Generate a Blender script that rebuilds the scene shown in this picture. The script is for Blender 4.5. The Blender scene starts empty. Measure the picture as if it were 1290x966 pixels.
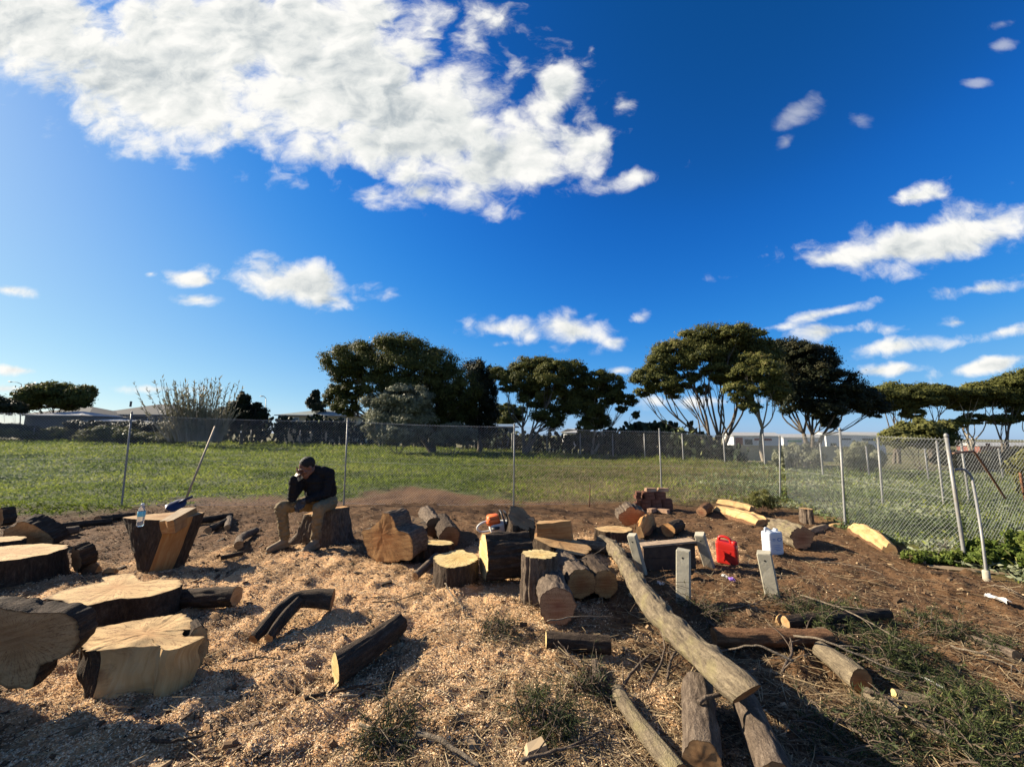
import bpy, math, random
import numpy as np
from mathutils import Vector, Matrix, Quaternion
rng = np.random.default_rng(11)
random.seed(11)
sc = bpy.context.scene
col = sc.collection
R = math.radians

# ------------------------------------------------------------------ camera
FPX, CX, CY, CAMH = 484.0, 645.0, 483.0, 1.6      # focal length in pixels of a 1290 x 966 frame
PITCH, ROLL = R(7.65), R(0.5)
cam_d = bpy.data.cameras.new('camera')
cam = bpy.data.objects.new('camera', cam_d)
col.objects.link(cam)
cam_d.sensor_width = 36.0
cam_d.lens = FPX / 1290.0 * 36.0
cam_d.clip_start = 0.05
cam_d.clip_end = 9000
CM = (Matrix.Rotation(R(90) + PITCH, 3, 'X') @ Matrix.Rotation(ROLL, 3, 'Z'))
cam.matrix_world = Matrix.Translation((0, 0, CAMH)) @ CM.to_4x4()
sc.camera = cam

def ray(px, py):
    return CM @ Vector(((px - CX) / FPX, -(py - CY) / FPX, -1.0))
def P(px, py, z=0.0):
    "world point at height z seen at a photo pixel"
    d = ray(px, py)
    t = (z - CAMH) / d.z
    return Vector((d.x * t, d.y * t, z))
def PD(px, py, y):
    "world point at distance y seen at a photo pixel"
    d = ray(px, py)
    t = y / d.y
    return Vector((d.x * t, y, CAMH + d.z * t))

# ------------------------------------------------------------------ light
SUN_EL = R(27.0)
SUN_AZ_V = Vector((-0.955, 0.297, 0)).normalized()       # horizontal direction towards the sun
SUN_DIR = Vector((SUN_AZ_V.x * math.cos(SUN_EL), SUN_AZ_V.y * math.cos(SUN_EL), math.sin(SUN_EL)))
sun_d = bpy.data.lights.new('sun', 'SUN')
sun_d.energy = 5.0
sun_d.angle = R(0.55)
sun_d.color = (1.0, 0.88, 0.70)
sun = bpy.data.objects.new('sun', sun_d)
col.objects.link(sun)
sun.rotation_mode = 'QUATERNION'
sun.rotation_quaternion = (-SUN_DIR).to_track_quat('-Z', 'Y')
sun.location = (-20, 6, 12)

sc.view_settings.view_transform = 'Standard'
sc.view_settings.look = 'None'
sc.view_settings.exposure = 1.45
sc.view_settings.gamma = 1.0
sc.render.engine = 'CYCLES'
sc.cycles.use_denoising = True
sc.cycles.denoiser = 'OPENIMAGEDENOISE'
sc.cycles.denoising_input_passes = 'RGB_ALBEDO_NORMAL'
sc.cycles.denoising_prefilter = 'ACCURATE'
sc.cycles.max_bounces = 6
sc.cycles.transparent_max_bounces = 12
sc.cycles.caustics_reflective = False
sc.cycles.caustics_refractive = False

# ------------------------------------------------------------------ world: sky and clouds
world = bpy.data.worlds.new('World')
sc.world = world
world.use_nodes = True
wt = world.node_tree
wt.nodes.clear()
class NT:
    "small helper for building node trees"
    def __init__(s, tree): s.t = tree
    def n(s, typ, **kw):
        nd = s.t.nodes.new(typ)
        for k, v in kw.items():
            setattr(nd, k, v)
        return nd
    def link(s, a, b): s.t.links.new(a, b)
    def put(s, sock, v):
        if hasattr(v, 'links') or isinstance(v, bpy.types.NodeSocket): s.t.links.new(v, sock)
        else: sock.default_value = v
    def math(s, op, a, b=None, c=None, clamp=False):
        nd = s.n('ShaderNodeMath', operation=op, use_clamp=clamp)
        s.put(nd.inputs[0], a)
        if b is not None: s.put(nd.inputs[1], b)
        if c is not None: s.put(nd.inputs[2], c)
        return nd.outputs[0]
    def vmath(s, op, a, b=None, scale=None):
        nd = s.n('ShaderNodeVectorMath', operation=op)
        s.put(nd.inputs[0], a)
        if b is not None: s.put(nd.inputs[1], b)
        if scale is not None: s.put(nd.inputs['Scale'], scale)
        return nd.outputs[1] if op in ('LENGTH', 'DOT_PRODUCT', 'DISTANCE') else nd.outputs[0]
    def noise(s, vec, scale=5, detail=4, rough=0.55, dist=0.0, out='Fac', lac=2.0):
        nd = s.n('ShaderNodeTexNoise')
        if vec is not None: s.put(nd.inputs['Vector'], vec)
        nd.inputs['Scale'].default_value = scale
        nd.inputs['Detail'].default_value = detail
        nd.inputs['Roughness'].default_value = rough
        nd.inputs['Distortion'].default_value = dist
        nd.inputs['Lacunarity'].default_value = lac
        return nd.outputs[out]
    def ramp(s, fac, stops, interp='LINEAR'):
        nd = s.n('ShaderNodeValToRGB')
        cr = nd.color_ramp
        cr.interpolation = interp
        while len(cr.elements) < len(stops): cr.elements.new(0.5)
        for e, (p, c) in zip(cr.elements, stops):
            e.position = p
            e.color = (c[0], c[1], c[2], 1) if not isinstance(c, (int, float)) else (c, c, c, 1)
        s.put(nd.inputs[0], fac)
        return nd.outputs[0]
    def mix(s, fac, a, b, mode='MIX'):
        nd = s.n('ShaderNodeMix', data_type='RGBA', blend_type=mode)
        s.put(nd.inputs[0], fac)
        for sock, v in ((nd.inputs[6], a), (nd.inputs[7], b)):
            if isinstance(v, bpy.types.NodeSocket): s.t.links.new(v, sock)
            else: sock.default_value = (v[0], v[1], v[2], 1)
        return nd.outputs[2]
    def maprange(s, v, a, b, c=0.0, d=1.0, smooth=False):
        nd = s.n('ShaderNodeMapRange', interpolation_type='SMOOTHSTEP' if smooth else 'LINEAR')
        s.put(nd.inputs[0], v)
        for i, q in enumerate((a, b, c, d)): s.put(nd.inputs[i + 1], q)
        return nd.outputs[0]
    def attr(s, name, out='Fac'):
        return s.n('ShaderNodeAttribute', attribute_name=name).outputs[out]

W = NT(wt)
sky = W.n('ShaderNodeTexSky', sky_type='NISHITA')
sky.sun_disc = False
sky.sun_elevation = SUN_EL
sky.sun_rotation = math.atan2(SUN_AZ_V.x, SUN_AZ_V.y)
sky.altitude = 1500
sky.air_density = 1.0
sky.dust_density = 1.2
sky.ozone_density = 4.0
SKY_STRENGTH = 0.1
EXPO = 2 ** 1.45
cur = W.n('ShaderNodeRGBCurve')                 # deep saturated blue of a phone picture, the same over the whole sky
W.link(W.vmath('SCALE', sky.outputs[0], scale=0.127), cur.inputs['Color'])
def curve(i, pts):
    c = cur.mapping.curves[i]
    while len(c.points) < len(pts): c.points.new(0.5, 0.5)
    for p, (x, y) in zip(c.points, pts): p.location = (x, y)
curve(0, [(0, 0), (0.067, 0.0055), (0.10, 0.013), (0.173, 0.048), (0.267, 0.14), (0.40, 0.26), (0.60, 0.40), (1.0, 0.66)])
curve(1, [(0, 0), (0.132, 0.090), (0.175, 0.142), (0.323, 0.300), (0.48, 0.445), (0.75, 0.63), (1.0, 0.78)])
curve(2, [(0, 0), (0.20, 0.22), (0.285, 0.38), (0.365, 0.57), (0.59, 0.79), (0.80, 0.87), (1.0, 0.92)])
cur.mapping.update()
skycol = W.vmath('SCALE', cur.outputs[0], scale=1.0 / (SKY_STRENGTH * EXPO))
D = W.n('ShaderNodeTexCoord').outputs['Generated']
sep = W.n('ShaderNodeSeparateXYZ')
W.link(D, sep.inputs[0])
yy = W.math('MAXIMUM', sep.outputs[1], 0.02)
U = W.math('DIVIDE', sep.outputs[0], yy)
V = W.math('DIVIDE', sep.outputs[2], yy)
comb = W.n('ShaderNodeCombineXYZ')
W.link(U, comb.inputs[0]); W.link(V, comb.inputs[1])
UV = comb.outputs[0]
def uv_of(px, py):
    d = ray(px, py)
    return Vector((d.x / d.y, d.z / d.y))
# (x, y, half width, half height, tilt in degrees (up to the right), weight)
CLOUDS = [
 (40, 30, 230, 80, -14, 1.0), (230, 95, 230, 105, -12, 1.05), (430, 105, 200, 120, -8, 1.1), (330, 40, 300, 80, 0, 1.1),
 (530, 140, 150, 100, -8, 1.05), (640, 205, 105, 62, 14, 1.0), (700, 115, 42, 70, -20, 0.8), (730, 185, 55, 50, 20, 0.72),
 (800, 225, 55, 14, 12, 0.62), (785, 132, 26, 14, 25, 0.6), (470, 245, 34, 18, 0, 0.85), (530, 243, 36, 17, 8, 0.85),
 (372, 358, 108, 27, -7, 0.95), (240, 352, 38, 11, -6, 0.8), (250, 378, 34, 9, 0, 0.8), (420, 378, 50, 14, 0, 0.8),
 (630, 414, 58, 19, -6, 0.9), (728, 417, 62, 23, -2, 0.95), (804, 402, 26, 11, -4, 0.75), (778, 430, 28, 10, 6, 0.75), (636, 432, 26, 8, 0, 0.7),
 (1165, 306, 200, 36, 9, 1.15), (1260, 280, 90, 40, 10, 1.0), (1050, 326, 85, 18, 6, 0.95), (1238, 363, 60, 12, 6, 0.9), (1155, 248, 40, 13, 14, 0.78),
 (1050, 392, 55, 9, 12, 0.75), (1060, 416, 68, 12, 3, 0.85), (1120, 437, 90, 13, 4, 0.9), (1112, 467, 52, 10, 6, 0.9), (1265, 418, 55, 11, 10, 0.85),
 (1245, 460, 70, 10, 10, 0.85), (1205, 406, 26, 7, 4, 0.65),
 (780, 467, 22, 6, 0, 0.75), (980, 412, 30, 6, 5, 0.6), (12, 365, 34, 9, -8, 0.8), (25, 467, 46, 7, -4, 0.7), (5, 490, 40, 7, 0, 0.7), (190, 345, 10, 5, 0, 0.6),
 (-260, 60, 220, 120, 0, 1.0), (1480, 200, 130, 40, 8, 0.9), (1500, 420, 90, 14, 0, 0.9), (-200, 420, 110, 16, 0, 0.9), (870, 505, 120, 9, 0, 0.6), (1180, 490, 90, 8, 0, 0.6), (200, 490, 60, 6, 0, 0.6),
 (500, -250, 260, 90, 0, 1.0)]
def cloud_mask(items):
    mx = None
    for (x, y, a, b, rot, wgt) in items:
        if a >= 140 and y < 250: wgt *= 1.45; a *= 1.05; b *= 1.08
        elif y < 240 and x < 760: wgt *= 1.35
        c0 = uv_of(x, y)
        ca, sa = math.cos(R(rot)), math.sin(R(rot))
        ea = uv_of(x + a * ca, y - a * sa) - c0
        eb = uv_of(x + b * sa, y + b * ca) - c0
        mp = W.n('ShaderNodeMapping', vector_type='TEXTURE')
        W.link(UV, mp.inputs[0])
        mp.inputs['Location'].default_value = (c0.x, c0.y, 0)
        mp.inputs['Rotation'].default_value = (0, 0, math.atan2(ea.y, ea.x))
        mp.inputs['Scale'].default_value = (ea.length, eb.length, 1)
        f = W.math('MULTIPLY_ADD', W.vmath('LENGTH', mp.outputs[0]), -wgt, wgt)
        mx = f if mx is None else W.math('SMOOTH_MAX', mx, f, 0.12)
    return mx
mx = cloud_mask(CLOUDS)
mxf = cloud_mask([(1005, 142, 36, 18, 28, 0.8), (990, 180, 18, 10, 30, 0.8), (1262, 58, 22, 11, 15, 0.8), (1230, 106, 20, 7, 0, 0.8), (1085, 152, 18, 12, 0, 0.6), (1262, 30, 30, 10, 20, 0.6)])   # thin wisps
front = W.math('GREATER_THAN', sep.outputs[1], 0.03)
nm = W.n('ShaderNodeMapping')
W.link(UV, nm.inputs[0])
nm.inputs['Scale'].default_value = (1.0, 1.35, 1.0)
nm.inputs['Rotation'].default_value = (0, 0, R(10))
warp = W.noise(nm.outputs[0], 5.0, 4, 0.55, 0.0, 'Color')
nmw = W.vmath('ADD', nm.outputs[0], W.vmath('SCALE', W.vmath('SUBTRACT', warp, (0.5, 0.5, 0.5)), scale=0.16))
def puffs(vec, scale):
    v = W.n('ShaderNodeTexVoronoi', feature='F1', voronoi_dimensions='2D')
    W.link(vec, v.inputs['Vector'])
    v.inputs['Scale'].default_value = scale
    return v.outputs['Distance']
def cloud_noise(off):
    vec = W.vmath('ADD', nmw, off)
    big = W.noise(vec, 3.4, 7, 0.60, 0.0)
    fine = W.noise(vec, 14.0, 6, 0.66, 0.0)
    a = W.math('ADD', W.math('MULTIPLY', big, 0.72), W.math('MULTIPLY', fine, 0.28))
    p = W.math('SUBTRACT', 0.50, puffs(vec, 8.0))
    p2 = W.math('SUBTRACT', 0.50, puffs(vec, 19.0))
    return W.math('ADD', W.math('MULTIPLY_ADD', p, 0.20, a), W.math('MULTIPLY', p2, 0.06))
n0 = cloud_noise((0.0, 0.0, 0.0))
n1 = cloud_noise((-0.030, 0.022, 0.0))
field = W.math('ADD', mx, W.math('MULTIPLY', W.math('SUBTRACT', n0, 0.475), 3.4))
dens = W.math('MULTIPLY', W.maprange(field, 0.12, 1.0, 0, 1, True), front)
ff = W.math('ADD', mxf, W.math('MULTIPLY', W.math('SUBTRACT', n0, 0.475), 2.4))
dens = W.math('MAXIMUM', dens, W.math('MULTIPLY', W.math('MULTIPLY', W.maprange(ff, 0.12, 0.9, 0, 1, True), front), 0.38))
# scattered clouds added to the unseen sky behind the photographer, whitening the ambient light
bn = W.noise(W.vmath('MULTIPLY', D, (1.0, 1.0, 2.2)), 2.6, 5, 0.58, 0.5)
back = W.math('MULTIPLY', W.maprange(bn, 0.53, 0.64, 0, 1, True), W.math('MULTIPLY', W.math('LESS_THAN', sep.outputs[1], -0.05), W.maprange(sep.outputs[2], 0.03, 0.10, 0, 1)))
dens = W.math('MAXIMUM', dens, back)
lit = W.math('MULTIPLY_ADD', W.math('SUBTRACT', n0, n1), 1.9, 0.80)
soft = W.noise(nm.outputs[0], 3.0, 3, 0.5, 0.6)
thick = W.maprange(W.math('ADD', field, W.math('MULTIPLY', W.math('SUBTRACT', soft, 0.5), 4.0)), 0.5, 1.9, 0.0, 1.0, True)
lit = W.math('SUBTRACT', lit, W.math('MULTIPLY', thick, 0.30))
cl = W.ramp(lit, [(0.0, (0.30, 0.36, 0.42)), (0.35, (0.50, 0.55, 0.58)), (0.62, (0.80, 0.82, 0.80)), (0.85, (0.99, 0.98, 0.94))])
cloudcol = W.vmath('SCALE', cl, scale=1.02 / (SKY_STRENGTH * EXPO))
final = W.mix(dens, skycol, cloudcol)
bg = W.n('ShaderNodeBackground')
W.link(final, bg.inputs[0])
bg.inputs[1].default_value = SKY_STRENGTH
out = W.n('ShaderNodeOutputWorld')
W.link(bg.outputs[0], out.inputs[0])

# ------------------------------------------------------------------ helpers
def vnoise(p, seed=0):
    "vectorised 3-D value noise, 0..1"
    p = np.asarray(p, dtype=np.float64) + seed * 17.31
    i = np.floor(p).astype(np.int64)
    f = p - i
    f = f * f * (3 - 2 * f)
    def h(a, b, c):
        v = (a * 374761393 + b * 668265263 + c * 2147483647 + 144665) & 0xFFFFFFFF
        v = ((v ^ (v >> 13)) * 1274126177) & 0xFFFFFFFF
        v = ((v ^ (v >> 16)) * 2246822519) & 0xFFFFFFFF
        return ((v ^ (v >> 15)) & 0xFFFFFF) / float(0xFFFFFF)
    x, y, z = i[..., 0], i[..., 1], i[..., 2]
    fx, fy, fz = f[..., 0], f[..., 1], f[..., 2]
    def lx(b, c): return h(x, y + b, z + c) * (1 - fx) + h(x + 1, y + b, z + c) * fx
    a = lx(0, 0) * (1 - fy) + lx(1, 0) * fy
    b = lx(0, 1) * (1 - fy) + lx(1, 1) * fy
    return a * (1 - fz) + b * fz
def fbm(p, oct=4, seed=0):
    p = np.asarray(p, dtype=np.float64)
    s, a, t = 0.0, 1.0, 0.0
    for k in range(oct):
        s = s + a * vnoise(p * (2 ** k), seed + k); t += a; a *= 0.5
    return s / t
def xy0(x, y): return np.stack([np.asarray(x, float), np.asarray(y, float), np.zeros_like(np.asarray(x, float))], -1)
def sstep(a, b, x):
    t = np.clip((np.asarray(x, float) - a) / (b - a), 0, 1)
    return t * t * (3 - 2 * t)

def mk(name, V, faces, mat=None, parent=None, smooth=False, attrs=None, loc=None, mats=None, midx=None):
    "mesh object from vertex array and face arrays (list of (m,k) int arrays)"
    V = np.asarray(V, dtype=np.float32).reshape(-1, 3)
    if not isinstance(faces, list): faces = [faces]
    faces = [np.asarray(f, dtype=np.int32) for f in faces if len(f)]
    me = bpy.data.meshes.new(name)
    if loc is not None: V = V - np.array(loc, dtype=np.float32)
    me.vertices.add(len(V))
    me.vertices.foreach_set('co', V.ravel())
    li = np.concatenate([f.ravel() for f in faces])
    tot = np.concatenate([np.full(len(f), f.shape[1], np.int32) for f in faces])
    st = np.concatenate([[0], np.cumsum(tot)[:-1]]).astype(np.int32)
    me.loops.add(len(li))
    me.loops.foreach_set('vertex_index', li)
    me.polygons.add(len(tot))
    me.polygons.foreach_set('loop_start', st)
    me.polygons.foreach_set('loop_total', tot)
    me.polygons.foreach_set('use_smooth', np.full(len(tot), bool(smooth)))
    if mats:
        for m in mats: me.materials.append(m)
        if midx is not None: me.polygons.foreach_set('material_index', np.asarray(midx, np.int32))
    elif mat: me.materials.append(mat)
    for k, a in (attrs or {}).items():
        a = np.asarray(a, np.float32)
        if a.ndim == 1:
            at = me.attributes.new(k, 'FLOAT', 'POINT'); at.data.foreach_set('value', a)
        else:
            at = me.attributes.new(k, 'FLOAT_VECTOR', 'POINT'); at.data.foreach_set('vector', a.ravel())
    me.update(calc_edges=True)
    me.validate()
    o = bpy.data.objects.new(name, me)
    col.objects.link(o)
    if loc is not None and parent is None: o.location = loc
    if parent is not None: o.parent = parent
    return o
def tag(o, label=None, cat=None, group=None, kind=None):
    if label: o['label'] = label
    if cat: o['category'] = cat
    if group: o['group'] = group
    if kind: o['kind'] = kind
    return o
def empty(name, loc, label, cat, group=None):
    o = bpy.data.objects.new(name, None)
    col.objects.link(o)
    o.location = loc
    o.empty_display_size = 0.1
    return tag(o, label, cat, group)

class MB:
    "collects shapes into one mesh"
    def __init__(s): s.V = []; s.F = []; s.n = 0
    def add(s, V, F):
        V = np.asarray(V, float).reshape(-1, 3)
        s.V.append(V)
        for f in (F if isinstance(F, list) else [F]):
            s.F.append(np.asarray(f, int) + s.n)
        s.n += len(V)
        return s
    def box(s, c, size, rot=None):
        hx, hy, hz = [q / 2 for q in size]
        V = np.array([[x, y, z] for z in (-hz, hz) for y in (-hy, hy) for x in (-hx, hx)])
        if rot is not None: V = V @ np.array(rot.to_3x3() if hasattr(rot, 'to_3x3') else rot).T
        return s.add(V + np.array(c), np.array([[0, 2, 3, 1], [4, 5, 7, 6], [0, 1, 5, 4], [1, 3, 7, 5], [3, 2, 6, 7], [2, 0, 4, 6]]))
    def tube(s, pts, rad, n=8, caps=True):
        pts = np.array([list(p) for p in pts], float)
        rad = np.broadcast_to(np.asarray(rad, float), (len(pts),))
        L, fr = frames(pts)
        th = np.linspace(0, 2 * np.pi, n, endpoint=False)
        V = pts[:, None, :] + rad[:, None, None] * (np.cos(th)[None, :, None] * fr[0][:, None, :] + np.sin(th)[None, :, None] * fr[1][:, None, :])
        m = len(pts)
        F = grid_faces(m, n, True)
        s.add(V, F)
        if caps:
            s.F.append(np.array([list(range(n))[::-1]]) + s.n - m * n)
            s.F.append(np.array([list(range((m - 1) * n, m * n))]) + s.n - m * n)
        return s
    def ball(s, c, r, n=8, m=6, rot=None):
        r = np.broadcast_to(np.asarray(r, float), (3,))
        ph = np.linspace(0, np.pi, m + 1)[1:-1]
        th = np.linspace(0, 2 * np.pi, n, endpoint=False)
        V = np.stack([np.outer(np.sin(ph), np.cos(th)), np.outer(np.sin(ph), np.sin(th)), np.outer(np.cos(ph), np.ones(n))], -1).reshape(-1, 3)
        V = np.vstack([V, [[0, 0, 1], [0, 0, -1]]]) * r
        if rot is not None: V = V @ np.array(rot).T
        k = len(V) - 2
        F = grid_faces(m - 1, n, True)
        t = np.array([[k, i, (i + 1) % n] for i in range(n)])
        b0 = (m - 2) * n
        b = np.array([[k + 1, b0 + (i + 1) % n, b0 + i] for i in range(n)])
        return s.add(V + np.array(c), [F[:, ::-1], t, b])
    def lathe(s, c, prof, n=16):
        prof = np.array(prof, float)
        th = np.linspace(0, 2 * np.pi, n, endpoint=False)
        V = np.stack([prof[:, 0:1] * np.cos(th), prof[:, 0:1] * np.sin(th), np.repeat(prof[:, 1:2], n, 1)], -1)
        return s.add(V.reshape(-1, 3) + np.array(c), grid_faces(len(prof), n, True))
    def build(s, name, mat, parent=None, smooth=False, loc=None, attrs=None):
        by = {}
        for f in s.F: by.setdefault(f.shape[1], []).append(f)
        return mk(name, np.vstack(s.V), [np.vstack(v) for v in by.values()], mat, parent, smooth, attrs, loc)
def grid_faces(m, n, wrap):
    i, j = np.meshgrid(np.arange(m - 1), np.arange(n if wrap else n - 1), indexing='ij')
    j2 = (j + 1) % n
    return np.stack([i * n + j, i * n + j2, (i + 1) * n + j2, (i + 1) * n + j], -1).reshape(-1, 4)
def frames(pts):
    d = np.gradient(pts, axis=0) if len(pts) > 2 else np.repeat((pts[-1] - pts[0])[None], len(pts), 0)
    d = d / np.maximum(np.linalg.norm(d, axis=1, keepdims=True), 1e-9)
    up = np.array([0, 0, 1.0]) if abs(d[0, 2]) < 0.9 else np.array([0, 1.0, 0])
    a = np.cross(up, d[0]); a /= np.linalg.norm(a)
    A = [a]
    for k in range(1, len(d)):
        a = A[-1] - d[k] * np.dot(A[-1], d[k]); a /= max(np.linalg.norm(a), 1e-9)
        A.append(a)
    A = np.array(A)
    B = np.cross(d, A)
    return d, (A, B)
def catmull(pts, n, closed=False):
    pts = np.array([list(p) for p in pts], float)
    m = len(pts)
    t = np.linspace(0, m if closed else m - 1, n, endpoint=not closed)
    i = np.floor(t).astype(int)
    if not closed: i = np.minimum(i, m - 2)
    f = (t - i)[:, None]
    g = (lambda k: pts[k % m]) if closed else (lambda k: pts[np.clip(k, 0, m - 1)])
    p0, p1, p2, p3 = g(i - 1), g(i), g(i + 1), g(i + 2)
    return 0.5 * (2 * p1 + (p2 - p0) * f + (2 * p0 - 5 * p1 + 4 * p2 - p3) * f ** 2 + (3 * p1 - p0 - 3 * p2 + p3) * f ** 3)
def unit(v):
    return v / np.maximum(np.linalg.norm(v, axis=-1, keepdims=True), 1e-9)
def rand_dirs(n, r=rng):
    return unit(r.normal(size=(n, 3)))
def leaves(C, A, S, L, Wd, fold=0.0):
    "diamond leaves: centre, long axis, side axis, length, width -> verts, quads"
    n = len(C)
    L = np.broadcast_to(np.asarray(L, float), (n,))[:, None]
    Wd = np.broadcast_to(np.asarray(Wd, float), (n,))[:, None]
    N = np.cross(A, S)
    V = np.stack([C - A * L / 2, C + S * Wd / 2 - A * L * 0.08 + N * Wd * fold, C + A * L / 2, C - S * Wd / 2 - A * L * 0.08 + N * Wd * fold], 1)
    return V.reshape(-1, 3), np.arange(4 * n).reshape(-1, 4)
def bricks_quads(C, A, S, L, Wd):
    "rectangular shards"
    n = len(C)
    L = np.broadcast_to(np.asarray(L, float), (n,))[:, None]
    Wd = np.broadcast_to(np.asarray(Wd, float), (n,))[:, None]
    V = np.stack([C - A * L / 2 - S * Wd / 2, C - A * L / 2 + S * Wd / 2, C + A * L / 2 + S * Wd * 0.35, C + A * L / 2 - S * Wd * 0.4], 1)
    return V.reshape(-1, 3), np.arange(4 * n).reshape(-1, 4)
def leaves3(C, A, S, L, Wd):
    "narrow three-cornered leaves, one triangle each"
    n = len(C)
    L = np.broadcast_to(np.asarray(L, float), (n,))[:, None]
    Wd = np.broadcast_to(np.asarray(Wd, float), (n,))[:, None]
    V = np.stack([C - A * L * 0.45 + S * Wd * 0.5, C + A * L * 0.55, C - A * L * 0.30 - S * Wd * 0.5], 1)
    return V.reshape(-1, 3), np.arange(3 * n).reshape(-1, 3)
def rep3(a): return np.repeat(np.asarray(a, float), 3)
def rep4(a): return np.repeat(np.asarray(a, float), 4)
# ------------------------------------------------------------------ lie of the land
def prof(px_list):
    "edge of an area seen from the photographer's spot: azimuth tangent -> distance"
    q = [P(x, y) for x, y in px_list]
    u = np.array([p.x / p.y for p in q]); d = np.array([p.y for p in q])
    return u, d
EDGE_U, EDGE_Y = prof([(0, 652), (150, 642), (250, 630), (330, 627), (430, 629), (475, 622), (520, 614), (555, 619), (590, 629), (650, 634), (760, 634), (850, 634), (980, 640),
                       (1040, 655), (1085, 672), (1150, 698), (1220, 714), (1290, 738)])
def edge_y(x, y):
    yy = np.maximum(np.asarray(y, float), 0.4)
    return np.interp(np.asarray(x, float) / yy, EDGE_U, EDGE_Y)
FAR_U = np.array([(p - CX) / FPX for p in (-600, 0, 249, 436, 645, 812, 970, 1139, 1290, 1700)])
FAR_Y = np.array([58, 55, 52, 47, 38, 29, 23.5, 19.5, 18, 15.0])
def far_y(x, y):
    yy = np.maximum(np.asarray(y, float), 0.4)
    return np.interp(np.asarray(x, float) / yy, FAR_U, FAR_Y)
def gauss(x, y, cx, cy, s): return np.exp(-((x - cx) ** 2 + (y - cy) ** 2) / (2 * s * s))
_m = P(545, 628)
def H(x, y):
    x = np.asarray(x, float); y = np.asarray(y, float)
    q = xy0(x, y)
    near = 1 - sstep(14, 40, y)
    h = (0.10 * (vnoise(q * 0.45, 3) - 0.5) + 0.07 * (vnoise(q * 1.15, 4) - 0.5)) * near
    h = h * sstep(0.0, 1.5, np.hypot(x, y)) 
    h = h + 0.09 * gauss(x, y, _m.x, _m.y, 0.5) + 0.05 * gauss(x, y, -1.2, 3.9, 0.8)
    u = x / np.maximum(y, 0.4)
    beyond = np.maximum(0, y - far_y(x, y))
    h = h - np.minimum(beyond * 0.05, 2.6) * sstep(0.1, 0.6, u) * (np.asarray(y) > 0)
    h = h + 0.25 * sstep(30, 55, y) * (1 - sstep(-0.2, 0.3, u)) * (1 - sstep(90, 200, y))
    return h
def Hs(x, y): return float(H(np.array([x]), np.array([y]))[0])
def G(px, py, up=0.0):
    "point of the ground seen at a photo pixel"
    z = 0.0
    for _ in range(4):
        p = P(px, py, z); z = Hs(p.x, p.y)
    return Vector((p.x, p.y, z + up))
def scale_at(p): return FPX / p.y         # photo pixels per metre
def fine_h(x, y):
    q = xy0(x, y)
    w = 1 - sstep(5, 22, np.hypot(x, y))
    g = y - edge_y(x, y)
    yard = 1 - sstep(-0.3, 0.5, g)
    r = np.abs(fbm(q * 4.5, 3, 21) - 0.5) * 2
    return w * ((0.105 * (fbm(q * 3.2, 4, 9) - 0.5) + 0.075 * r - 0.025 + 0.040 * (vnoise(q * 11, 8) - 0.5)) * yard + 0.022 * (vnoise(q * 26, 12) - 0.5) * yard + 0.27 * (fbm(q * np.array([1.5, 1.9, 0]), 3, 14) - 0.42) * (1 - yard))
def sawdust(x, y):
    q = xy0(x, y)
    a = np.maximum.reduce([np.exp(-(((x + 1.25) / 2.3) ** 2 + ((y - 3.6) / 1.5) ** 2) ** 1.5), np.exp(-(((x + 0.2) / 1.3) ** 2 + ((y - 2.6) / 1.4) ** 2) ** 1.5),
                           np.exp(-(((x + 3.3) / 2.0) ** 2 + ((y - 4.3) / 1.3) ** 2) ** 1.5), 0.85 * np.exp(-(((x + 1.0) / 2.0) ** 2 + ((y - 1.9) / 0.9) ** 2) ** 1.5),
                           0.8 * np.exp(-(((x - 0.1) / 1.5) ** 2 + ((y - 5.3) / 0.8) ** 2) ** 1.5), 0.55 * np.exp(-(((x - 2.0) / 1.5) ** 2 + ((y - 6.0) / 0.8) ** 2))])
    n = fbm(q * 2.0, 5, 31) - 0.5
    patch = 0.38 + 0.62 * sstep(0.40, 0.56, fbm(q * 3.4, 4, 33) + 0.10 * np.exp(-(((x + 1.2) / 1.6) ** 2 + ((y - 4.0) / 1.2) ** 2)))
    return np.clip(sstep(0.16, 0.55, a * 1.0 + n * 2.1) * sstep(0.03, 0.25, a) * patch, 0, 1)

# ------------------------------------------------------------------ materials
def new_mat(name):
    m = bpy.data.materials.new(name)
    m.use_nodes = True
    t = NT(m.node_tree)
    return m, t, m.node_tree.nodes['Principled BSDF']
def bump(t, b, height, strength=0.4, dist=0.01):
    nd = t.n('ShaderNodeBump')
    nd.inputs['Strength'].default_value = strength
    nd.inputs['Distance'].default_value = dist
    t.put(nd.inputs['Height'], height)
    t.link(nd.outputs[0], b.inputs['Normal'])
def pos(t): return t.n('ShaderNodeNewGeometry').outputs['Position']
def objc(t): return t.n('ShaderNodeTexCoord').outputs['Object']

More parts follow.
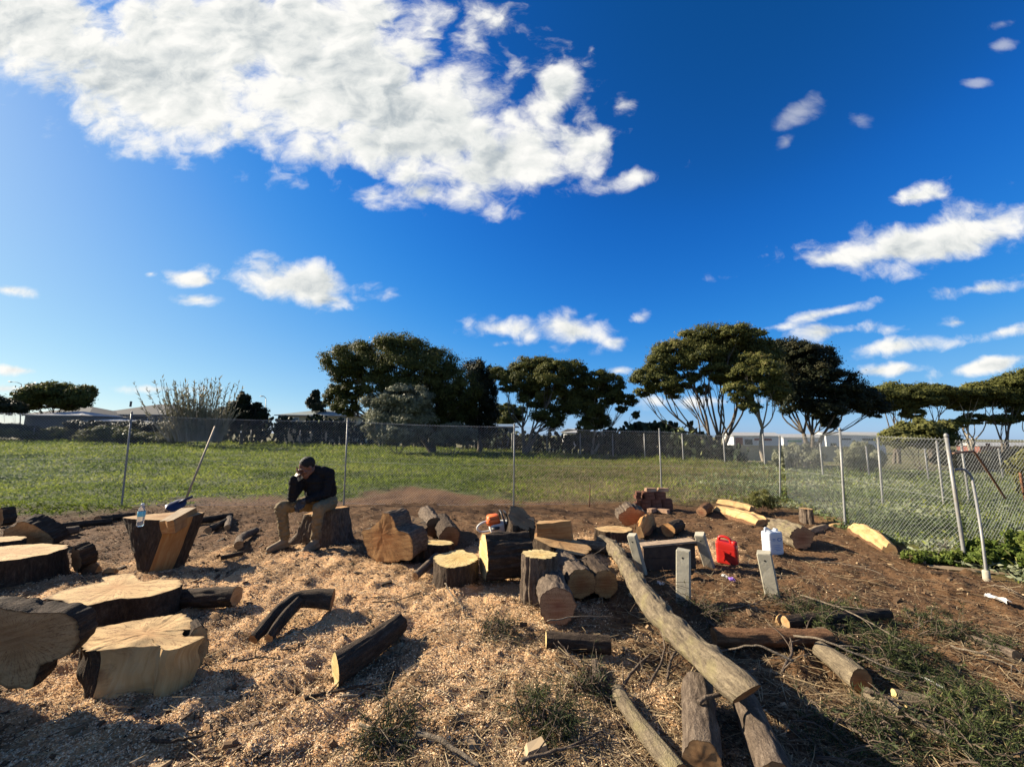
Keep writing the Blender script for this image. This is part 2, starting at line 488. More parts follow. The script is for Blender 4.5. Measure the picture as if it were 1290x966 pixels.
def ground_material():
    m, t, b = new_mat('earth')
    p = pos(t)
    n1 = t.noise(p, 1.6, 6, 0.6); n2 = t.noise(p, 11, 6, 0.65); n3 = t.noise(p, 60, 4, 0.7)
    soil = t.ramp(t.math('ADD', t.math('MULTIPLY', n2, 0.6), t.math('MULTIPLY', n3, 0.4)),
                  [(0.30, (0.050, 0.030, 0.017)), (0.47, (0.125, 0.074, 0.040)), (0.62, (0.205, 0.128, 0.070)), (0.75, (0.30, 0.205, 0.12))])
    soil = t.mix(t.maprange(n1, 0.42, 0.62), soil, t.ramp(n3, [(0.3, (0.11, 0.062, 0.030)), (0.7, (0.225, 0.135, 0.072))]))
    v = t.n('ShaderNodeTexVoronoi'); t.link(p, v.inputs['Vector']); v.inputs['Scale'].default_value = 70
    sawc = t.ramp(t.math('ADD', t.math('MULTIPLY', n2, 0.5), t.math('MULTIPLY', t.noise(p, 90, 3, 0.7), 0.5)),
                  [(0.25, (0.24, 0.14, 0.075)), (0.42, (0.42, 0.275, 0.155)), (0.6, (0.53, 0.375, 0.225)), (0.78, (0.62, 0.47, 0.30))])
    sawc = t.mix(t.maprange(n1, 0.52, 0.7, 0, 0.6), sawc, (0.42, 0.215, 0.095))
    sawc = t.mix(1.0, sawc, (1.06, 0.97, 0.84), 'MULTIPLY'); soil = t.mix(1.0, soil, (0.78, 0.72, 0.65), 'MULTIPLY')
    c = t.mix(t.attr('saw'), soil, sawc)
    green = t.ramp(t.math('ADD', t.math('MULTIPLY', n2, 0.5), t.math('MULTIPLY', n1, 0.5)),
                   [(0.3, (0.030, 0.042, 0.012)), (0.5, (0.070, 0.088, 0.022)), (0.7, (0.13, 0.13, 0.045))])
    brown = t.ramp(n2, [(0.3, (0.085, 0.070, 0.030)), (0.7, (0.19, 0.15, 0.075))])
    green = t.mix(t.attr('dry'), green, brown)
    c = t.mix(t.attr('green'), c, green)
    c = t.mix(t.attr('outer'), c, t.ramp(t.noise(p, 0.25, 6, 0.6), [(0.35, (0.07, 0.085, 0.03)), (0.55, (0.15, 0.13, 0.06)), (0.7, (0.22, 0.175, 0.095))]))
    t.link(c, b.inputs['Base Color'])
    b.inputs['Roughness'].default_value = 0.95
    b.inputs['Specular IOR Level'].default_value = 0.15
    bump(t, b, t.math('ADD', t.math('MULTIPLY', n3, 0.5), t.noise(p, 150, 3, 0.7)), 0.8, 0.012)
    return m
M = {}
M['earth'] = ground_material()

def dryness(x, y):
    q = xy0(x, y)
    u = x / np.maximum(y, 0.4)
    mid = sstep(-0.15, 0.15, u) * (1 - sstep(0.55, 0.9, u)) * (1 - 0.6 * sstep(20, 30, y))
    return np.clip(mid * sstep(0.3, 0.6, fbm(q * 0.35, 3, 51) + 0.12) * 0.9, 0, 1)

def build_ground():
    uf = np.linspace(-1.5, 1.5, 370)
    uo = np.array([1.65, 1.9, 2.3, 3, 4, 6, 10, 20, 60])
    us = np.concatenate([-uo[::-1], uf, uo])
    ys = [1.0]
    while ys[-1] < 62: ys.append(ys[-1] * 1.0095 + 0.0008)
    while ys[-1] < 7000: ys.append(ys[-1] * 1.12)
    ys = np.array([-60, -20, -8, -3, -1, 0, 0.4, 0.7, 0.85] + ys)
    Y, Ug = np.meshgrid(ys, us, indexing='ij')
    X = Ug * (np.maximum(Y, 1.0) + 0.5)
    h = H(X.ravel(), Y.ravel()) + fine_h(X.ravel(), Y.ravel())
    V = np.stack([X.ravel(), Y.ravel(), h], -1)
    x, y = V[:, 0], V[:, 1]
    g = y - edge_y(x, y)
    n = fbm(V * np.array([1.7, 1.7, 0]), 4, 41) - 0.5
    green = sstep(-0.25, 0.55, g + n * 1.6) * (y > 0)
    outer = sstep(-0.8, 0.8, y - far_y(x, y))
    o = mk('ground', V, grid_faces(len(ys), len(us), False), M['earth'], smooth=True,
           attrs={'saw': sawdust(x, y), 'green': green, 'outer': outer, 'dry': dryness(x, y)})
    tag(o, 'brown earth yard strewn with sawdust, running into a weedy field', kind='structure')
build_ground()

def tint_mat(name, stops, rough=0.85, transl=0.0, spec=0.2, var=None):
    m, t, b = new_mat(name)
    c = t.ramp(t.attr('tint'), stops)
    if var:
        c = t.mix(t.maprange(t.noise(pos(t), var[0], 3, 0.6), 0.4, 0.65, 0, var[2] if len(var) > 2 else 0.7), c, var[1])
    t.link(c, b.inputs['Base Color'])
    b.inputs['Roughness'].default_value = rough
    b.inputs['Specular IOR Level'].default_value = spec
    if transl:
        tr = t.n('ShaderNodeBsdfTranslucent')
        t.link(c, tr.inputs[0])
        ms = t.n('ShaderNodeMixShader')
        ms.inputs[0].default_value = transl
        t.link(b.outputs[0], ms.inputs[1]); t.link(tr.outputs[0], ms.inputs[2])
        t.link(ms.outputs[0], t.t.nodes['Material Output'].inputs[0])
    return m
M['chip'] = tint_mat('wood_chip', [(0.0, (0.11, 0.06, 0.03)), (0.14, (0.29, 0.17, 0.09)), (0.35, (0.54, 0.365, 0.205)), (0.65, (0.66, 0.475, 0.28)), (0.92, (0.74, 0.575, 0.37)), (1.0, (0.50, 0.25, 0.12))], 0.9, 0.0, 0.1)
M['mulch'] = tint_mat('bark_mulch', [(0.0, (0.026, 0.017, 0.011)), (0.4, (0.090, 0.053, 0.028)), (0.75, (0.165, 0.105, 0.056)), (0.93, (0.270, 0.188, 0.105)), (1.0, (0.413, 0.315, 0.195))])
M['straw'] = tint_mat('straw', [(0.0, (0.075, 0.049, 0.026)), (0.5, (0.195, 0.135, 0.071)), (1.0, (0.390, 0.300, 0.173))])
M['weed'] = tint_mat('weed_leaf', [(0.0, (0.032, 0.048, 0.008)), (0.5, (0.128, 0.168, 0.024)), (0.85, (0.26, 0.285, 0.048)), (1.0, (0.272, 0.264, 0.080))], 0.75, 0.45, 0.08)
M['dryweed'] = tint_mat('dry_weed', [(0.0, (0.060, 0.053, 0.017)), (0.5, (0.165, 0.143, 0.053)), (1.0, (0.315, 0.247, 0.128))], 0.7, 0.4, 0.2)
M['greyweed'] = tint_mat('grey_weed', [(0.0, (0.043, 0.061, 0.022)), (0.5, (0.137, 0.173, 0.072)), (1.0, (0.302, 0.317, 0.202))], 0.7, 0.35, 0.10)

def scatter_uv(n, ulo, uhi, ylo, yhi, r=rng):
    "ground points, denser near the photographer (spread evenly over distance)"
    u = r.uniform(ulo, uhi, n)
    y = ylo * (yhi / ylo) ** r.uniform(0, 1, n)
    return u * (y + 0.5), y

def litter(name, label, n, ulo, uhi, ylo, yhi, wfun, Lr, Wr, mat, tintf, tilt=0.45, lift=0.006, grow=0.0, tri=False):
    x, y = scatter_uv(n, ulo, uhi, ylo, yhi)
    keep = rng.uniform(0, 1, n) < wfun(x, y)
    x, y = x[keep], y[keep]; n = len(x)
    z = H(x, y) + fine_h(x, y) + lift + rng.uniform(0, 0.012, n)
    C = np.stack([x, y, z], -1)
    a = rng.uniform(0, 2 * np.pi, n)
    A = unit(np.stack([np.cos(a), np.sin(a), rng.normal(0, tilt * 0.6, n)], -1))
    Nn = unit(np.stack([rng.normal(0, tilt, n), rng.normal(0, tilt, n), np.ones(n)], -1))
    S = unit(np.cross(Nn, A))
    k = 1 + grow * np.maximum(0, y - 3)
    L = rng.uniform(Lr[0], Lr[1], n) * k; Wd = rng.uniform(Wr[0], Wr[1], n) * k
    if tri: V, Q = leaves3(C, A, S, L, Wd * 1.35)
    else: V, Q = bricks_quads(C, A, S, L, Wd)
    o = mk(name, V, Q, mat, attrs={'tint': (rep3 if tri else rep4)(tintf(n))})
    tag(o, label, kind='stuff')
def yard_w(x, y): return 1 - sstep(-0.4, 0.3, y - edge_y(x, y) + (fbm(xy0(x, y) * 1.7, 4, 41) - 0.5) * 1.6)
litter('wood_chips', 'pale wood chips and sawdust scattered over the yard', 520000, -1.5, 0.9, 1.1, 9.0,
       lambda x, y: sawdust(x, y) * yard_w(x, y) * 0.95 + 0.02 * yard_w(x, y), (0.006, 0.022), (0.0035, 0.0075), M['chip'],
       lambda n: np.clip(rng.beta(2.2, 1.8, n), 0, 1), 0.55, 0.004, 0.10, True)
litter('bark_mulch', 'dark bark fragments and leaf litter over the yard', 170000, -1.5, 1.5, 1.1, 10.0,
       lambda x, y: (1 - 0.90 * sawdust(x, y)) * yard_w(x, y), (0.008, 0.034), (0.004, 0.011), M['mulch'],
       lambda n: rng.beta(1.3, 2.0, n), 0.5, 0.004, 0.10, True)
def fragments():
    "bits of bark and wood a few centimetres across, wedge shaped"
    n = 7000
    x, y = scatter_uv(n, -1.5, 1.5, 1.2, 9.0)
    k = rng.uniform(0, 1, n) < yard_w(x, y) * np.clip(0.25 + 0.55 * fbm(xy0(x, y) * 0.9, 3, 88) + 0.9 * np.exp(-(((x - 0.6) / 1.3) ** 2 + ((y - 4.6) / 0.9) ** 2)) + 0.8 * np.exp(-(((x + 3.4) / 1.5) ** 2 + ((y - 5.2) / 1.2) ** 2)), 0, 1)
    x, y = x[k], y[k]; n = len(x)
    L = 0.018 + 0.14 * rng.beta(0.9, 5.0, n); Wd = L * rng.uniform(0.3, 0.7, n); Ht = L * rng.uniform(0.15, 0.4, n)
    yaw = rng.uniform(0, 6.28, n); pit = rng.normal(0, 0.35, n)
    box = np.array([(-.5, -.5, 0), (.5, -.35, 0), (.5, .4, 0), (-.5, .5, 0), (-.4, -.4, 1), (.3, -.3, .7), (.35, .3, .5), (-.45, .35, .9)])
    Vb = box[None] * np.stack([L, Wd, Ht], -1)[:, None, :]
    Vb = np.stack([Vb[..., 0] * np.cos(pit)[:, None] - Vb[..., 2] * np.sin(pit)[:, None], Vb[..., 1], Vb[..., 0] * np.sin(pit)[:, None] + Vb[..., 2] * np.cos(pit)[:, None]], -1)
    c, s_ = np.cos(yaw)[:, None], np.sin(yaw)[:, None]
    z = H(x, y) + fine_h(x, y)
    V = np.stack([x[:, None] + Vb[..., 0] * c - Vb[..., 1] * s_, y[:, None] + Vb[..., 0] * s_ + Vb[..., 1] * c, z[:, None] + Vb[..., 2]], -1).reshape(-1, 3)
    F0 = np.array([[0, 3, 2, 1], [4, 5, 6, 7], [0, 1, 5, 4], [1, 2, 6, 5], [2, 3, 7, 6], [3, 0, 4, 7]])
    F = (F0[None] + 8 * np.arange(n)[:, None, None]).reshape(-1, 4)
    o = mk('wood_fragments', V, F, M['mulch'], attrs={'tint': np.repeat(rng.beta(1.1, 1.3, n), 8)})
    tag(o, 'loose bits of bark and broken wood scattered over the yard', kind='stuff')
fragments()
def straw_w(x, y):
    return yard_w(x, y) * np.clip(0.10 + 0.9 * np.exp(-(((x - 2.9) / 1.8) ** 2 + ((y - 2.4) / 1.2) ** 2)) + 0.75 * np.exp(-(((x - 0.6) / 1.0) ** 2 + ((y - 2.2) / 1.2) ** 2))
                                  + 0.35 * np.exp(-(((x - 3.5) / 2) ** 2 + ((y - 4) / 1.2) ** 2)), 0, 1)
litter('straw_litter', 'thin twigs and dry stalks littering the ground', 60000, -1.5, 1.5, 1.1, 9.0, straw_w, (0.05, 0.22), (0.0022, 0.0055), M['straw'],
       lambda n: rng.beta(1.6, 1.6, n), 0.25, 0.014, 0.08)

def twigs():
    "small crooked twigs, five points each, thick enough to cast a shadow"
    n = 7500
    x, y = scatter_uv(n, -1.5, 1.5, 1.2, 8.0)
    w = yard_w(x, y) * np.clip(0.17 + 0.9 * np.exp(-(((x - 2.3) / 1.6) ** 2 + ((y - 2.3) / 1.0) ** 2)) + 0.8 * np.exp(-(((x - 0.6) / 0.9) ** 2 + ((y - 2.4) / 1.1) ** 2)), 0, 1)
    k = rng.uniform(0, 1, n) < w
    x, y = x[k], y[k]; n = len(x)
    L = 0.07 + 0.38 * rng.beta(1.3, 2.6, n); rad = 0.0018 + 0.0035 * rng.beta(1.5, 3, n)
    yaw = rng.normal(-0.5, 0.8, n); pit = np.abs(rng.normal(0, 0.10, n))
    s = np.linspace(0, 1, 5)
    side = np.cumsum(rng.normal(0, 0.05, (n, 5)), 1) * L[:, None]; hgt = np.cumsum(rng.normal(0, 0.02, (n, 5)), 1) * L[:, None] + s * (np.sin(pit) * L)[:, None]
    px = x[:, None] + np.cos(yaw)[:, None] * s * L[:, None] - np.sin(yaw)[:, None] * side
    py = y[:, None] + np.sin(yaw)[:, None] * s * L[:, None] + np.cos(yaw)[:, None] * side
    pz = (H(px.ravel(), py.ravel()) + fine_h(px.ravel(), py.ravel())).reshape(n, 5)
    pz = np.maximum(pz, (H(x, y) + fine_h(x, y))[:, None] + hgt) + rad[:, None] + 0.004
    C = np.stack([px, py, pz], -1)
    nv = np.stack([-np.sin(yaw), np.cos(yaw), 0 * yaw], -1)[:, None, None, :]
    off = np.array([0, 2.094, 4.188])
    rr = rad[:, None] * (1 - 0.55 * s)[None]
    V = C[:, :, None, :] + rr[:, :, None, None] * (np.cos(off)[None, None, :, None] * nv + np.sin(off)[None, None, :, None] * np.array([0, 0, 1.0]))
    F = (grid_faces(5, 3, True)[None] + 15 * np.arange(n)[:, None, None]).reshape(-1, 4)
    o = mk('twig_litter', V.reshape(-1, 3), F, M['straw'], attrs={'tint': np.repeat(rng.beta(1.6, 1.4, n), 15)}, smooth=True)
    tag(o, 'small crooked twigs strewn round the trunk and the right foreground', kind='stuff')
twigs()

# ------------------------------------------------------------------ weeds of the field
def field(name, label, n, ulo, uhi, ylo, yhi, wfun, mat, Lr, Wr, hgt, grow, upright=0.8):
    x, y = scatter_uv(n, ulo, uhi, ylo, yhi)
    q = xy0(x, y)
    keep = rng.uniform(0, 1, n) < wfun(x, y) 
    x, y = x[keep], y[keep]; n = len(x)
    q = xy0(x, y)
    cl = fbm(q * 1.6, 3, 61)
    hh = hgt * sstep(0.35, 0.75, 0.6 * cl + 0.4 * fbm(q * 0.5, 3, 64)) * (1 - 0.0 * y)
    k = 1 + grow * np.maximum(0, y - 7)
    z = H(x, y) + fine_h(x, y) + rng.uniform(0.0, 1.0, n) * hh * np.sqrt(k) + 0.015
    C = np.stack([x, y, z], -1)
    a = rng.uniform(0, 2 * np.pi, n)
    A = unit(np.stack([np.cos(a), np.sin(a), np.abs(rng.normal(upright, 0.6, n))], -1))
    S = unit(np.cross(A, rand_dirs(n)))
    L = rng.uniform(Lr[0], Lr[1], n) * k; Wd = rng.uniform(Wr[0], Wr[1], n) * k
    V, Q = leaves(C, A, S, L, Wd)
    big = fbm(q * np.array([0.22, 0.5, 0]), 3, 63) - 0.5
    tint = np.clip(0.2 + 0.55 * cl + 1.5 * big + rng.normal(0, 0.17, n), 0, 1)
    o = mk(name, V, Q, mat, attrs={'tint': rep4(tint)})
    tag(o, label, kind='stuff')
def green_w(x, y):
    g = y - edge_y(x, y) + (fbm(xy0(x, y) * 1.7, 4, 41) - 0.5) * 1.6
    u = x / y
    return sstep(-0.1, 0.5, g) * (1 - sstep(-1, 1, y - far_y(x, y)))
def greyw(x, y):
    u = x / y
    return np.clip(sstep(0.42, 0.62, u + 0.3 * (fbm(xy0(x, y) * 0.3, 3, 71) - 0.5)) + 0.7 * (1 - sstep(-1.25, -0.75, u)) * sstep(10, 14, y) * (1 - sstep(22, 30, y)), 0, 1)
field('field_weeds', 'lush green weeds covering the field behind the fence', 330000, -1.6, 1.6, 3.6, 58,
      lambda x, y: green_w(x, y) * (1 - 0.75 * dryness(x, y)) * (1 - 0.8 * greyw(x, y)), M['weed'], (0.035, 0.12), (0.010, 0.028), 0.28, 0.06)
field('dry_weeds', 'brownish dry weeds in the middle of the field', 170000, -0.6, 1.4, 6.5, 45,
      lambda x, y: green_w(x, y) * np.clip(dryness(x, y) * 1.1 + 0.06, 0, 1), M['dryweed'], (0.05, 0.13), (0.006, 0.014), 0.10, 0.07, 1.3)
field('broadleaf_weeds', 'pale grey green broadleaf weeds in the right of the field', 230000, -1.6, 1.6, 3.6, 50,
      lambda x, y: green_w(x, y) * greyw(x, y), M['greyweed'], (0.04, 0.11), (0.022, 0.055), 0.12, 0.06, 0.5)
# ------------------------------------------------------------------ wood
def bark_mat(name, c0, c1, c2, moss=None):
    m, t, b = new_mat(name)
    bc = t.attr('bc', 'Vector')
    st = t.vmath('MULTIPLY', bc, (1, 1, 0.28))
    n1 = t.noise(st, 42, 6, 0.65, 0.4); n2 = t.noise(bc, 9, 4, 0.6); n3 = t.noise(bc, 120, 3, 0.7)
    f = t.math('ADD', t.math('MULTIPLY', n1, 0.62), t.math('MULTIPLY', n3, 0.38))
    c = t.ramp(f, [(0.34, c0), (0.52, c1), (0.68, c2)])
    c = t.mix(t.maprange(n2, 0.5, 0.72, 0, 0.6), c, c0)
    if moss: c = t.mix(t.maprange(t.noise(bc, 5.5, 5, 0.6), 0.52, 0.66, 0, 0.5), c, moss)
    t.link(c, b.inputs['Base Color'])
    b.inputs['Roughness'].default_value = 0.92
    b.inputs['Specular IOR Level'].default_value = 0.15
    bump(t, b, f, 1.0, 0.028)
    return m
def cut_mat(name, core, mid, sap, rings=16.0, stain=(0.16, 0.08, 0.035)):
    "sawn end grain: growth rings, radial checks, saw scratches"
    m, t, b = new_mat(name)
    rc = t.attr('rc', 'Vector'); rad = t.attr('rad')
    wob = t.noise(rc, 9, 3, 0.6)
    rr = t.math('ADD', rad, t.math('MULTIPLY', t.math('SUBTRACT', wob, 0.5), 0.16))
    c = t.ramp(rr, [(0.0, core), (0.35, mid), (0.72, sap), (0.93, sap), (0.985, [k * 0.45 for k in sap]), (1.0, [k * 0.2 for k in sap])])
    ring = t.math('SINE', t.math('MULTIPLY', rr, 6.283 * rings))
    c = t.mix(t.maprange(ring, 0.2, 1.0, 0, 0.22), c, stain)
    saw = t.n('ShaderNodeMapping'); t.link(rc, saw.inputs[0])
    saw.inputs['Rotation'].default_value = (0, 0, 0.6); saw.inputs['Scale'].default_value = (3.5, 48, 1)
    sn = t.noise(saw.outputs[0], 1.0, 2, 0.5)
    c = t.mix(t.maprange(sn, 0.50, 0.68, 0, 0.5), c, [min(1, k * 1.22) for k in sap]); c = t.mix(t.maprange(sn, 0.48, 0.34, 0, 0.45), c, [k * 0.7 for k in mid])
    c = t.mix(t.maprange(t.noise(rc, 3.2, 5, 0.65), 0.52, 0.7, 0, 0.65), c, mid)
    c = t.mix(t.maprange(t.noise(rc, 2.1, 5, 0.7, 0.6), 0.58, 0.70, 0, 0.55), c, stain)
    c = t.mix(t.maprange(t.noise(rc, 14, 6, 0.75), 0.48, 0.72, 0, 0.55), c, [k * 0.62 for k in mid])
    # radial checks
    sp = t.n('ShaderNodeSeparateXYZ'); t.link(rc, sp.inputs[0])
    ang = t.math('ARCTAN2', sp.outputs[1], sp.outputs[0])
    cm = t.n('ShaderNodeCombineXYZ'); t.put(cm.inputs[0], t.math('MULTIPLY', ang, 3.0)); t.put(cm.inputs[1], t.math('MULTIPLY', rad, 0.8))
    ck = t.noise(cm.outputs[0], 2.2, 4, 0.6, 0.2)
    chk = t.math('MULTIPLY', t.maprange(t.math('ABSOLUTE', t.math('SUBTRACT', ck, 0.5)), 0.0, 0.022, 1, 0), t.maprange(rad, 0.12, 0.4, 0, 0.95))
    c = t.mix(chk, c, stain)
    t.link(c, b.inputs['Base Color'])
    b.inputs['Roughness'].default_value = 0.85
    b.inputs['Specular IOR Level'].default_value = 0.2
    bump(t, b, t.math('ADD', t.math('MULTIPLY', sn, 0.6), t.math('MULTIPLY', t.noise(rc, 40, 3, 0.6), 0.4)), 0.3, 0.004)
    return m
def rip_mat(name, c0, c1, c2, stain=(0.15, 0.07, 0.03)):
    "wood sawn or split along the grain; rc.y runs along the grain"
    m, t, b = new_mat(name)
    rc = t.attr('rc', 'Vector')
    mp = t.n('ShaderNodeMapping'); t.link(rc, mp.inputs[0]); mp.inputs['Scale'].default_value = (26, 3.0, 3)
    g = t.noise(mp.outputs[0], 1.0, 6, 0.65, 0.8)
    g2 = t.noise(rc, 4.0, 4, 0.6, 0.5)
    c = t.ramp(g, [(0.3, c0), (0.5, c1), (0.7, c2)])
    c = t.mix(t.maprange(g2, 0.52, 0.68, 0, 0.6), c, c0)
    c = t.mix(t.maprange(t.noise(rc, 2.6, 5, 0.7, 1.2), 0.56, 0.68, 0, 0.75), c, stain)
    t.link(c, b.inputs['Base Color'])
    b.inputs['Roughness'].default_value = 0.85
    b.inputs['Specular IOR Level'].default_value = 0.2
    bump(t, b, g, 0.35, 0.006)
    return m
BARK = {
 'dark': bark_mat('dark_bark', (0.022, 0.016, 0.012), (0.062, 0.044, 0.030), (0.125, 0.092, 0.064)),
 'grey': bark_mat('grey_bark', (0.045, 0.033, 0.024), (0.13, 0.097, 0.070), (0.26, 0.205, 0.148)),
 'tan': bark_mat('tan_bark', (0.062, 0.047, 0.032), (0.175, 0.138, 0.090), (0.31, 0.25, 0.155), (0.24, 0.205, 0.095)),
 'red': bark_mat('red_bark', (0.06, 0.030, 0.016), (0.17, 0.088, 0.044), (0.28, 0.165, 0.085)),
}
CUT = {
 'pale': cut_mat('pale_sawn_end', (0.313, 0.161, 0.063), (0.421, 0.261, 0.115), (0.489, 0.335, 0.157)),
 'yellow': cut_mat('yellow_sawn_end', (0.449, 0.286, 0.104), (0.503, 0.360, 0.141), (0.544, 0.422, 0.199)),
 'tan': cut_mat('tan_sawn_end', (0.245, 0.124, 0.050), (0.340, 0.199, 0.086), (0.394, 0.254, 0.120)),
 'orange': cut_mat('orange_sawn_end', (0.259, 0.106, 0.034), (0.340, 0.161, 0.058), (0.394, 0.224, 0.089), 20),
 'pink': cut_mat('pinkish_sawn_end', (0.245, 0.090, 0.045), (0.340, 0.152, 0.073), (0.408, 0.229, 0.115), 12),
 'brown': cut_mat('brown_sawn_end', (0.136, 0.065, 0.026), (0.204, 0.106, 0.045), (0.245, 0.143, 0.065)),
}
RIP = {
 'pale': rip_mat('pale_split_wood', (0.308, 0.173, 0.070), (0.435, 0.276, 0.119), (0.505, 0.352, 0.172)),
 'orange': rip_mat('orange_split_wood', (0.280, 0.122, 0.040), (0.378, 0.192, 0.067), (0.448, 0.269, 0.107)),
 'brown': rip_mat('brown_split_wood', (0.112, 0.055, 0.024), (0.190, 0.099, 0.043), (0.266, 0.154, 0.070)),
 'grey': rip_mat('weathered_wood', (0.119, 0.084, 0.051), (0.210, 0.154, 0.091), (0.308, 0.230, 0.145)),
}
_seed = [0]
def fan_cap(name, loop, nrm, mat, parent, loc, rough=0.004, pith=(0.0, 0.0), K=6):
    "sawn end over a closed loop"
    loop = np.asarray(loop, float)
    n = len(loop)
    c = loop.mean(0)
    a = unit(loop[0] - c)
    nrm = unit(np.asarray(nrm, float))
    a = unit(a - nrm * np.dot(a, nrm)); b = np.cross(nrm, a)
    Rm = np.linalg.norm(loop - c, axis=1).mean()
    pc = c + (a * pith[0] + b * pith[1]) * Rm
    ts = np.linspace(1, 0, K + 1)[:-1]
    V = np.concatenate([pc + (loop - pc) * t for t in ts] + [pc[None]])
    rad = np.concatenate([np.full(n, t) for t in ts] + [[0.0]])
    d = V - pc
    rc = np.stack([d @ a, d @ b, np.full(len(V), _seed[0] * 3.7)], -1)
    off = (vnoise(V * 11, _seed[0]) - 0.5) * 2 * rough + (vnoise(V * 45, _seed[0] + 3) - 0.5) * rough
    off[:n] *= 0.3
    V = V + nrm * (off[:, None] + 0.0015)
    F = grid_faces(K, n, True)
    t = np.array([[(K - 1) * n + i, (K - 1) * n + (i + 1) % n, K * n] for i in range(n)])
    # face orientation towards nrm
    f0 = V[F[0]]
    if np.dot(np.cross(f0[1] - f0[0], f0[2] - f0[0]), nrm) < 0: F = F[:, ::-1]; t = t[:, ::-1]
    return mk(name, V, [F, t], mat, parent, True, {'rad': rad, 'rc': rc}, loc)

def wood(name, label, loops, bark='dark', cut='pale', cap0=True, cap1=True, cutcols=(), rip='pale', rough=1.0, group=None, cat='log', cut0=None, pith=(0, 0), base=None, caprough=0.004):
    """loops: (M,N,3) cross sections from end 0 to end 1 (dense). cutcols: column ranges (a,b) sawn along the grain instead of bark."""
    _seed[0] += 1
    sd = _seed[0]
    L = np.asarray(loops, float)
    Mn, N = L.shape[:2]
    cen = L.mean(1)
    s = np.concatenate([[0], np.cumsum(np.linalg.norm(np.diff(cen, axis=0), axis=1))])
    d = unit(L - cen[:, None])
    rad = np.linalg.norm(L - cen[:, None], axis=2)
    th = np.linspace(0, 2 * np.pi, N, endpoint=False)
    Rm = rad.mean()
    iscut = np.zeros(N, bool)
    for a, b in cutcols: iscut[a:b] = True          # columns a..b-1 (faces between column j and j+1)
    vcut = iscut | np.roll(iscut, 1)
    bc = np.stack([np.cos(th)[None] * Rm + 0 * s[:, None], np.sin(th)[None] * Rm + 0 * s[:, None], s[:, None] + 0 * th[None] + sd * 2.3], -1)
    q = bc * np.array([1, 1, 0.25])
    ridge = np.abs(vnoise(q * 26, sd) - 0.5) * 2
    amp = rough * np.minimum(0.019, 0.10 * Rm)
    disp = amp * (1.2 * ridge + 1.1 * (vnoise(bc * 9, sd + 5) - 0.5) + 0.8 * (vnoise(q * 70, sd + 9) - 0.5) - 0.5)
    disp[:, vcut] = 0
    L = L + d * disp[..., None]
    V = L.reshape(-1, 3)
    base = V[np.argmin(V[:, 2])] * np.array([0, 0, 1]) + cen.mean(0) * np.array([1, 1, 0]) if base is None else np.array(base)
    F = grid_faces(Mn, N, True)
    colid = np.tile(np.arange(N), Mn - 1)
    if np.dot(np.cross(V[F[0][1]] - V[F[0][0]], V[F[0][2]] - V[F[0][0]]), d[0, 0]) < 0: F = F[:, ::-1]
    o = mk(name, V, F[~iscut[colid]], BARK[bark], None, True, {'bc': bc.reshape(-1, 3)}, base)
    tag(o, label, cat, group)
    for a, b in cutcols:
        Fs = F[(colid >= a) & (colid < b)]
        idx = np.unique(Fs)
        mp = np.zeros(len(V), int); mp[idx] = np.arange(len(idx))
        Vs = V[idx]
        j = idx % N; i = idx // N
        w = np.linalg.norm(L[0, a] - L[0, b % N]) / max(1, b - a)
        rc = np.stack([(j - a) * w, s[i], np.full(len(idx), sd * 3.1)], -1)
        Vs = Vs + d.reshape(-1, 3)[idx] * ((vnoise(Vs * 14, sd) - 0.5) * 0.008)[:, None]
        mk('cut_side', Vs, mp[Fs], RIP[rip], o, False, {'rc': rc}, base)
    if cap0: fan_cap('cut_face', L[0], cen[0] - cen[1], CUT[cut0 or cut], o, base, pith=pith, rough=caprough)
    if cap1: fan_cap('cut_face', L[-1], cen[-1] - cen[-2], CUT[cut], o, base, pith=pith, rough=caprough)
    return o

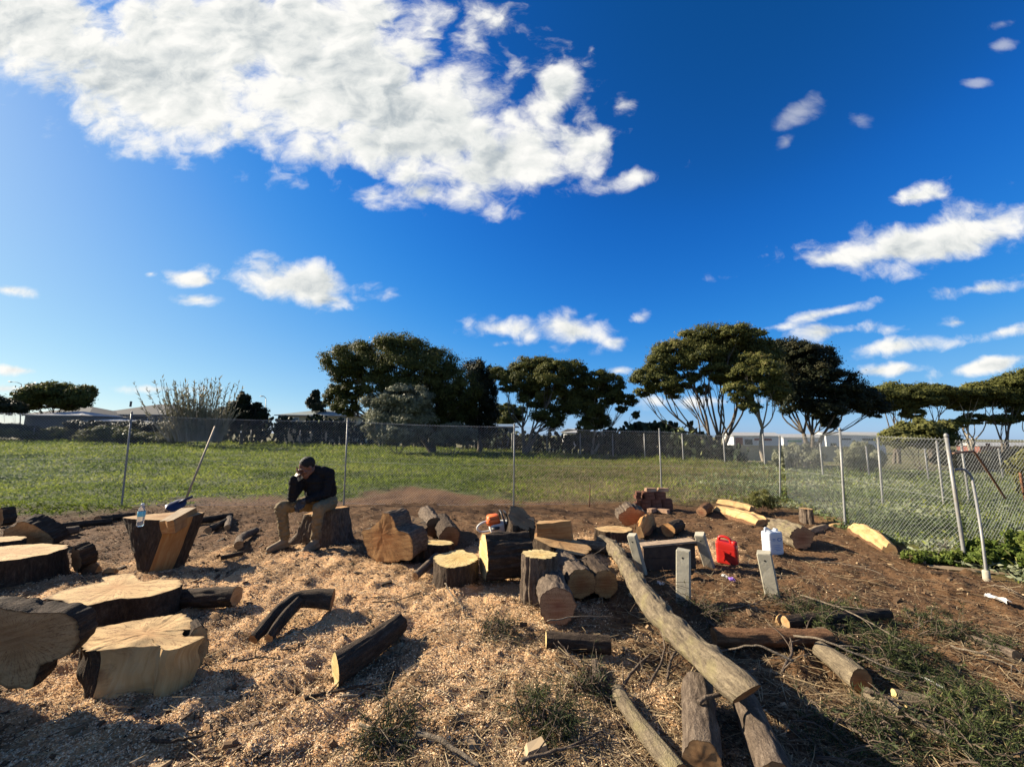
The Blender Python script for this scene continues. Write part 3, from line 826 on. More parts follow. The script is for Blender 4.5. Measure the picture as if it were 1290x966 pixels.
def lobed(N, seed, lobes=0.10, k=(2, 3, 5, 7, 11, 16, 23)):
    r = np.random.default_rng(seed)
    th = np.linspace(0, 2 * np.pi, N, endpoint=False)
    v = np.ones(N)
    for i, kk in enumerate(k): v += lobes / (1 + 0.35 * i) * r.uniform(0.4, 1) * np.cos(kk * th + r.uniform(0, 6.28))
    return v
def lying(label, a, b, r0, r1=None, bark='dark', cut='pale', bend=0.0, lobes=0.035, N=64, name='log', lift0=0.0, lift1=0.0, cap0=True, cap1=True, rough=1.0, group=None, cut0=None, tilt0=0.0, seed=None, sink=0.04, mid=None, squash=1.0):
    "a log on the ground: photo pixels of the ground contact under its two ends, radii in metres"
    r1 = r0 if r1 is None else r1
    A = G(*a) if not isinstance(a, Vector) else a
    B = G(*b) if not isinstance(b, Vector) else b
    A = A + Vector((0, 0, r0 * (1 - sink) + lift0)); B = B + Vector((0, 0, r1 * (1 - sink) + lift1))
    ln = (B - A).length
    side = Vector((-(B - A).y, (B - A).x, 0)).normalized()
    pts = [A] + ([A.lerp(B, 0.5) + side * bend * ln + Vector((0, 0, mid or 0))] if (bend or mid) else []) + [B]
    n = max(6, int(ln / 0.024))
    pts = catmull(pts, n) if len(pts) > 2 else np.linspace(list(A), list(B), n)
    sd = seed or (_seed[0] + 1)
    pf = lobed(N, sd, lobes)
    _, (fa, fb) = frames(pts)
    d = unit(np.gradient(pts, axis=0))
    t = np.linspace(0, 1, n)
    rr = r0 + (r1 - r0) * t
    rr = rr * (1 + 0.10 * (vnoise(np.stack([t * ln * 3.3, 0 * t, 0 * t], -1), sd) - 0.5))
    th = np.linspace(0, 2 * np.pi, N, endpoint=False)
    X = np.cos(th) * pf; Y = np.sin(th) * pf * squash
    loops = pts[:, None] + rr[:, None, None] * (X[None, :, None] * fa[:, None] + Y[None, :, None] * fb[:, None])
    if tilt0:                                                       # an oblique first cut
        k = X * tilt0 * r0
        loops = loops + d[:, None] * (k[None, :, None] * (1 - t)[:, None, None])
    return wood(name, label, loops, bark, cut, cap0, cap1, rough=rough, group=group, cut0=cut0, cat='log')

def outline_loop(pts, N):
    return catmull([(x, y, 0) for x, y in pts], N, True)
def upright(label, xl, xr, yb, yf, yg, bark='dark', cut='pale', lobes=0.10, seed=None, N=130, flare=0.12, name='wood_round', tilt=(0, 0), shape=None, twist=0.0, cat='wood round', dz=0.0, rough=1.0, cutcols=(), rip='pale', h=None, caprough=0.006, group=None, pith=(0, 0), lean=(0, 0)):
    """a sawn round standing on end, from the photo: left and right edge of its top, back and front of the top,
    and the lowest front pixel where it meets the ground"""
    xm = 0.5 * (xl + xr)
    front = G(xm, yg)
    ppm = scale_at(front)
    hh = h or max(0.03, (yg - yf) / ppm * 1.01)
    zt = front.z + hh
    back = P(xm, yb, zt)
    pf = P(xm, yf, zt)
    depth = max(0.08, back.y - pf.y)
    ry = depth / 2
    c = pf.lerp(back, 0.5)
    rx = (xr - xl) / 2 / (FPX / c.y)
    sd = seed or (_seed[0] + 1)
    if shape is None:
        th = np.linspace(0, 2 * np.pi, N, endpoint=False)
        w = lobed(N, sd, lobes)
        O = np.stack([np.cos(th) * w, np.sin(th) * w], -1)
        O = O / np.abs(O).max(0)
    else:
        O = outline_loop(shape, N)[:, :2]
    O = O * np.array([rx, ry])
    n = max(6, int(hh / 0.017))
    loops = []
    zb = Hs(c.x, c.y) - 0.03
    for i, t in enumerate(np.linspace(0, 1, n)):
        k = 1 + flare * (1 - t) ** 2
        z = zb + (zt - zb) * t
        tz = (O[:, 0] * tilt[0] + O[:, 1] * tilt[1]) * t
        ca, sa = math.cos(twist * (1 - t)), math.sin(twist * (1 - t))
        loops.append(np.stack([c.x + lean[0] * (t - 1) + k * (O[:, 0] * ca - O[:, 1] * sa), c.y + lean[1] * (t - 1) + k * (O[:, 0] * sa + O[:, 1] * ca), z + dz + tz], -1))
    return wood(name, label, np.array(loops), bark, cut, False, True, cutcols, rip, rough, cat=cat, caprough=caprough, group=group, pith=pith)
def facing(label, cx, cy, rx_px, ry_px, yg, axis, length, bark='dark', cut='orange', lobes=0.12, seed=None, N=130, shape=None, taper=1.0, name='wood_round', cat='wood round', dist=None, tiltface=0.0, pith=(0, 0), caprough=0.006, roll=0.0):
    """a round lying on its bark with a sawn face towards the camera: photo centre and half sizes of the face,
    axis = world direction from that face into the wood"""
    g = G(cx, yg)
    y = dist or g.y
    c = PD(cx, cy, y)
    ppm = FPX / y
    ax = Vector(axis).normalized()
    a = Vector((0, 0, 1)).cross(ax).normalized()
    if a.x < 0: a = -a
    b = ax.cross(a)
    if b.z < 0: b = -b
    k = max(0.35, abs(a.x))
    rx, ry = rx_px / ppm / k, ry_px / ppm
    sd = seed or (_seed[0] + 1)
    if shape is None:
        th = np.linspace(0, 2 * np.pi, N, endpoint=False)
        w = lobed(N, sd, lobes)
        O = np.stack([np.cos(th) * w, np.sin(th) * w], -1)
        O = O / np.abs(O).max(0)
    else: O = outline_loop(shape, N)[:, :2]
    O = O * np.array([rx, ry])
    n = max(6, int(length / 0.017))
    loops = []
    for t in np.linspace(0, 1, n):
        kk = 1 + (taper - 1) * t
        loops.append(np.array(c)[None] + kk * (O[:, 0:1] * np.array(a) + O[:, 1:2] * np.array(b)) + np.array(ax) * length * t + np.array([0, 0, -(1 - kk) * ry * t]))
    return wood(name, label, np.array(loops), bark, cut, True, True, cat=cat, pith=pith, caprough=caprough)
def split(label, a, b, w, h, rip='pale', bark=None, name='split_log', group=None, lift=0.0, taper=0.7, seed=None, cat='split log', tilt=0.0):
    "a split piece with a rough three or four sided section, lying between two ground pixels"
    A = G(*a) if not isinstance(a, Vector) else a
    B = G(*b) if not isinstance(b, Vector) else b
    r = np.random.default_rng(seed or (_seed[0] + 40))
    _seed[0] += 1
    dvec = (B - A); ln = dvec.length; dvec.normalize()
    side = Vector((-dvec.y, dvec.x, 0)).normalized()
    up = side.cross(dvec) * -1
    if up.z < 0: up = -up
    n = max(5, int(ln / 0.05)); N = 16
    sec = np.array([(-0.5, 0.0), (-0.46, 0.45), (-0.1, 1.0), (0.32, 0.78), (0.5, 0.2), (0.35, -0.02)]) + r.normal(0, 0.06, (6, 2))
    sec = np.concatenate([sec, sec[:1]])
    tt = np.linspace(0, 6, N, endpoint=False); i = tt.astype(int); f = (tt - i)[:, None]
    O = sec[i] * (1 - f) + sec[i + 1] * f
    loops = []
    for t in np.linspace(0, 1, n):
        k = 1 - (1 - taper) * abs(2 * t - 1) ** 3
        c = np.array(A.lerp(B, t)) + np.array([0, 0, lift - 0.01])
        J = O * np.array([w, h]) * k
        loops.append(c + J[:, 0:1] * np.array(side) + J[:, 1:2] * np.array(up) + (vnoise(np.stack([O[:, 0] * 5, O[:, 1] * 5, np.full(N, t * ln * 6)], -1), _seed[0]) - 0.5)[:, None] * 0.25 * h * np.array(up))
    L = np.array(loops); V = L.reshape(-1, 3)
    base = np.array([*V.mean(0)[:2], V[:, 2].min()])
    s = np.repeat(np.linspace(0, ln, n), N)
    rc = np.stack([np.tile(np.linspace(0, (w + h) * 2, N), n), s, np.full(len(V), _seed[0] * 2.7)], -1)
    F = grid_faces(n, N, True)
    midx = np.zeros(len(F), int)
    mats = [RIP[rip], BARK[bark or 'red']]
    if bark:
        colid = np.tile(np.arange(N), n - 1)
        midx[(colid >= 12) | (colid <= 1)] = 1
    o = mk(name, V, F, None, None, False, {'rc': rc, 'bc': rc}, base, mats, midx)
    tag(o, label, cat, group)
    fan_cap('cut_face', L[0], L[0].mean(0) - L[1].mean(0), CUT['tan'], o, base, K=3)
    fan_cap('cut_face', L[-1], L[-1].mean(0) - L[-2].mean(0), CUT['tan'], o, base, K=3)
    return o

# ------------------------------------------------------------------ the felled wood, left group
upright('wide sawn round cut off by the left edge of the picture', -40, 68, 684, 709, 738, cut='pale', seed=3, lobes=0.05)
upright('small pale slab behind the wide round at the left edge', -30, 27, 675, 684, 700, cut='pale', seed=5, lobes=0.08)
facing('dusty pale round lying on edge at the far left of the yard', 34, 672, 34, 17, 690, (0.1, 0.9, 0.35), 0.18, bark='dark', cut='tan', seed=8, lobes=0.09,
       shape=[(-1, -0.9), (-0.95, 0.1), (-0.5, 0.55), (0.05, 1.0), (0.6, 0.5), (1.0, -0.2), (0.85, -0.9), (0, -1)])
facing('small orange tan offcut standing at the far left edge', 0, 652, 7, 12, 664, (0.2, 0.95, 0), 0.15, cut='orange', seed=10)
upright('broad fluted slab with a wavy pale top in the left foreground', 90, 216, 722, 766, 800, cut='pale', seed=12, flare=0.05, pith=(-0.1, 0.1),
        shape=[(1.0, 0.10), (0.72, 0.55), (0.30, 0.62), (0.05, 0.45), (-0.25, 0.70), (-0.62, 1.0), (-0.95, 0.72), (-0.72, 0.42), (-0.98, -0.1), (-0.88, -0.55), (-0.40, -0.72), (-0.22, -1.0), (0.10, -0.95), (0.42, -0.55), (0.8, -0.45)])

def table_stump():
    "inverted taper: wide at the top, narrow at the foot, one side ripped flat"
    f = G(182, 722)
    ppm = scale_at(f)
    N = 64
    top = [(-0.46, 0.02), (-0.30, -0.06), (-0.08, -0.10), (0.20, -0.12), (0.33, 0.10), (0.26, 0.36), (-0.05, 0.38), (-0.30, 0.22)]
    bot = [(-0.14, 0.04), (-0.10, -0.04), (-0.04, -0.08), (0.02, -0.09), (0.17, 0.06), (0.20, 0.22), (0.04, 0.30), (-0.12, 0.20)]
    def res(p, straight):
        out = []
        for i in range(8):
            a, b = np.array(p[i]), np.array(p[(i + 1) % 8])
            for t in np.linspace(0, 1, 8, endpoint=False):
                q = a * (1 - t) + b * t
                if i != 3: q = q * (1 + 0.05 * math.sin(t * 3.14))
                out.append(q)
        return np.array(out)
    T, B = res(top, 1), res(bot, 1)
    hgt = 0.60
    loops = []
    for t in np.linspace(0, 1, 30):
        k = t ** 0.8
        O = B * (1 - k) + T * k
        loops.append(np.stack([f.x + O[:, 0], f.y + 0.1 + O[:, 1], np.full(N, f.z - 0.03 + (hgt + 0.03) * t)], -1))
    return wood('tree_stump', 'tapered stump with a flat ripped side and a water bottle standing on it', np.array(loops), 'dark', 'tan', False, True, [(24, 32)], 'orange', cat='stump', caprough=0.004)
STUMP4 = table_stump()
def plank_prism(label, name, quad_top, thick, rip='orange', bark=None, cat='offcut'):
    "a thick flat offcut: four upper corners in world space, extruded downwards"
    T = [Vector(q) for q in quad_top]
    N = 24
    loops = []
    n = Vector((T[1] - T[0])).cross(T[2] - T[1]).normalized()
    if n.z < 0: n = -n
    ring = []
    for i in range(4):
        for t in np.linspace(0, 1, N // 4, endpoint=False): ring.append(T[i].lerp(T[(i + 1) % 4], t))
    ring = np.array([list(q) for q in ring])
    for t in np.linspace(0, 1, 6):
        loops.append(ring - np.array(n) * thick * (1 - t))
    L = np.array(loops)
    _seed[0] += 1
    L = L + (vnoise(L * 12, _seed[0])[..., None] - 0.5) * 0.018
    V = L.reshape(-1, 3)
    base = np.array([*V.mean(0)[:2], V[:, 2].min()])
    per = np.linspace(0, 1.4, N)
    rc = np.stack([np.repeat(np.linspace(0, thick, 6), N), np.tile(per, 6), np.full(len(V), _seed[0] * 1.9)], -1)
    F = grid_faces(6, N, True)
    o = mk(name, V, F, RIP[rip], None, False, {'rc': rc}, base)
    tag(o, label, cat)
    c = L[-1].mean(0)
    fan_cap('cut_face', L[-1], np.array(n), RIP['grey'] if bark is None else CUT[bark], o, base, K=4)
    fan_cap('cut_face', L[0], -np.array(n), RIP[rip], o, base, K=3)
    return o
_t = STUMP4.location
plank_prism('thick sloping slab propped behind the tapered stump', 'wood_slab',
            [PD(201, 656.5, 4.66), PD(217, 655.5, 4.56), PD(247, 639, 5.15), PD(228, 640, 5.5)], 0.15, 'orange', None)
def block9():
    "block with a ripped front, bark on the left"
    f = G(146, 882)
    top = [(x * 0.74, y * 0.58) for x, y in [(-0.58, 0.34), (-0.55, 0.06), (-0.34, -0.02), (-0.22, -0.06), (0.38, 0.02), (0.47, 0.22), (0.15, 0.26), (0.30, 0.42), (-0.05, 0.60), (-0.30, 0.52)]]
    N = 160
    def res(p, sc_=1.0):
        out = []
        n = len(p)
        for i in range(n):
            a, b = np.array(p[i]), np.array(p[(i + 1) % n])
            for t in np.linspace(0, 1, N // n, endpoint=False): out.append(a * (1 - t) + b * t)
        out = np.array(out)
        return out + (vnoise(np.column_stack([out * 9, np.zeros(len(out))]), 71)[:, None] - 0.5) * 0.07 + (vnoise(np.column_stack([out * 31, np.zeros(len(out))]), 72)[:, None] - 0.5) * 0.02
    T = res(top)
    loops = []
    cx = f.x + 0.02
    for t in np.linspace(0, 1, 24):
        O = T + (vnoise(np.column_stack([T * 6, np.full(N, t * 3.0)]), 73)[:, None] - 0.5) * 0.05
        O[:, 0] *= 0.86 + 0.14 * t; O[:, 1] = O[:, 1] * (0.9 + 0.1 * t) + 0.02
        loops.append(np.stack([cx + O[:, 0], f.y + O[:, 1] + 0.03, np.full(N, f.z - 0.03) + (0.30 + 0.10 * O[:, 1] - 0.03 * O[:, 0]) * t], -1))
    return wood('wood_block', 'split block with a broad ripped front face in the left foreground', np.array(loops), 'dark', 'pale', False, True, [(48, 80)], 'pale', cat='wood block', caprough=0.012)
block9()
facing('short pale end piece leaning on the right of the ripped block', 247, 817, 8, 25, 845, (-0.75, 0.65, 0), 0.14, cut='tan', seed=21, lobes=0.04)
facing('big round tipped on edge showing its dusty sawn face at the left edge', 4, 814, 74, 50, 868, (-0.16, 0.97, 0.08), 0.12, bark='dark', cut='tan', seed=23, pith=(0.2, 0.2), dist=2.42,
       shape=[(1.0, 0.25), (0.9, 0.62), (0.3, 0.80), (-0.5, 0.95), (-1, 0.6), (-1, -0.4), (-0.55, -0.72), (-0.2, -0.55), (0.05, -0.92), (0.4, -0.98), (0.55, -0.5), (0.9, -0.25)])
facing('bulky round behind the tipped one, out at the left', -230, 840, 60, 70, 930, (0.4, 0.8, 0), 0.5, cut='tan', seed=24)
upright('tall round standing just outside the left of the picture', -330, -120, 690, 780, 960, cut='pale', seed=26)
lying('dark thick branch log with a pale end behind the fluted slab', (297, 762), (214, 764), 0.082, 0.075, 'dark', 'tan', bend=0.02)
facing('little dark log end standing left of the tapered stump', 96, 705, 11, 16, 722, (0.25, 0.9, 0.2), 0.14, bark='dark', cut='brown', seed=28)
split('reddish bark chunk beside the little dark log end', (104, 718), (124, 719), 0.10, 0.10, 'brown', 'red', cat='bark piece', name='bark_piece')
split('orange chunk of bark left of the foot of the tapered stump', (131, 722), (147, 721), 0.09, 0.07, 'orange', 'red', cat='bark piece', name='bark_piece')
split('pale wedge offcut lying between the left rounds', (10, 782), (44, 764), 0.16, 0.06, 'pale', 'dark', cat='offcut', name='offcut')
split('dark curl of bark standing on the pale wedge offcut', (28, 782), (58, 762), 0.05, 0.09, 'brown', 'dark', cat='bark piece', name='bark_piece')
# rubble between the tapered stump and the seated man
lying('short grey branch stub with a pale end near the shovel', (286, 668), (289, 655), 0.05, 0.05, 'grey', 'tan')
lying('knotty grey branch piece left of the man', (300, 692), (322, 672), 0.06, 0.05, 'grey', 'tan', bend=0.08)
lying('thin dark branch in front of the rubble left of the man', (277, 706), (306, 699), 0.028, 0.025, 'dark', 'tan', bend=0.05)
lying('dark broken bough lying behind the sloping slab', (236, 662), (292, 652), 0.06, 0.05, 'dark', 'brown', bend=-0.05)
lying('rough dark log at the back of the rubble heap', (262, 672), (284, 660), 0.055, 0.05, 'dark', 'tan')
lying('half buried dark limb under the fence at the left', (76, 668), (140, 660), 0.06, 0.05, 'dark', 'brown', bend=0.05)
lying('dusty grey log lying behind the left rounds', (62, 678), (98, 672), 0.07, 0.065, 'grey', 'tan')
lying('dark rotten log behind the water bottle', (122, 660), (168, 652), 0.07, 0.05, 'dark', 'brown', bend=0.06)
split('pale chunk of wood behind the water bottle', (148, 655), (166, 652), 0.16, 0.12, 'grey', 'dark', cat='offcut', name='offcut')

# forked branch on the sawdust
def forked():
    a = G(318, 812); b = G(368, 778); c = G(418, 772); d = G(340, 810)
    main = catmull([a + Vector((0, 0, 0.04)), b + Vector((0, 0, 0.13)), c + Vector((0, 0, 0.11))], 30)
    prong = np.array(catmull([b + Vector((0.06, -0.02, 0.14)), b.lerp(d, 0.5) + Vector((0.02, -0.05, 0.09)), d + Vector((0, -0.02, 0.045))], 18))
    def loops(pts, r0, r1, sd, N=28):
        _, (fa, fb) = frames(pts)
        th = np.linspace(0, 2 * np.pi, N, endpoint=False); w = lobed(N, sd, 0.08)
        rr = np.linspace(r0, r1, len(pts))
        return pts[:, None] + rr[:, None, None] * ((np.cos(th) * w)[None, :, None] * fa[:, None] + (np.sin(th) * w)[None, :, None] * fb[:, None])
    o = wood('forked_branch', 'dark forked branch propped on the sawdust in front of the man', loops(main, 0.036, 0.082, 5), 'dark', 'brown', cat='branch', rough=2.0)
    k = wood('prong', 'x', loops(prong, 0.045, 0.034, 6), 'dark', 'tan', False, True, rough=1.4)
    for q in ('label', 'category'): del k[q]
    for ch in list(k.children):
        ch.parent = o
        ch.location = Vector(k.location) - Vector(o.location)
    k.location = Vector(k.location) - Vector(o.location)
    k.parent = o
forked()
lying('dark log with a bright yellow sawn end in the centre foreground', (421, 864), (503, 797), 0.098, 0.075, 'dark', 'yellow', bend=-0.03, tilt0=0.5, lobes=0.06)

# ------------------------------------------------------------------ centre group
facing('big round with a lobed orange face standing on edge right of the man', 487, 678, 36, 30, 710, (0.42, 0.88, 0.10), 0.30, bark='grey', cut='orange', seed=31, taper=0.95, pith=(0.2, -0.1),
       shape=[(-0.93, -0.25), (-1.0, 0.15), (-0.62, 0.30), (-0.42, 0.55), (-0.22, 0.72), (-0.12, 0.98), (0.12, 1.0), (0.30, 0.78), (0.42, 0.42), (0.85, 0.30), (1.0, -0.1), (0.93, -0.62), (0.45, -0.80), (0.1, -0.95), (-0.45, -1.0), (-0.72, -0.8)])
upright('leaning slab with a pale top behind the lobed orange round', 498, 540, 654, 668, 690, cut='tan', seed=33, tilt=(-0.35, 0.1), flare=0.0)
lying('short thick log on its side behind the lobed round', (548, 676), (536, 655), 0.15, 0.14, 'grey', 'brown', seed=34)
lying('dark leaning log end left of the orange sawdust patch', (566, 690), (556, 668), 0.15, 0.14, 'dark', 'brown', seed=35)
upright('low dark slab with a pale top between the lobed round and the stub stump', 520, 573, 680, 687, 706, cut='yellow', seed=36, lobes=0.06)
upright('round stump block with a bright top and a side branch', 549, 601, 692, 715, 740, cut='yellow', seed=37, lobes=0.09, flare=0.03,
        shape=[(1.0, 0.15), (0.7, 0.55), (0.35, 0.7), (0.1, 0.98), (-0.35, 0.85), (-0.75, 0.55), (-1.05, 0.15), (-0.85, -0.5), (-0.4, -0.95), (0.1, -1.0), (0.65, -0.72), (0.95, -0.3)])
lying('stub of branch poking left from the bright topped block', (523, 730), (551, 716), 0.04, 0.05, 'grey', 'tan', lift1=0.08)
facing('dark block with a bright yellow sawn end facing left', 609, 701, 9, 27, 731, (0.93, 0.28, 0.0), 0.50, bark='dark', cut='yellow', seed=39, lobes=0.07, dist=4.38)
upright('tall dark chunk leaning behind the yellow ended block', 638, 674, 645, 660, 716, cut='brown', seed=40, tilt=(-0.5, 0.2), flare=0.0, lean=(0.1, 0))
plank_prism('orange topped slab carrying the chainsaw', 'wood_slab', [PD(603, 680, 4.75), PD(640, 677, 4.75), PD(638, 668, 5.1), PD(607, 671, 5.1)], 0.20, 'orange', 'orange')
plank_prism('squared timber block standing behind the big slab', 'timber_block', [PD(675, 660, 5.55), PD(718, 656.5, 5.55), PD(720, 655, 5.85), PD(678, 656, 5.85)], 0.27, 'orange', 'tan')
upright('wide slab with a dusty tan top behind the tall round', 672, 740, 673, 693, 708, cut='tan', seed=43, lobes=0.07, flare=0.0, tilt=(-0.08, 0.1),
        shape=[(1.0, -0.4), (0.85, 0.1), (0.3, 0.5), (-0.3, 1.0), (-0.45, 0.8), (-0.9, 0.6), (-0.95, 0.1), (-0.4, -0.5), (0.1, -0.9), (0.6, -1.0)])
upright('tall round with a bright yellow top in the middle of the yard', 657, 702, 692, 704, 756, bark='grey', cut='yellow', seed=44, lobes=0.07, flare=0.06)
lying('log with pinkish rings facing the camera in front of the tall round', (703, 788), (690, 748), 0.150, 0.155, 'grey', 'pink', seed=45, lobes=0.03, sink=0.02)
lying('log with a tan ringed end lying behind the pinkish one', (733, 754), (706, 722), 0.145, 0.14, 'grey', 'orange', seed=46, lobes=0.04)
lying('brown ended log half hidden between the tan ended log and the long trunk', (763, 752), (744, 728), 0.13, 0.13, 'dark', 'orange', seed=47)
# the long trunk
_e = PD(940, 874, 2.14)
_b = G(776, 706)
_m1 = PD(812, 750, 3.5)
_pts = catmull([Vector((_b.x - 0.10, _b.y + 0.42, _b.z + 0.14)), Vector((_b.x, _b.y, _b.z + 0.12)), _m1, PD(858, 801, 2.82), _e], 150)
def trunk():
    N = 56
    _, (fa, fb) = frames(_pts)
    th = np.linspace(0, 2 * np.pi, N, endpoint=False); w = lobed(N, 77, 0.05)
    t = np.linspace(0, 1, len(_pts))
    rr = 0.080 + 0.008 * t + 0.022 * (vnoise(np.stack([t * 14, 0 * t, 0 * t], -1), 8) - 0.5) * 2
    rr = rr + 0.016 * np.exp(-((t - 0.30) / 0.02) ** 2) + 0.012 * np.exp(-((t - 0.72) / 0.03) ** 2)
    rr = rr[:, None] * np.ones(N)[None]
    for kt, ka, kr in ((0.18, 0.6, .5), (0.33, 2.2, .55), (0.44, 0.9, .45), (0.52, 2.8, .5), (0.63, 1.3, .6), (0.77, 2.4, .5), (0.86, 0.8, .4), (0.25, 3.6, .5), (0.70, 4.0, .5)):
        da = np.angle(np.exp(1j * (th - ka)))[None]
        rr = rr * (1 + kr * 0.55 * np.exp(-(da / 0.33) ** 2 - ((t[:, None] - kt) / 0.011) ** 2) - 0.10 * np.exp(-(da / 0.9) ** 2 - ((t[:, None] - kt - 0.03) / 0.02) ** 2))
    L = _pts[:, None] + rr[:, :, None] * ((np.cos(th) * w)[None, :, None] * fa[:, None] + (np.sin(th) * w)[None, :, None] * fb[:, None])
    dd = unit(np.gradient(_pts, axis=0)); upn = np.array([-0.35, 0.0, 0.94])
    offc = ((L - _pts[:, None]) @ upn)
    rr_end = 1 - 0.16 * sstep(0.80, 1.0, t)
    L = _pts[:, None] + (L - _pts[:, None]) * rr_end[:, None, None]
    L = L + dd[:, None] * (np.clip(offc, -0.2, 0.2) * sstep(0.90, 1.0, t)[:, None] * 1.0)[..., None]
    return wood('fallen_trunk', 'long pale fallen trunk running from the posts to the foreground', L, 'tan', 'brown', cat='log', rough=1.25)
trunk()
lying('crooked grey limb joining the far end of the long trunk', (783, 700), (728, 691), 0.085, 0.07, 'tan', 'tan', bend=0.06, seed=50)
lying('grey log pointing at the camera under the long trunk, left of two', (886, 984), (879, 884), 0.088, 0.085, 'grey', 'brown', seed=51)
lying('grey log pointing at the camera under the long trunk, right of two', (984, 1015), (941, 905), 0.085, 0.078, 'grey', 'brown', seed=52)
lying('slim pale log lying diagonally left of the two grey logs', (858, 990), (778, 880), 0.046, 0.042, 'tan', 'brown', bend=0.03, seed=53)
lying('short dark log with a bright end before the pinkish log', (688, 818), (768, 822), 0.062, 0.058, 'dark', 'yellow', seed=54)
lying('upright looking grey stick stub in the middle foreground', (753, 874), (749, 838), 0.024, 0.022, 'grey', 'tan', seed=55)
lying('long straight reddish log behind the green branches', (900, 812), (1046, 815), 0.062, 0.066, 'red', 'brown', seed=56)
lying('mossy log with a dark round end among the green branches', (1086, 872), (1034, 828), 0.075, 0.06, 'tan', 'brown', seed=57)
lying('pale short log below the mossy log', (1138, 910), (1092, 882), 0.045, 0.042, 'tan', 'tan', seed=58)
lying('pale short log with a squared end at the right', (1176, 898), (1128, 887), 0.048, 0.046, 'tan', 'yellow', seed=59)
lying('tiny pale log between the two short ones', (1166, 908), (1144, 903), 0.034, 0.034, 'tan', 'yellow', seed=60)
lying('smooth pale branch log near the right edge', (1281, 832), (1226, 810), 0.036, 0.032, 'grey', 'tan', seed=61)
lying('dark pole on the ground behind the green branches', (990, 790), (1120, 778), 0.045, 0.04, 'dark', 'tan', seed=62)
# ------------------------------------------------------------------ back right of the yard
facing('reddish round standing on edge before the bricks', 797, 651, 18, 13, 666, (0.0, 0.95, 0.2), 0.25, bark='grey', cut='pink', seed=65)
upright('flat round with a pale sunlit top behind the leaning posts', 750, 797, 662, 671, 683, cut='pale', seed=66, lobes=0.06)
split('jagged split stump piece right of the flat round', (806, 678), (822, 662), 0.22, 0.30, 'orange', 'red', cat='split log')
lying('short log with a round tan end behind the dark board', (842, 676), (856, 668), 0.11, 0.10, 'dark', 'orange', seed=68)
split('pale sawdusty offcut behind the dark board', (768, 682), (784, 678), 0.2, 0.16, 'pale', 'red', cat='offcut', name='offcut')
lying('short reddish log on its side under the back fence', (884, 651), (892, 644), 0.10, 0.10, 'red', 'pink', seed=70)
for i, (a, b, w, h, lf) in enumerate([((903, 644), (940, 652), 0.30, 0.16, 0), ((912, 648), (958, 662), 0.28, 0.18, 0), ((906, 640), (948, 650), 0.26, 0.15, 0.10), ((930, 650), (966, 662), 0.24, 0.16, 0.03), ((948, 655), (985, 660), 0.18, 0.10, 0)]):
    split(['leftmost of the pale split logs by the back fence', 'longest pale split log in the pile by the back fence', 'topmost pale split log of the pile by the back fence', 'front pale split log of the pile by the back fence', 'flat pale split piece at the right of that pile'][i], a, b, w, h, 'pale' if i < 4 else 'grey', 'red', group='split logs piled by the back fence', lift=lf, seed=100 + i)
lying('split log with a reddish end behind the white jug', (1012, 692), (980, 676), 0.17, 0.15, 'tan', 'pink', seed=75, lobes=0.10, cut0='pink')
upright('small grey stump standing near the corner of the fence', 1009, 1022, 639, 642, 658, bark='grey', cut='tan', seed=76)
split('grey split piece right of the small grey stump', (1020, 672), (1042, 664), 0.14, 0.08, 'grey', 'grey')
split('flat pale board piece below the fence post', (1046, 662), (1064, 661), 0.10, 0.05, 'pale', None, cat='offcut', name='offcut')
split('long split slab with orange bark lying along the side fence', (1076, 668), (1122, 696), 0.26, 0.20, 'pale', 'red', seed=120)
split('weathered plank lying at the foot of the corner post', (1168, 712), (1276, 722), 0.10, 0.025, 'grey', None, cat='plank', name='plank')
lying('reddish block end in shadow right of the dark board', (812, 668), (824, 664), 0.05, 0.05, 'red', 'pink')
# ------------------------------------------------------------------ plain materials
def plain(name, c, rough=0.6, metal=0.0, spec=0.4, var=0.25, scale=14, dirt=None, bumpy=0.0, trans=0.0):
    m, t, b = new_mat(name)
    p = objc(t)
    n = t.noise(p, scale, 5, 0.6)
    cc = t.ramp(n, [(0.3, [k * (1 - var) for k in c]), (0.7, [min(1, k * (1 + var)) for k in c])])
    if dirt: cc = t.mix(t.maprange(t.noise(p, scale * 0.6, 5, 0.7), 0.5, 0.72, 0, dirt[1]), cc, dirt[0])
    t.link(cc, b.inputs['Base Color'])
    b.inputs['Roughness'].default_value = rough
    b.inputs['Metallic'].default_value = metal
    b.inputs['Specular IOR Level'].default_value = spec
    if trans: b.inputs['Transmission Weight'].default_value = trans; b.inputs['IOR'].default_value = 1.4
    if bumpy: bump(t, b, t.noise(p, scale * 5, 4, 0.7), bumpy, 0.006)
    return m
M['galv'] = plain('galvanised_steel', (0.20, 0.20, 0.19), 0.55, 0.3, 0.5, 0.2, 22, ((0.25, 0.19, 0.12), 0.45))
M['wire'] = plain('galvanised_wire', (0.42, 0.43, 0.42), 0.7, 0.0, 0.2, 0.15, 5)
M['oldwire'] = plain('dull_wire', (0.12, 0.12, 0.11), 0.8, 0.0, 0.2, 0.2, 5)
M['sidewire'] = plain('weathered_wire', (0.25, 0.26, 0.25), 0.75, 0.0, 0.2, 0.15, 5)
M['rust'] = plain('rusty_pipe', (0.17, 0.085, 0.045), 0.8, 0.2, 0.3, 0.4, 30, ((0.35, 0.33, 0.30), 0.6))
M['concrete'] = plain('concrete', (0.34, 0.31, 0.235), 0.9, 0, 0.2, 0.16, 9, ((0.22, 0.20, 0.12), 0.5), 0.5)
M['redplastic'] = plain('red_plastic', (0.46, 0.014, 0.008), 0.42, 0, 0.45, 0.12, 8, ((0.30, 0.05, 0.03), 0.35))
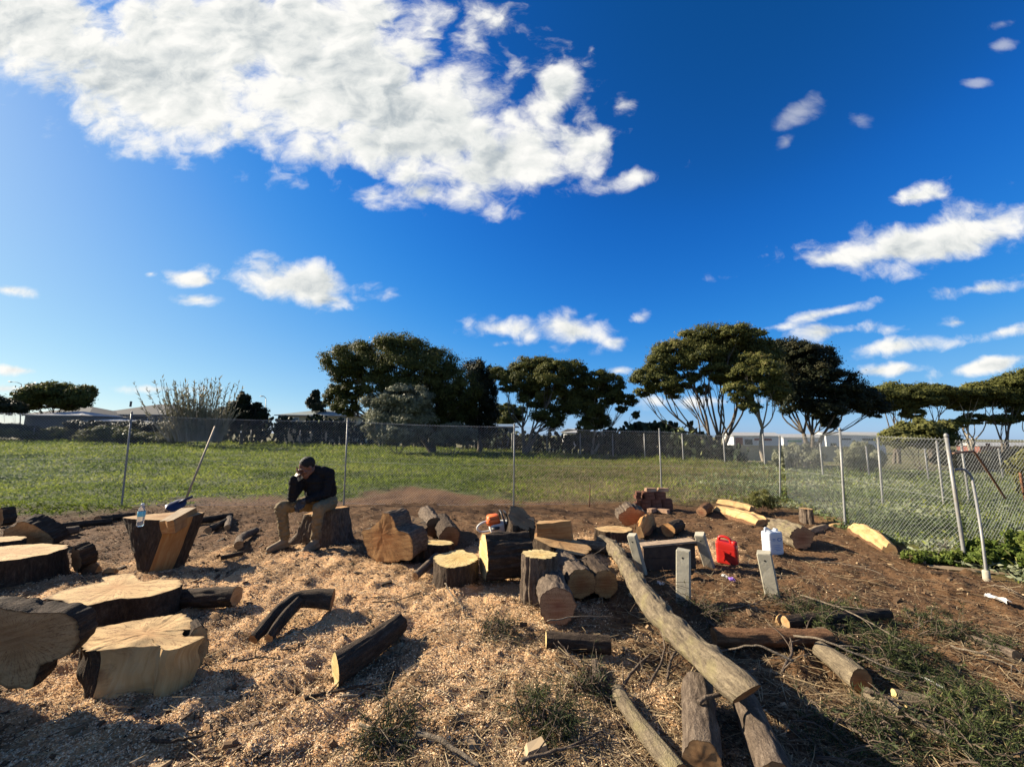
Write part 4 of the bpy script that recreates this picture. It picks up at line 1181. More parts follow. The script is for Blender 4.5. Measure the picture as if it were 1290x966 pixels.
M['whiteplastic'] = plain('white_plastic', (0.52, 0.55, 0.58), 0.4, 0, 0.45, 0.06, 8)
M['bluelabel'] = plain('blue_print', (0.10, 0.20, 0.42), 0.5, 0, 0.4, 0.1, 20)
M['black'] = plain('black_plastic', (0.018, 0.018, 0.018), 0.5, 0, 0.4, 0.2, 20)
M['orangeplastic'] = plain('orange_plastic', (0.70, 0.13, 0.02), 0.45, 0, 0.45, 0.1, 10, ((0.30, 0.16, 0.08), 0.3))
M['greyplastic'] = plain('pale_grey_plastic', (0.50, 0.49, 0.45), 0.5, 0, 0.4, 0.1, 10, ((0.35, 0.22, 0.12), 0.4))
M['steel'] = plain('bare_steel', (0.45, 0.45, 0.45), 0.35, 0.9, 0.5, 0.15, 20)
M['bluepaint'] = plain('blue_shovel_steel', (0.014, 0.024, 0.065), 0.5, 0.2, 0.4, 0.2, 14, ((0.10, 0.07, 0.05), 0.4))
M['handlewood'] = plain('shovel_handle_wood', (0.36, 0.27, 0.17), 0.7, 0, 0.3, 0.2, 20)
M['board'] = plain('dark_stained_board', (0.055, 0.036, 0.026), 0.8, 0, 0.25, 0.35, 10, ((0.11, 0.075, 0.05), 0.5), 0.4)
M['boardtop'] = plain('weathered_board_edge', (0.30, 0.22, 0.15), 0.85, 0, 0.2, 0.3, 16, None, 0.4)
M['brick'] = plain('fired_brick', (0.135, 0.060, 0.038), 0.9, 0, 0.2, 0.35, 7, ((0.18, 0.115, 0.08), 0.6), 0.5)
M['brickpale'] = plain('sunbleached_brick', (0.36, 0.225, 0.14), 0.9, 0, 0.2, 0.3, 7, ((0.55, 0.42, 0.30), 0.6), 0.5)
M['paper'] = plain('dirty_white_plastic', (0.5, 0.49, 0.45), 0.7, 0, 0.3, 0.1, 20, ((0.4, 0.3, 0.2), 0.3))
M['purple'] = plain('purple_foil', (0.22, 0.10, 0.42), 0.45, 0, 0.4, 0.2, 20)
M['yellowwood'] = plain('yellow_wood', (0.74, 0.60, 0.20), 0.8, 0, 0.2, 0.15, 20)
def water_mat():
    m, t, b = new_mat('clear_bottle_plastic')
    b.inputs['Base Color'].default_value = (0.86, 0.93, 0.96, 1)
    b.inputs['Roughness'].default_value = 0.08
    b.inputs['Transmission Weight'].default_value = 0.75
    b.inputs['IOR'].default_value = 1.33
    return m
M['pet'] = water_mat()
M['aqualabel'] = plain('aqua_label', (0.16, 0.52, 0.62), 0.5, 0, 0.4, 0.1, 30)

# ------------------------------------------------------------------ chain-link fences
def fence_mesh(A, B, zA, zB, hA, hB, pitch=0.062, wr=0.0021, sag=0.03, seed=0, wave=0.02):
    "woven wire between two posts: two families of slanting wires, knuckled along the top"
    A = np.array(A[:2]); B = np.array(B[:2])
    ln = np.linalg.norm(B - A); dv = (B - A) / ln; nv = np.array([-dv[1], dv[0]])
    Vs, Fs = [], []
    n0 = 0
    hm = max(hA, hB)
    segs = 8
    def pt(s, z01, off):
        t = s / ln
        zb = Hs(*(A + dv * min(max(s, 0), ln))) - 0.02 if False else zA + (zB - zA) * t
        h = hA + (hB - hA) * t - sag * 4 * t * (1 - t)
        w = wave * (math.sin(s * 2.1 + seed) * math.sin(z01 * 3.0) + 0.5 * math.sin(s * 5.3 + 2 * seed + z01 * 4))
        q = A + dv * s + nv * (off + w)
        return (q[0], q[1], zb + h * z01)
    for fam in (1, -1):
        k = int((ln + hm) / pitch) + 2
        for i in range(-1, k):
            s0 = i * pitch - (hm if fam == 1 else 0)
            # line s = s0 + fam*z (slope 1)
            za, zb = 0.0, hm
            if fam == 1: lo, hi = max(0, -s0), min(hm, ln - s0)
            else: lo, hi = max(0, s0 - ln), min(hm, s0)
            if hi - lo < 0.02: continue
            P_ = [pt(s0 + fam * z, z / hm, 0.002 * fam) for z in np.linspace(lo, hi, max(2, int(segs * (hi - lo) / hm) + 1))]
            P_ = np.array(P_)
            m = len(P_)
            offs = np.array([[nv[0], nv[1], 0], [dv[0] * -0.5 - nv[0] * 0.5, dv[1] * -0.5 - nv[1] * 0.5, 0.6], [dv[0] * 0.5 - nv[0] * 0.5, dv[1] * 0.5 - nv[1] * 0.5, -0.6]]) * wr
            V = (P_[:, None] + offs[None]).reshape(-1, 3)
            Vs.append(V); Fs.append(grid_faces(m, 3, True) + n0); n0 += len(V)
    # knuckles: short V shaped ends above the top wire
    mb = []
    for i in range(int(ln / pitch)):
        s = (i + 0.5) * pitch
        a = np.array(pt(s - pitch * 0.3, 1.0, 0)); b = np.array(pt(s, 1.0, 0.004)) + [0, 0, 0.028]; c = np.array(pt(s + pitch * 0.3, 1.0, 0))
        P_ = np.array([a, b, c])
        offs = np.array([[nv[0], nv[1], 0], [-nv[0] * .5 + dv[0] * .8, -nv[1] * .5 + dv[1] * .8, 0], [-nv[0] * .5 - dv[0] * .8, -nv[1] * .5 - dv[1] * .8, 0]]) * wr
        V = (P_[:, None] + offs[None]).reshape(-1, 3)
        Vs.append(V); Fs.append(grid_faces(3, 3, True) + n0); n0 += len(V)
    return np.vstack(Vs), np.vstack(Fs)
def post_mesh(foot, head, r=0.024, cap=True, n=12):
    mb = MB()
    f = np.array(list(foot)); h = np.array(list(head))
    d = (h - f) / np.linalg.norm(h - f)
    mb.tube([f - d * 0.1, f + d * 0.02, f * 0.5 + h * 0.5, h], r, n)
    if cap:
        mb.tube([h - d * 0.012, h + d * 0.012], r * 1.22, n)
        mb.ball(h + d * 0.014, r * 1.05, n, 6)
    return mb
def fence(name, label, posts, tops_px, r=0.024, mesh=True, mat='wire', postmat='galv', pitch=0.062, wr=0.0021, hmesh=None, group=None, wires=(0.02, 0.5, 0.97), skip=()):
    "posts: ground points; tops_px: world heads"
    root = empty(name, posts[0], label, 'fence', group)
    L = Vector(posts[0])
    for f, h in zip(posts, tops_px):
        if len([q for q in posts if q is f]) and skip and posts.index(f) in skip: continue
        post_mesh(Vector(f) - L, Vector(h) - L, r).build('fence_post', M[postmat], root, True)
    VV, FF, n0 = [], [], 0
    wb = MB()
    for i in range(len(posts) - 1):
        a, b = Vector(posts[i]), Vector(posts[i + 1]); ha, hb = Vector(tops_px[i]), Vector(tops_px[i + 1])
        hA, hB = (ha.z - a.z) * 0.965, (hb.z - b.z) * 0.965
        # lean of the posts is followed by using their mid heights
        A = a.lerp(ha, 0.5); B = b.lerp(hb, 0.5)
        if mesh:
            V, F = fence_mesh(A, B, a.z + 0.01, b.z + 0.01, hA, hB, pitch, wr, seed=i)
            VV.append(V - np.array(L)); FF.append(F + n0); n0 += len(V)
        for w in wires:
            p = [a.lerp(ha, w) + Vector((0, 0, 0)), (a.lerp(ha, w)).lerp(b.lerp(hb, w), 0.5) - Vector((0, 0, 0.025)), b.lerp(hb, w)]
            wb.tube(catmull([q - L for q in p], 9), wr * 1.1, 4)
    if mesh:
        o = mk('chain_link', np.vstack(VV), np.vstack(FF), M[mat], root)
        o['kind'] = 'stuff'
    if wires: wb.build('line_wire', M[mat], root)
    return root
def head_at(px, py, foot): return PD(px, py, foot.y)
_pb = [(-170, 640, -140, 512), (153, 638, 166, 520), (433, 636, 438, 528), (647, 637, 648, 535), (831, 634, 830.5, 541), (983, 629, 982, 550)]
_feet = [G(a, b) for a, b, _, _ in _pb]
_feet[4] = Vector((PD(831, 560, 9.6).x, 9.6, Hs(PD(831, 560, 9.6).x, 9.6)))
_heads = [head_at(c, d, f) for (_, _, c, d), f in zip(_pb, _feet)]
fence('chain_link_fence', 'long chain link fence on slim posts behind the seated man', _feet, _heads, 0.018, wr=0.0021)
_ps = [(983, 629, 982, 550), (1065, 662, 1058, 541), (1217, 713, 1192, 549)]
_f2 = [G(a, b) for a, b, _, _ in _ps]
_f2[0] = Vector(_feet[5]) + Vector((0.10, -0.03, 0))
_h2 = [head_at(c, d, f) for (_, _, c, d), f in zip(_ps, _f2)]
_h2[0] = Vector(_heads[5]) + Vector((0.10, -0.03, 0))
side = fence('chain_link_fence', 'sagging chain link fence along the right side, ending at a leaning corner post', _f2[:], _h2, 0.021, wr=0.0018, mat='sidewire', skip=(0,))
# bent pipe brace of the corner post, standing in a pale footing
L0 = Vector(_f2[0])
_bf = G(1243, 727)
br = [PD(1203, 592, _f2[2].y), PD(1213, 591, _f2[2].y - 0.02), PD(1222, 598, _f2[2].y - 0.05), PD(1226, 610, _f2[2].y - 0.09), PD(1236, 668, _bf.y + 0.05), _bf + Vector((0, 0, -0.05))]
mb = MB(); mb.tube(catmull([p - L0 for p in br], 30), 0.0145, 10); mb.build('brace', M['galv'], side, True)
mb = MB(); mb.lathe(_bf - L0 + Vector((0, 0, -0.06)), [(0.032, 0), (0.035, 0.02), (0.032, 0.13), (0.022, 0.14), (0.0, 0.142)], 12); mb.build('footing', M['concrete'], side, True)
# the fence goes on to the right, out of the picture
_f3 = [_f2[2] + Vector((0.07, 0.0, 0)), Vector((9.3, 5.9, Hs(9.3, 5.9)))]
_h3 = [PD(1196, 552, _f2[2].y) + Vector((0.06, 0, 0)), Vector((9.3, 5.9, Hs(9.3, 5.9) + 1.66))]
g3 = fence('chain_link_fence', 'chain link fence running out of the picture right of the corner post', _f3, _h3, 0.022, mat='sidewire', skip=(0,))
L3 = Vector(_f3[0])
pr = [PD(1201, 571, 5.0), PD(1222, 569, 5.1), PD(1231, 574, 5.15), PD(1266, 627, 5.35)]
mb = MB(); mb.tube(catmull([p - L3 for p in pr], 20), 0.013, 8); mb.build('rail', M['rust'], g3, True)
rp = [PD(1285, 595, 5.2), PD(1287, 607, 5.2), PD(1294, 640, 5.2)]
mb = MB(); mb.tube([p - L3 for p in rp], 0.014, 8); mb.build('rusty_bar', M['rust'], g3, True)
# second line of fence, out in the field at the right
_p4 = [(1107, 632, 1106, 553), (1183, 632, 1180, 557), (1215, 631, 1211, 560), (1330, 636, 1322, 558)]
_f4 = [Vector((PD(a, 590, 9.4 + 0.2 * i).x, 9.4 + 0.2 * i, Hs(PD(a, 590, 9.4 + 0.2 * i).x, 9.4 + 0.2 * i))) for i, (a, b, c, d) in enumerate(_p4)]
_h4 = [head_at(c, d, f) for (_, _, c, d), f in zip(_p4, _f4)]
fence('wire_fence', 'second fence line of thin posts standing in the field beyond the corner', _f4, _h4, 0.024, pitch=0.075, mat='oldwire')
_p5 = [(1033, 559), (1091, 563), (1165, 566), (1258, 566), (1340, 566)]
_f5 = []
for i, (px, py) in enumerate(_p5):
    y = 16.2 - 0.25 * i; x = PD(px, py, y).x
    _f5.append(Vector((x, y, Hs(x, y))))
_h5 = [PD(px, py, f.y) for (px, py), f in zip(_p5, _f5)]
fence('wire_fence', 'far right fence line of thin posts at the end of the field', _f5, _h5, 0.03, pitch=0.11, wr=0.003, mat='oldwire')
# far fence before the hedge
_p6 = [(-120, 51), (40, 51), (150, 50.5), (249, 50), (315, 49), (377, 47.5), (436, 46), (482, 44.5), (540, 42.5), (598, 40), (645, 38), (689, 35.5), (731, 33), (772, 31), (812, 28.8), (860, 27), (912, 25.2), (962, 23.5)]
_f6 = []
for px, y in _p6:
    x = PD(px, 560, y - 0.6).x
    _f6.append(Vector((x, y - 0.6, Hs(x, y - 0.6))))
_h6 = [f + Vector((0, 0, 1.75)) for f in _f6]
fence('wire_fence', 'long far fence of slim pale posts in front of the dark hedge', _f6, _h6, 0.045, mesh=True, pitch=0.22, wr=0.005, mat='oldwire')

# ------------------------------------------------------------------ small made things
def bottle():
    b = Vector((PD(177, 657, 4.42).x, 4.42, 0))
    z = STUMP4.location.z + 0.63
    root = empty('water_bottle', (b.x, b.y, z), 'clear plastic water bottle with an aqua label standing on the tapered stump', 'bottle')
    mb = MB(); mb.lathe((0, 0, 0), [(0, 0.0), (0.026, 0.0), (0.032, 0.006), (0.033, 0.03), (0.030, 0.045), (0.033, 0.06), (0.033, 0.10), (0.033, 0.165), (0.031, 0.18), (0.018, 0.212), (0.013, 0.22), (0.013, 0.232), (0, 0.232)], 20)
    mb.build('bottle_body', M['pet'], root, True)
    mb = MB(); mb.lathe((0, 0, 0), [(0.0335, 0.105), (0.0345, 0.106), (0.0345, 0.160), (0.0335, 0.161)], 20); mb.build('bottle_label', M['aqualabel'], root, True)
    mb = MB(); mb.lathe((0, 0, 0), [(0.0145, 0.220), (0.016, 0.222), (0.016, 0.240), (0.014, 0.243), (0, 0.243)], 16); mb.build('bottle_cap', M['whiteplastic'], root, True)
bottle()
def shovel():
    top = PD(271, 537, 7.6); sock = PD(234, 629, 6.9); blade = PD(222, 637, 6.75); tip = PD(209, 640, 6.65)
    base = Vector((blade.x, blade.y, Hs(blade.x, blade.y)))
    root = empty('shovel', base, 'long handled shovel with a dark blue blade leaning back against the fence', 'shovel')
    f = lambda p: np.array(p - base)
    mb = MB(); mb.tube([f(sock), f(sock.lerp(top, 0.5)), f(top)], [0.018, 0.017, 0.016], 10); mb.build('handle', M['handlewood'], root, True)
    ax = (blade - sock).normalized()
    # dished blade
    a = np.array((tip - sock).normalized()); s = unit(np.cross(a, [0.2, -1, 0.35])); nrm = np.cross(a, s)
    ln = (tip - sock).length; V = []
    for i, t in enumerate(np.linspace(0, 1, 9)):
        w = 0.095 * (min(1, 0.45 + t * 3) if t < 0.7 else math.sqrt(max(0.02, 1 - ((t - 0.7) / 0.3) ** 2)))
        for j, k in enumerate(np.linspace(-1, 1, 9)):
            V.append(f(sock) + a * ln * t + s * w * k + nrm * (0.035 * k * k + 0.02 * math.sin(t * 3.1)))
    V = np.array(V); V2 = V - nrm * 0.004
    F = grid_faces(9, 9, False)
    mb = MB(); mb.add(V, F); mb.add(V2, F[:, ::-1])
    rim = [i for i in range(9)] + [9 * i + 8 for i in range(1, 9)] + [80 - i for i in range(1, 9)] + [72 - 9 * i for i in range(1, 8)]
    mb.add(np.vstack([V[rim], V2[rim]]), np.array([[i, (i + 1) % len(rim), len(rim) + (i + 1) % len(rim), len(rim) + i] for i in range(len(rim))]))
    bl = mb.build('blade', M['bluepaint'], root, True)
    mb = MB(); mb.tube([f(sock) - a * 0.10, f(sock) + a * 0.02, f(sock) + a * 0.10], [0.021, 0.023, 0.016], 10); mb.build('socket', M['bluepaint'], root, True)
shovel()

def rbox(w, d, h, r, n=4, taper=1.0):
    "rounded upright box as stacked loops (lathe-like) -> V, faces"
    loop = []
    for cx, cy, a0 in ((1, 1, 0), (-1, 1, 90), (-1, -1, 180), (1, -1, 270)):
        for k in range(n + 1):
            a = R(a0 + 90 * k / n)
            loop.append((cx * (w / 2 - r) + r * math.cos(a), cy * (d / 2 - r) + r * math.sin(a)))
    loop = np.array(loop)
    out = []
    for z, s in ((0, 0.90), (r * 0.3, 0.97), (r, 1.0), (h * 0.3, 1.0), (h * 0.33, 0.985), (h * 0.36, 1.0), (h * 0.62, taper), (h * 0.65, taper * 0.985), (h * 0.68, taper), (h - r, taper), (h - r * 0.3, taper * 0.96), (h, taper * 0.86)):
        out.append(np.column_stack([loop * s, np.full(len(loop), z)]))
    V = np.vstack(out); N = len(loop)
    return V, [grid_faces(len(out), N, True), np.array([list(range(N))[::-1]]), np.array([list(range(len(V) - N, len(V)))])]
def jerry_can():
    f = G(917, 709)
    root = empty('jerry_can', f, 'bright red plastic fuel can standing between the leaning posts', 'fuel can')
    root.rotation_euler = (0, 0, R(-38))
    mb = MB(); V, F = rbox(0.24, 0.15, 0.27, 0.03); 
    V = V.copy(); top = V[:, 2] > 0.22
    V[top, 2] -= np.clip(V[top, 0] - 0.02, 0, 1) * 0.35
    mb.add(V, F)
    for s in (-1, 1):           # embossed side panels
        for k in range(2):
            mb.box((0.0, s * 0.0735, 0.10 + 0.0), (0.02, 0.012, 0.14), Matrix.Rotation(R(38 if k else -38), 3, 'Y'))
    mb.build('can_body', M['redplastic'], root, False)
    mb = MB(); mb.tube(catmull([(-0.09, 0, 0.258), (-0.08, 0, 0.305), (-0.02, 0, 0.315), (0.035, 0, 0.295), (0.05, 0, 0.25)], 16), 0.018, 10); mb.build('handle', M['redplastic'], root, True)
    mb = MB(); mb.lathe((0.085, 0, 0.235), [(0.034, 0), (0.036, 0.01), (0.036, 0.035), (0.03, 0.042), (0, 0.043)], 14); mb.build('can_cap', M['redplastic'], root, True)
jerry_can()
def white_jug():
    f = G(974, 697)
    root = empty('plastic_jug', f, 'white plastic jug with a blue printed label behind the leaning right post', 'jug')
    root.rotation_euler = (0, 0, R(14))
    mb = MB(); V, F = rbox(0.24, 0.15, 0.30, 0.03); V = V.copy()
    t = V[:, 2] > 0.2
    mb.add(V, F); mb.build('jug_body', M['whiteplastic'], root, False)
    mb = MB(); mb.tube(catmull([(-0.105, 0, 0.27), (-0.108, 0, 0.345), (-0.06, 0, 0.335), (0.0, 0, 0.292)], 14), 0.013, 8); mb.build('handle', M['whiteplastic'], root, True)
    mb = MB(); mb.lathe((0.07, 0, 0.296), [(0.028, 0), (0.029, 0.02), (0.029, 0.035), (0.0, 0.036)], 14); mb.build('jug_cap', M['whiteplastic'], root, True)
    mb = MB()
    y = -0.0775
    for k in range(12):                                         # printed ring of the label
        a = R(30 * k); a2 = R(30 * (k + 1))
        mb.box((0.045 + 0.032 * math.cos((a + a2) / 2), y, 0.205 + 0.02 * math.sin((a + a2) / 2)), (0.018, 0.002, 0.008), Matrix.Rotation(-math.atan2(0.02 * math.cos(a), -0.032 * math.sin(a)), 3, 'Y'))
    for k, w in enumerate((0.12, 0.09, 0.13, 0.07)): mb.box((-0.01 + 0.008 * k, y, 0.13 - 0.022 * k), (w, 0.002, 0.005))
    mb.box((-0.05, y, 0.215), (0.05, 0.002, 0.008)); mb.box((-0.05, y, 0.195), (0.04, 0.002, 0.006))
    mb.build('jug_label', M['bluelabel'], root)
white_jug()
def conc_post(label, foot, head, w=0.105, d=0.085, rot=0.0, notch=True):
    "short cast concrete post, chamfered, with a black disc near its top for the dark of a bolt hole"
    f = Vector(foot); h = Vector(head)
    ax = (h - f).normalized(); ln = (h - f).length
    x = Vector((math.cos(rot), math.sin(rot), 0)); x = (x - ax * x.dot(ax)).normalized(); y = ax.cross(x)
    V = []
    c = 0.007
    sec = [(-w/2 + c, -d/2), (w/2 - c, -d/2), (w/2, -d/2 + c), (w/2, d/2 - c), (w/2 - c, d/2), (-w/2 + c, d/2), (-w/2, d/2 - c), (-w/2, -d/2 + c)]
    zs = [-0.06, 0.0, ln * 0.25, ln * 0.5, ln * 0.75, ln - 0.012, ln]
    for i, z in enumerate(zs):
        k = 1 if i < len(zs) - 1 else 0.93
        for a, b in sec:
            p = x * a * k + y * b * k + ax * z
            V.append(list(p))
    V = np.array(V) + (vnoise(np.array(V) * 18, int(ln * 100)) - 0.5)[:, None] * 0.004
    mb = MB(); mb.add(V, [grid_faces(len(zs), 8, True), np.array([list(range(8))[::-1]]), np.array([list(range(len(V) - 8, len(V)))])])
    o = mb.build('concrete_post', M['concrete'], None, False, None)
    o.location = f
    tag(o, label, 'post', 'short concrete posts left standing in the yard')
    mb = MB()
    c = -y * (d / 2 + 0.001) + ax * (ln - 0.07)
    ring = [c + x * 0.010 * math.cos(t) + ax * 0.010 * math.sin(t) for t in np.linspace(0, 6.283, 10, endpoint=False)]
    V = np.array([list(q) for q in ring] + [list(q + y * 0.03) for q in ring])
    mb.add(V, [np.array([list(range(10))])])  # flat black disc, the shade inside a bolt hole put in as colour
    mb.build('bolt_hole_shade', M['black'], o)
    return o
_g1 = G(809, 722); conc_post('thin leaning concrete post left of the dark board, beside the long trunk', _g1, PD(796, 673, _g1.y - 0.05), 0.10, 0.085, -0.62)
_g2 = G(861, 757); conc_post('upright concrete post nearest the camera, square on to it', _g2, PD(861, 692, _g2.y), 0.125, 0.10, -0.55)
_g3 = G(893, 712); conc_post('concrete post tilted back to the left just before the red can', _g3, PD(881, 672, _g3.y - 0.1), 0.11, 0.09, -0.6)
_g4 = G(973, 750); conc_post('concrete post leaning left, furthest right of the four posts', _g4, PD(962, 695, _g4.y - 0.02), 0.125, 0.10, -0.6)
def dark_board():
    a, b = G(811, 719), G(876, 715)
    h = PD(811, 688, a.y).z - a.z
    root = empty('wooden_board', a.lerp(b, 0.5), 'dark stained board standing on edge between the leaning concrete posts', 'board')
    d = (b - a); ang = math.atan2(d.y, d.x); ln = d.length
    Rm = Matrix.Rotation(ang, 3, 'Z')
    mb = MB()
    for k in range(2): mb.box((0, 0, h * (0.24 + 0.5 * k)), (ln, 0.03, h * 0.485), Rm)
    mb.build('panel', M['board'], root)
    mb = MB(); mb.box(tuple(Rm @ Vector((0, 0.05, h + 0.012))), (ln * 1.06, 0.15, 0.022), Rm @ Matrix.Rotation(R(-4), 3, 'Y')); mb.build('top_plank', M['boardtop'], root)
    mb = MB(); mb.box(tuple(Rm @ Vector((ln * 0.62, 0.22, h * 0.9))), (0.25, 0.05, 0.09), Rm); mb.box(tuple(Rm @ Vector((ln * 0.62, 0.22, h * 0.45))), (0.06, 0.05, h * 0.85), Rm); mb.build('back_rail', M['board'], root)
dark_board()
def chainsaw():
    c = PD(627, 668, 4.95)
    root = empty('chainsaw', c, 'orange and white chainsaw resting on the orange topped slab', 'chainsaw')
    root.rotation_euler = (R(4), R(-6), R(14))
    mb = MB(); V, F = rbox(0.26, 0.17, 0.10, 0.03); mb.add(V + np.array([0.03, 0, 0]), F); mb.box((0.15, 0, 0.05), (0.08, 0.12, 0.07)); mb.build('engine_housing', M['greyplastic'], root)
    mb = MB(); V, F = rbox(0.17, 0.15, 0.11, 0.04, 4, 0.9); mb.add(V + np.array([-0.05, 0, 0.085]), F); mb.build('top_cover', M['orangeplastic'], root, True)
    mb = MB(); mb.tube(catmull([(0.08, -0.10, 0.02), (0.07, -0.11, 0.13), (0.05, -0.06, 0.215), (0.05, 0.05, 0.225), (0.06, 0.10, 0.14), (0.08, 0.095, 0.03)], 26), 0.012, 8); mb.build('front_handle', M['black'], root, True)
    mb = MB(); mb.tube(catmull([(-0.10, 0, 0.13), (-0.19, 0, 0.12), (-0.25, 0, 0.07), (-0.21, 0, 0.015), (-0.10, 0, 0.01)], 22), 0.014, 8); mb.build('rear_handle', M['greyplastic'], root, True)
    mb = MB(); mb.box((0.115, 0, 0.17), (0.015, 0.15, 0.10), Matrix.Rotation(R(-14), 3, 'Y')); mb.build('hand_guard', M['black'], root)
    mb = MB(); mb.lathe((-0.04, -0.075, 0.05), [(0.0, 0.0), (0.05, 0.0), (0.055, 0.01), (0.045, 0.025), (0, 0.027)], 16); mb.build('fuel_cap', M['black'], root)
    Lb = []
    for t in np.linspace(0, 1, 14):
        Lb.append((0.17 + 0.30 * t, 0.04 * (1 - 0.3 * t)))
    top = Lb + [(0.475 + 0.025 * math.cos(a), 0.027 * math.sin(a)) for a in np.linspace(1.4, -1.4, 8)] + [(x, -z) for x, z in Lb[::-1]]
    n = len(top)
    V = np.array([(x, 0.055, z + 0.045) for x, z in top] + [(x, 0.062, z + 0.045) for x, z in top])
    mb = MB(); mb.add(V, [np.array([list(range(n))]), np.array([list(range(n, 2 * n))[::-1]]), np.array([[i, n + i, n + (i + 1) % n, (i + 1) % n] for i in range(n)])]); mb.build('guide_bar', M['steel'], root)
    mb = MB(); mb.tube([(x * 1.0, 0.0585, z * 1.08 + 0.045) for x, z in top], 0.006, 5); mb.build('saw_chain', M['black'], root)
chainsaw()

# bricks stacked under the back fence
def brick_mesh(sd):
    r = np.random.default_rng(sd)
    w, d, h, c = 0.23, 0.11, 0.076, 0.006
    loop = [(-w/2 + c, -d/2), (w/2 - c, -d/2), (w/2, -d/2 + c), (w/2, d/2 - c), (w/2 - c, d/2), (-w/2 + c, d/2), (-w/2, d/2 - c), (-w/2, -d/2 + c)]
    V = np.array([(x * s, y * s, z) for z, s in ((0, 0.96), (0.006, 1), (h - 0.006, 1), (h, 0.96)) for x, y in loop])
    V = V + r.normal(0, 0.0018, V.shape)
    mb = MB(); mb.add(V, [grid_faces(4, 8, True), np.array([list(range(8))[::-1]]), np.array([list(range(24, 32))])])
    return mb
_bm = [brick_mesh(i).build('brick', M['brick']) for i in range(1)] + [brick_mesh(5).build('brick', M['brickpale'])]
_bc = G(824, 641)
rb = random.Random(4)
def place_brick(k, x, y, z, rot, first={}, label='rough red brick in the stack under the back fence'):
    s = _bm[k]
    o = s if k not in first else s.copy()
    if k in first: col.objects.link(o)
    first[k] = 1
    o.location = (_bc.x + x, _bc.y + y, _bc.z + z); o.rotation_euler = (rb.uniform(-.03, .03), rb.uniform(-.03, .03), rot)
    tag(o, label, 'brick', 'bricks stacked under the back fence')
for layer in range(5):
    for i in range(3 if layer < 3 else 2):
        for j in range(2):
            lab = 'dusty red brick in the loose stack under the back fence'
            place_brick(0, 0.05 + 0.245 * (i - 1) + rb.uniform(-.015, .015) + (0.1 if layer > 2 else 0), 0.12 * j + rb.uniform(-.01, .01), -0.02 + 0.079 * layer, rb.uniform(-.06, .06), label=lab)
for x, y, z, r_ in ((-0.36, -0.02, -0.015, 1.2), (-0.37, 0.02, 0.065, 1.45), (-0.33, 0.0, 0.145, 1.3), (-0.36, 0.03, 0.222, 1.5), (-0.34, 0.01, 0.30, 1.4)):
    place_brick(0, x, y, z, r_, label='dusty red brick in the loose stack under the back fence')
for x, y, z, r_, lb in ((-0.05, 0.05, 0.376, 0.15, 'left'), (0.24, 0.06, 0.376, -0.1, 'right')):
    place_brick(1, x, y, z, r_, label='sunbleached pale brick lying on top of the brick stack, the %s one of two' % lb)
for x, y, z, r_, lb in ((-0.12, -0.22, -0.02, 0.7, 'left'), (0.1, -0.3, -0.02, 2.2, 'right')):
    place_brick(1, x, y, z, r_, label='pale brick lying on the ground before the brick stack, the %s one of two' % lb)

# bits of rubbish
def crumple(name, label, cat, at, size, mat, sd):
    r = np.random.default_rng(sd)
    n, m = 9, 7
    V = np.array([(size[0] * (i / (n - 1) - 0.5) * (1 + r.normal(0, .08)), size[1] * (j / (m - 1) - 0.5) * (1 + r.normal(0, .08)), size[2] * r.uniform(0, 1)) for i in range(n) for j in range(m)])
    V2 = V - np.array([0, 0, 0.003])
    mb = MB(); F = grid_faces(n, m, False); mb.add(V, F); mb.add(V2, F[:, ::-1])
    o = mb.build(name, M[mat]); o.location = at; o.rotation_euler = (0, 0, r.uniform(0, 3))
    tag(o, label, cat)
crumple('plastic_sheet', 'crumpled white plastic lying on the dirt at the right edge', 'litter', G(1258, 758, 0.02), (0.16, 0.08, 0.035), 'paper', 3)
crumple('plastic_scrap', 'small white scrap on the dirt by the near concrete post', 'litter', G(833, 737, 0.01), (0.075, 0.05, 0.03), 'paper', 4)
crumple('foil_wrapper', 'small purple wrapper lying between the concrete posts', 'litter', G(922, 733, 0.01), (0.075, 0.05, 0.04), 'purple', 5)
crumple('plastic_scrap', 'white scrap lying left of the purple wrapper', 'litter', G(913, 728, 0.01), (0.08, 0.045, 0.03), 'paper', 6)
crumple('plastic_scrap', 'flat white strip among the green branches at the right', 'litter', G(1178, 868, 0.03), (0.14, 0.035, 0.015), 'paper', 7)
_y = G(982, 781)
split('small bright yellow chip of wood standing before the reddish log', (979, 786), (986, 781), 0.05, 0.075, 'pale', None, cat='offcut', name='offcut')
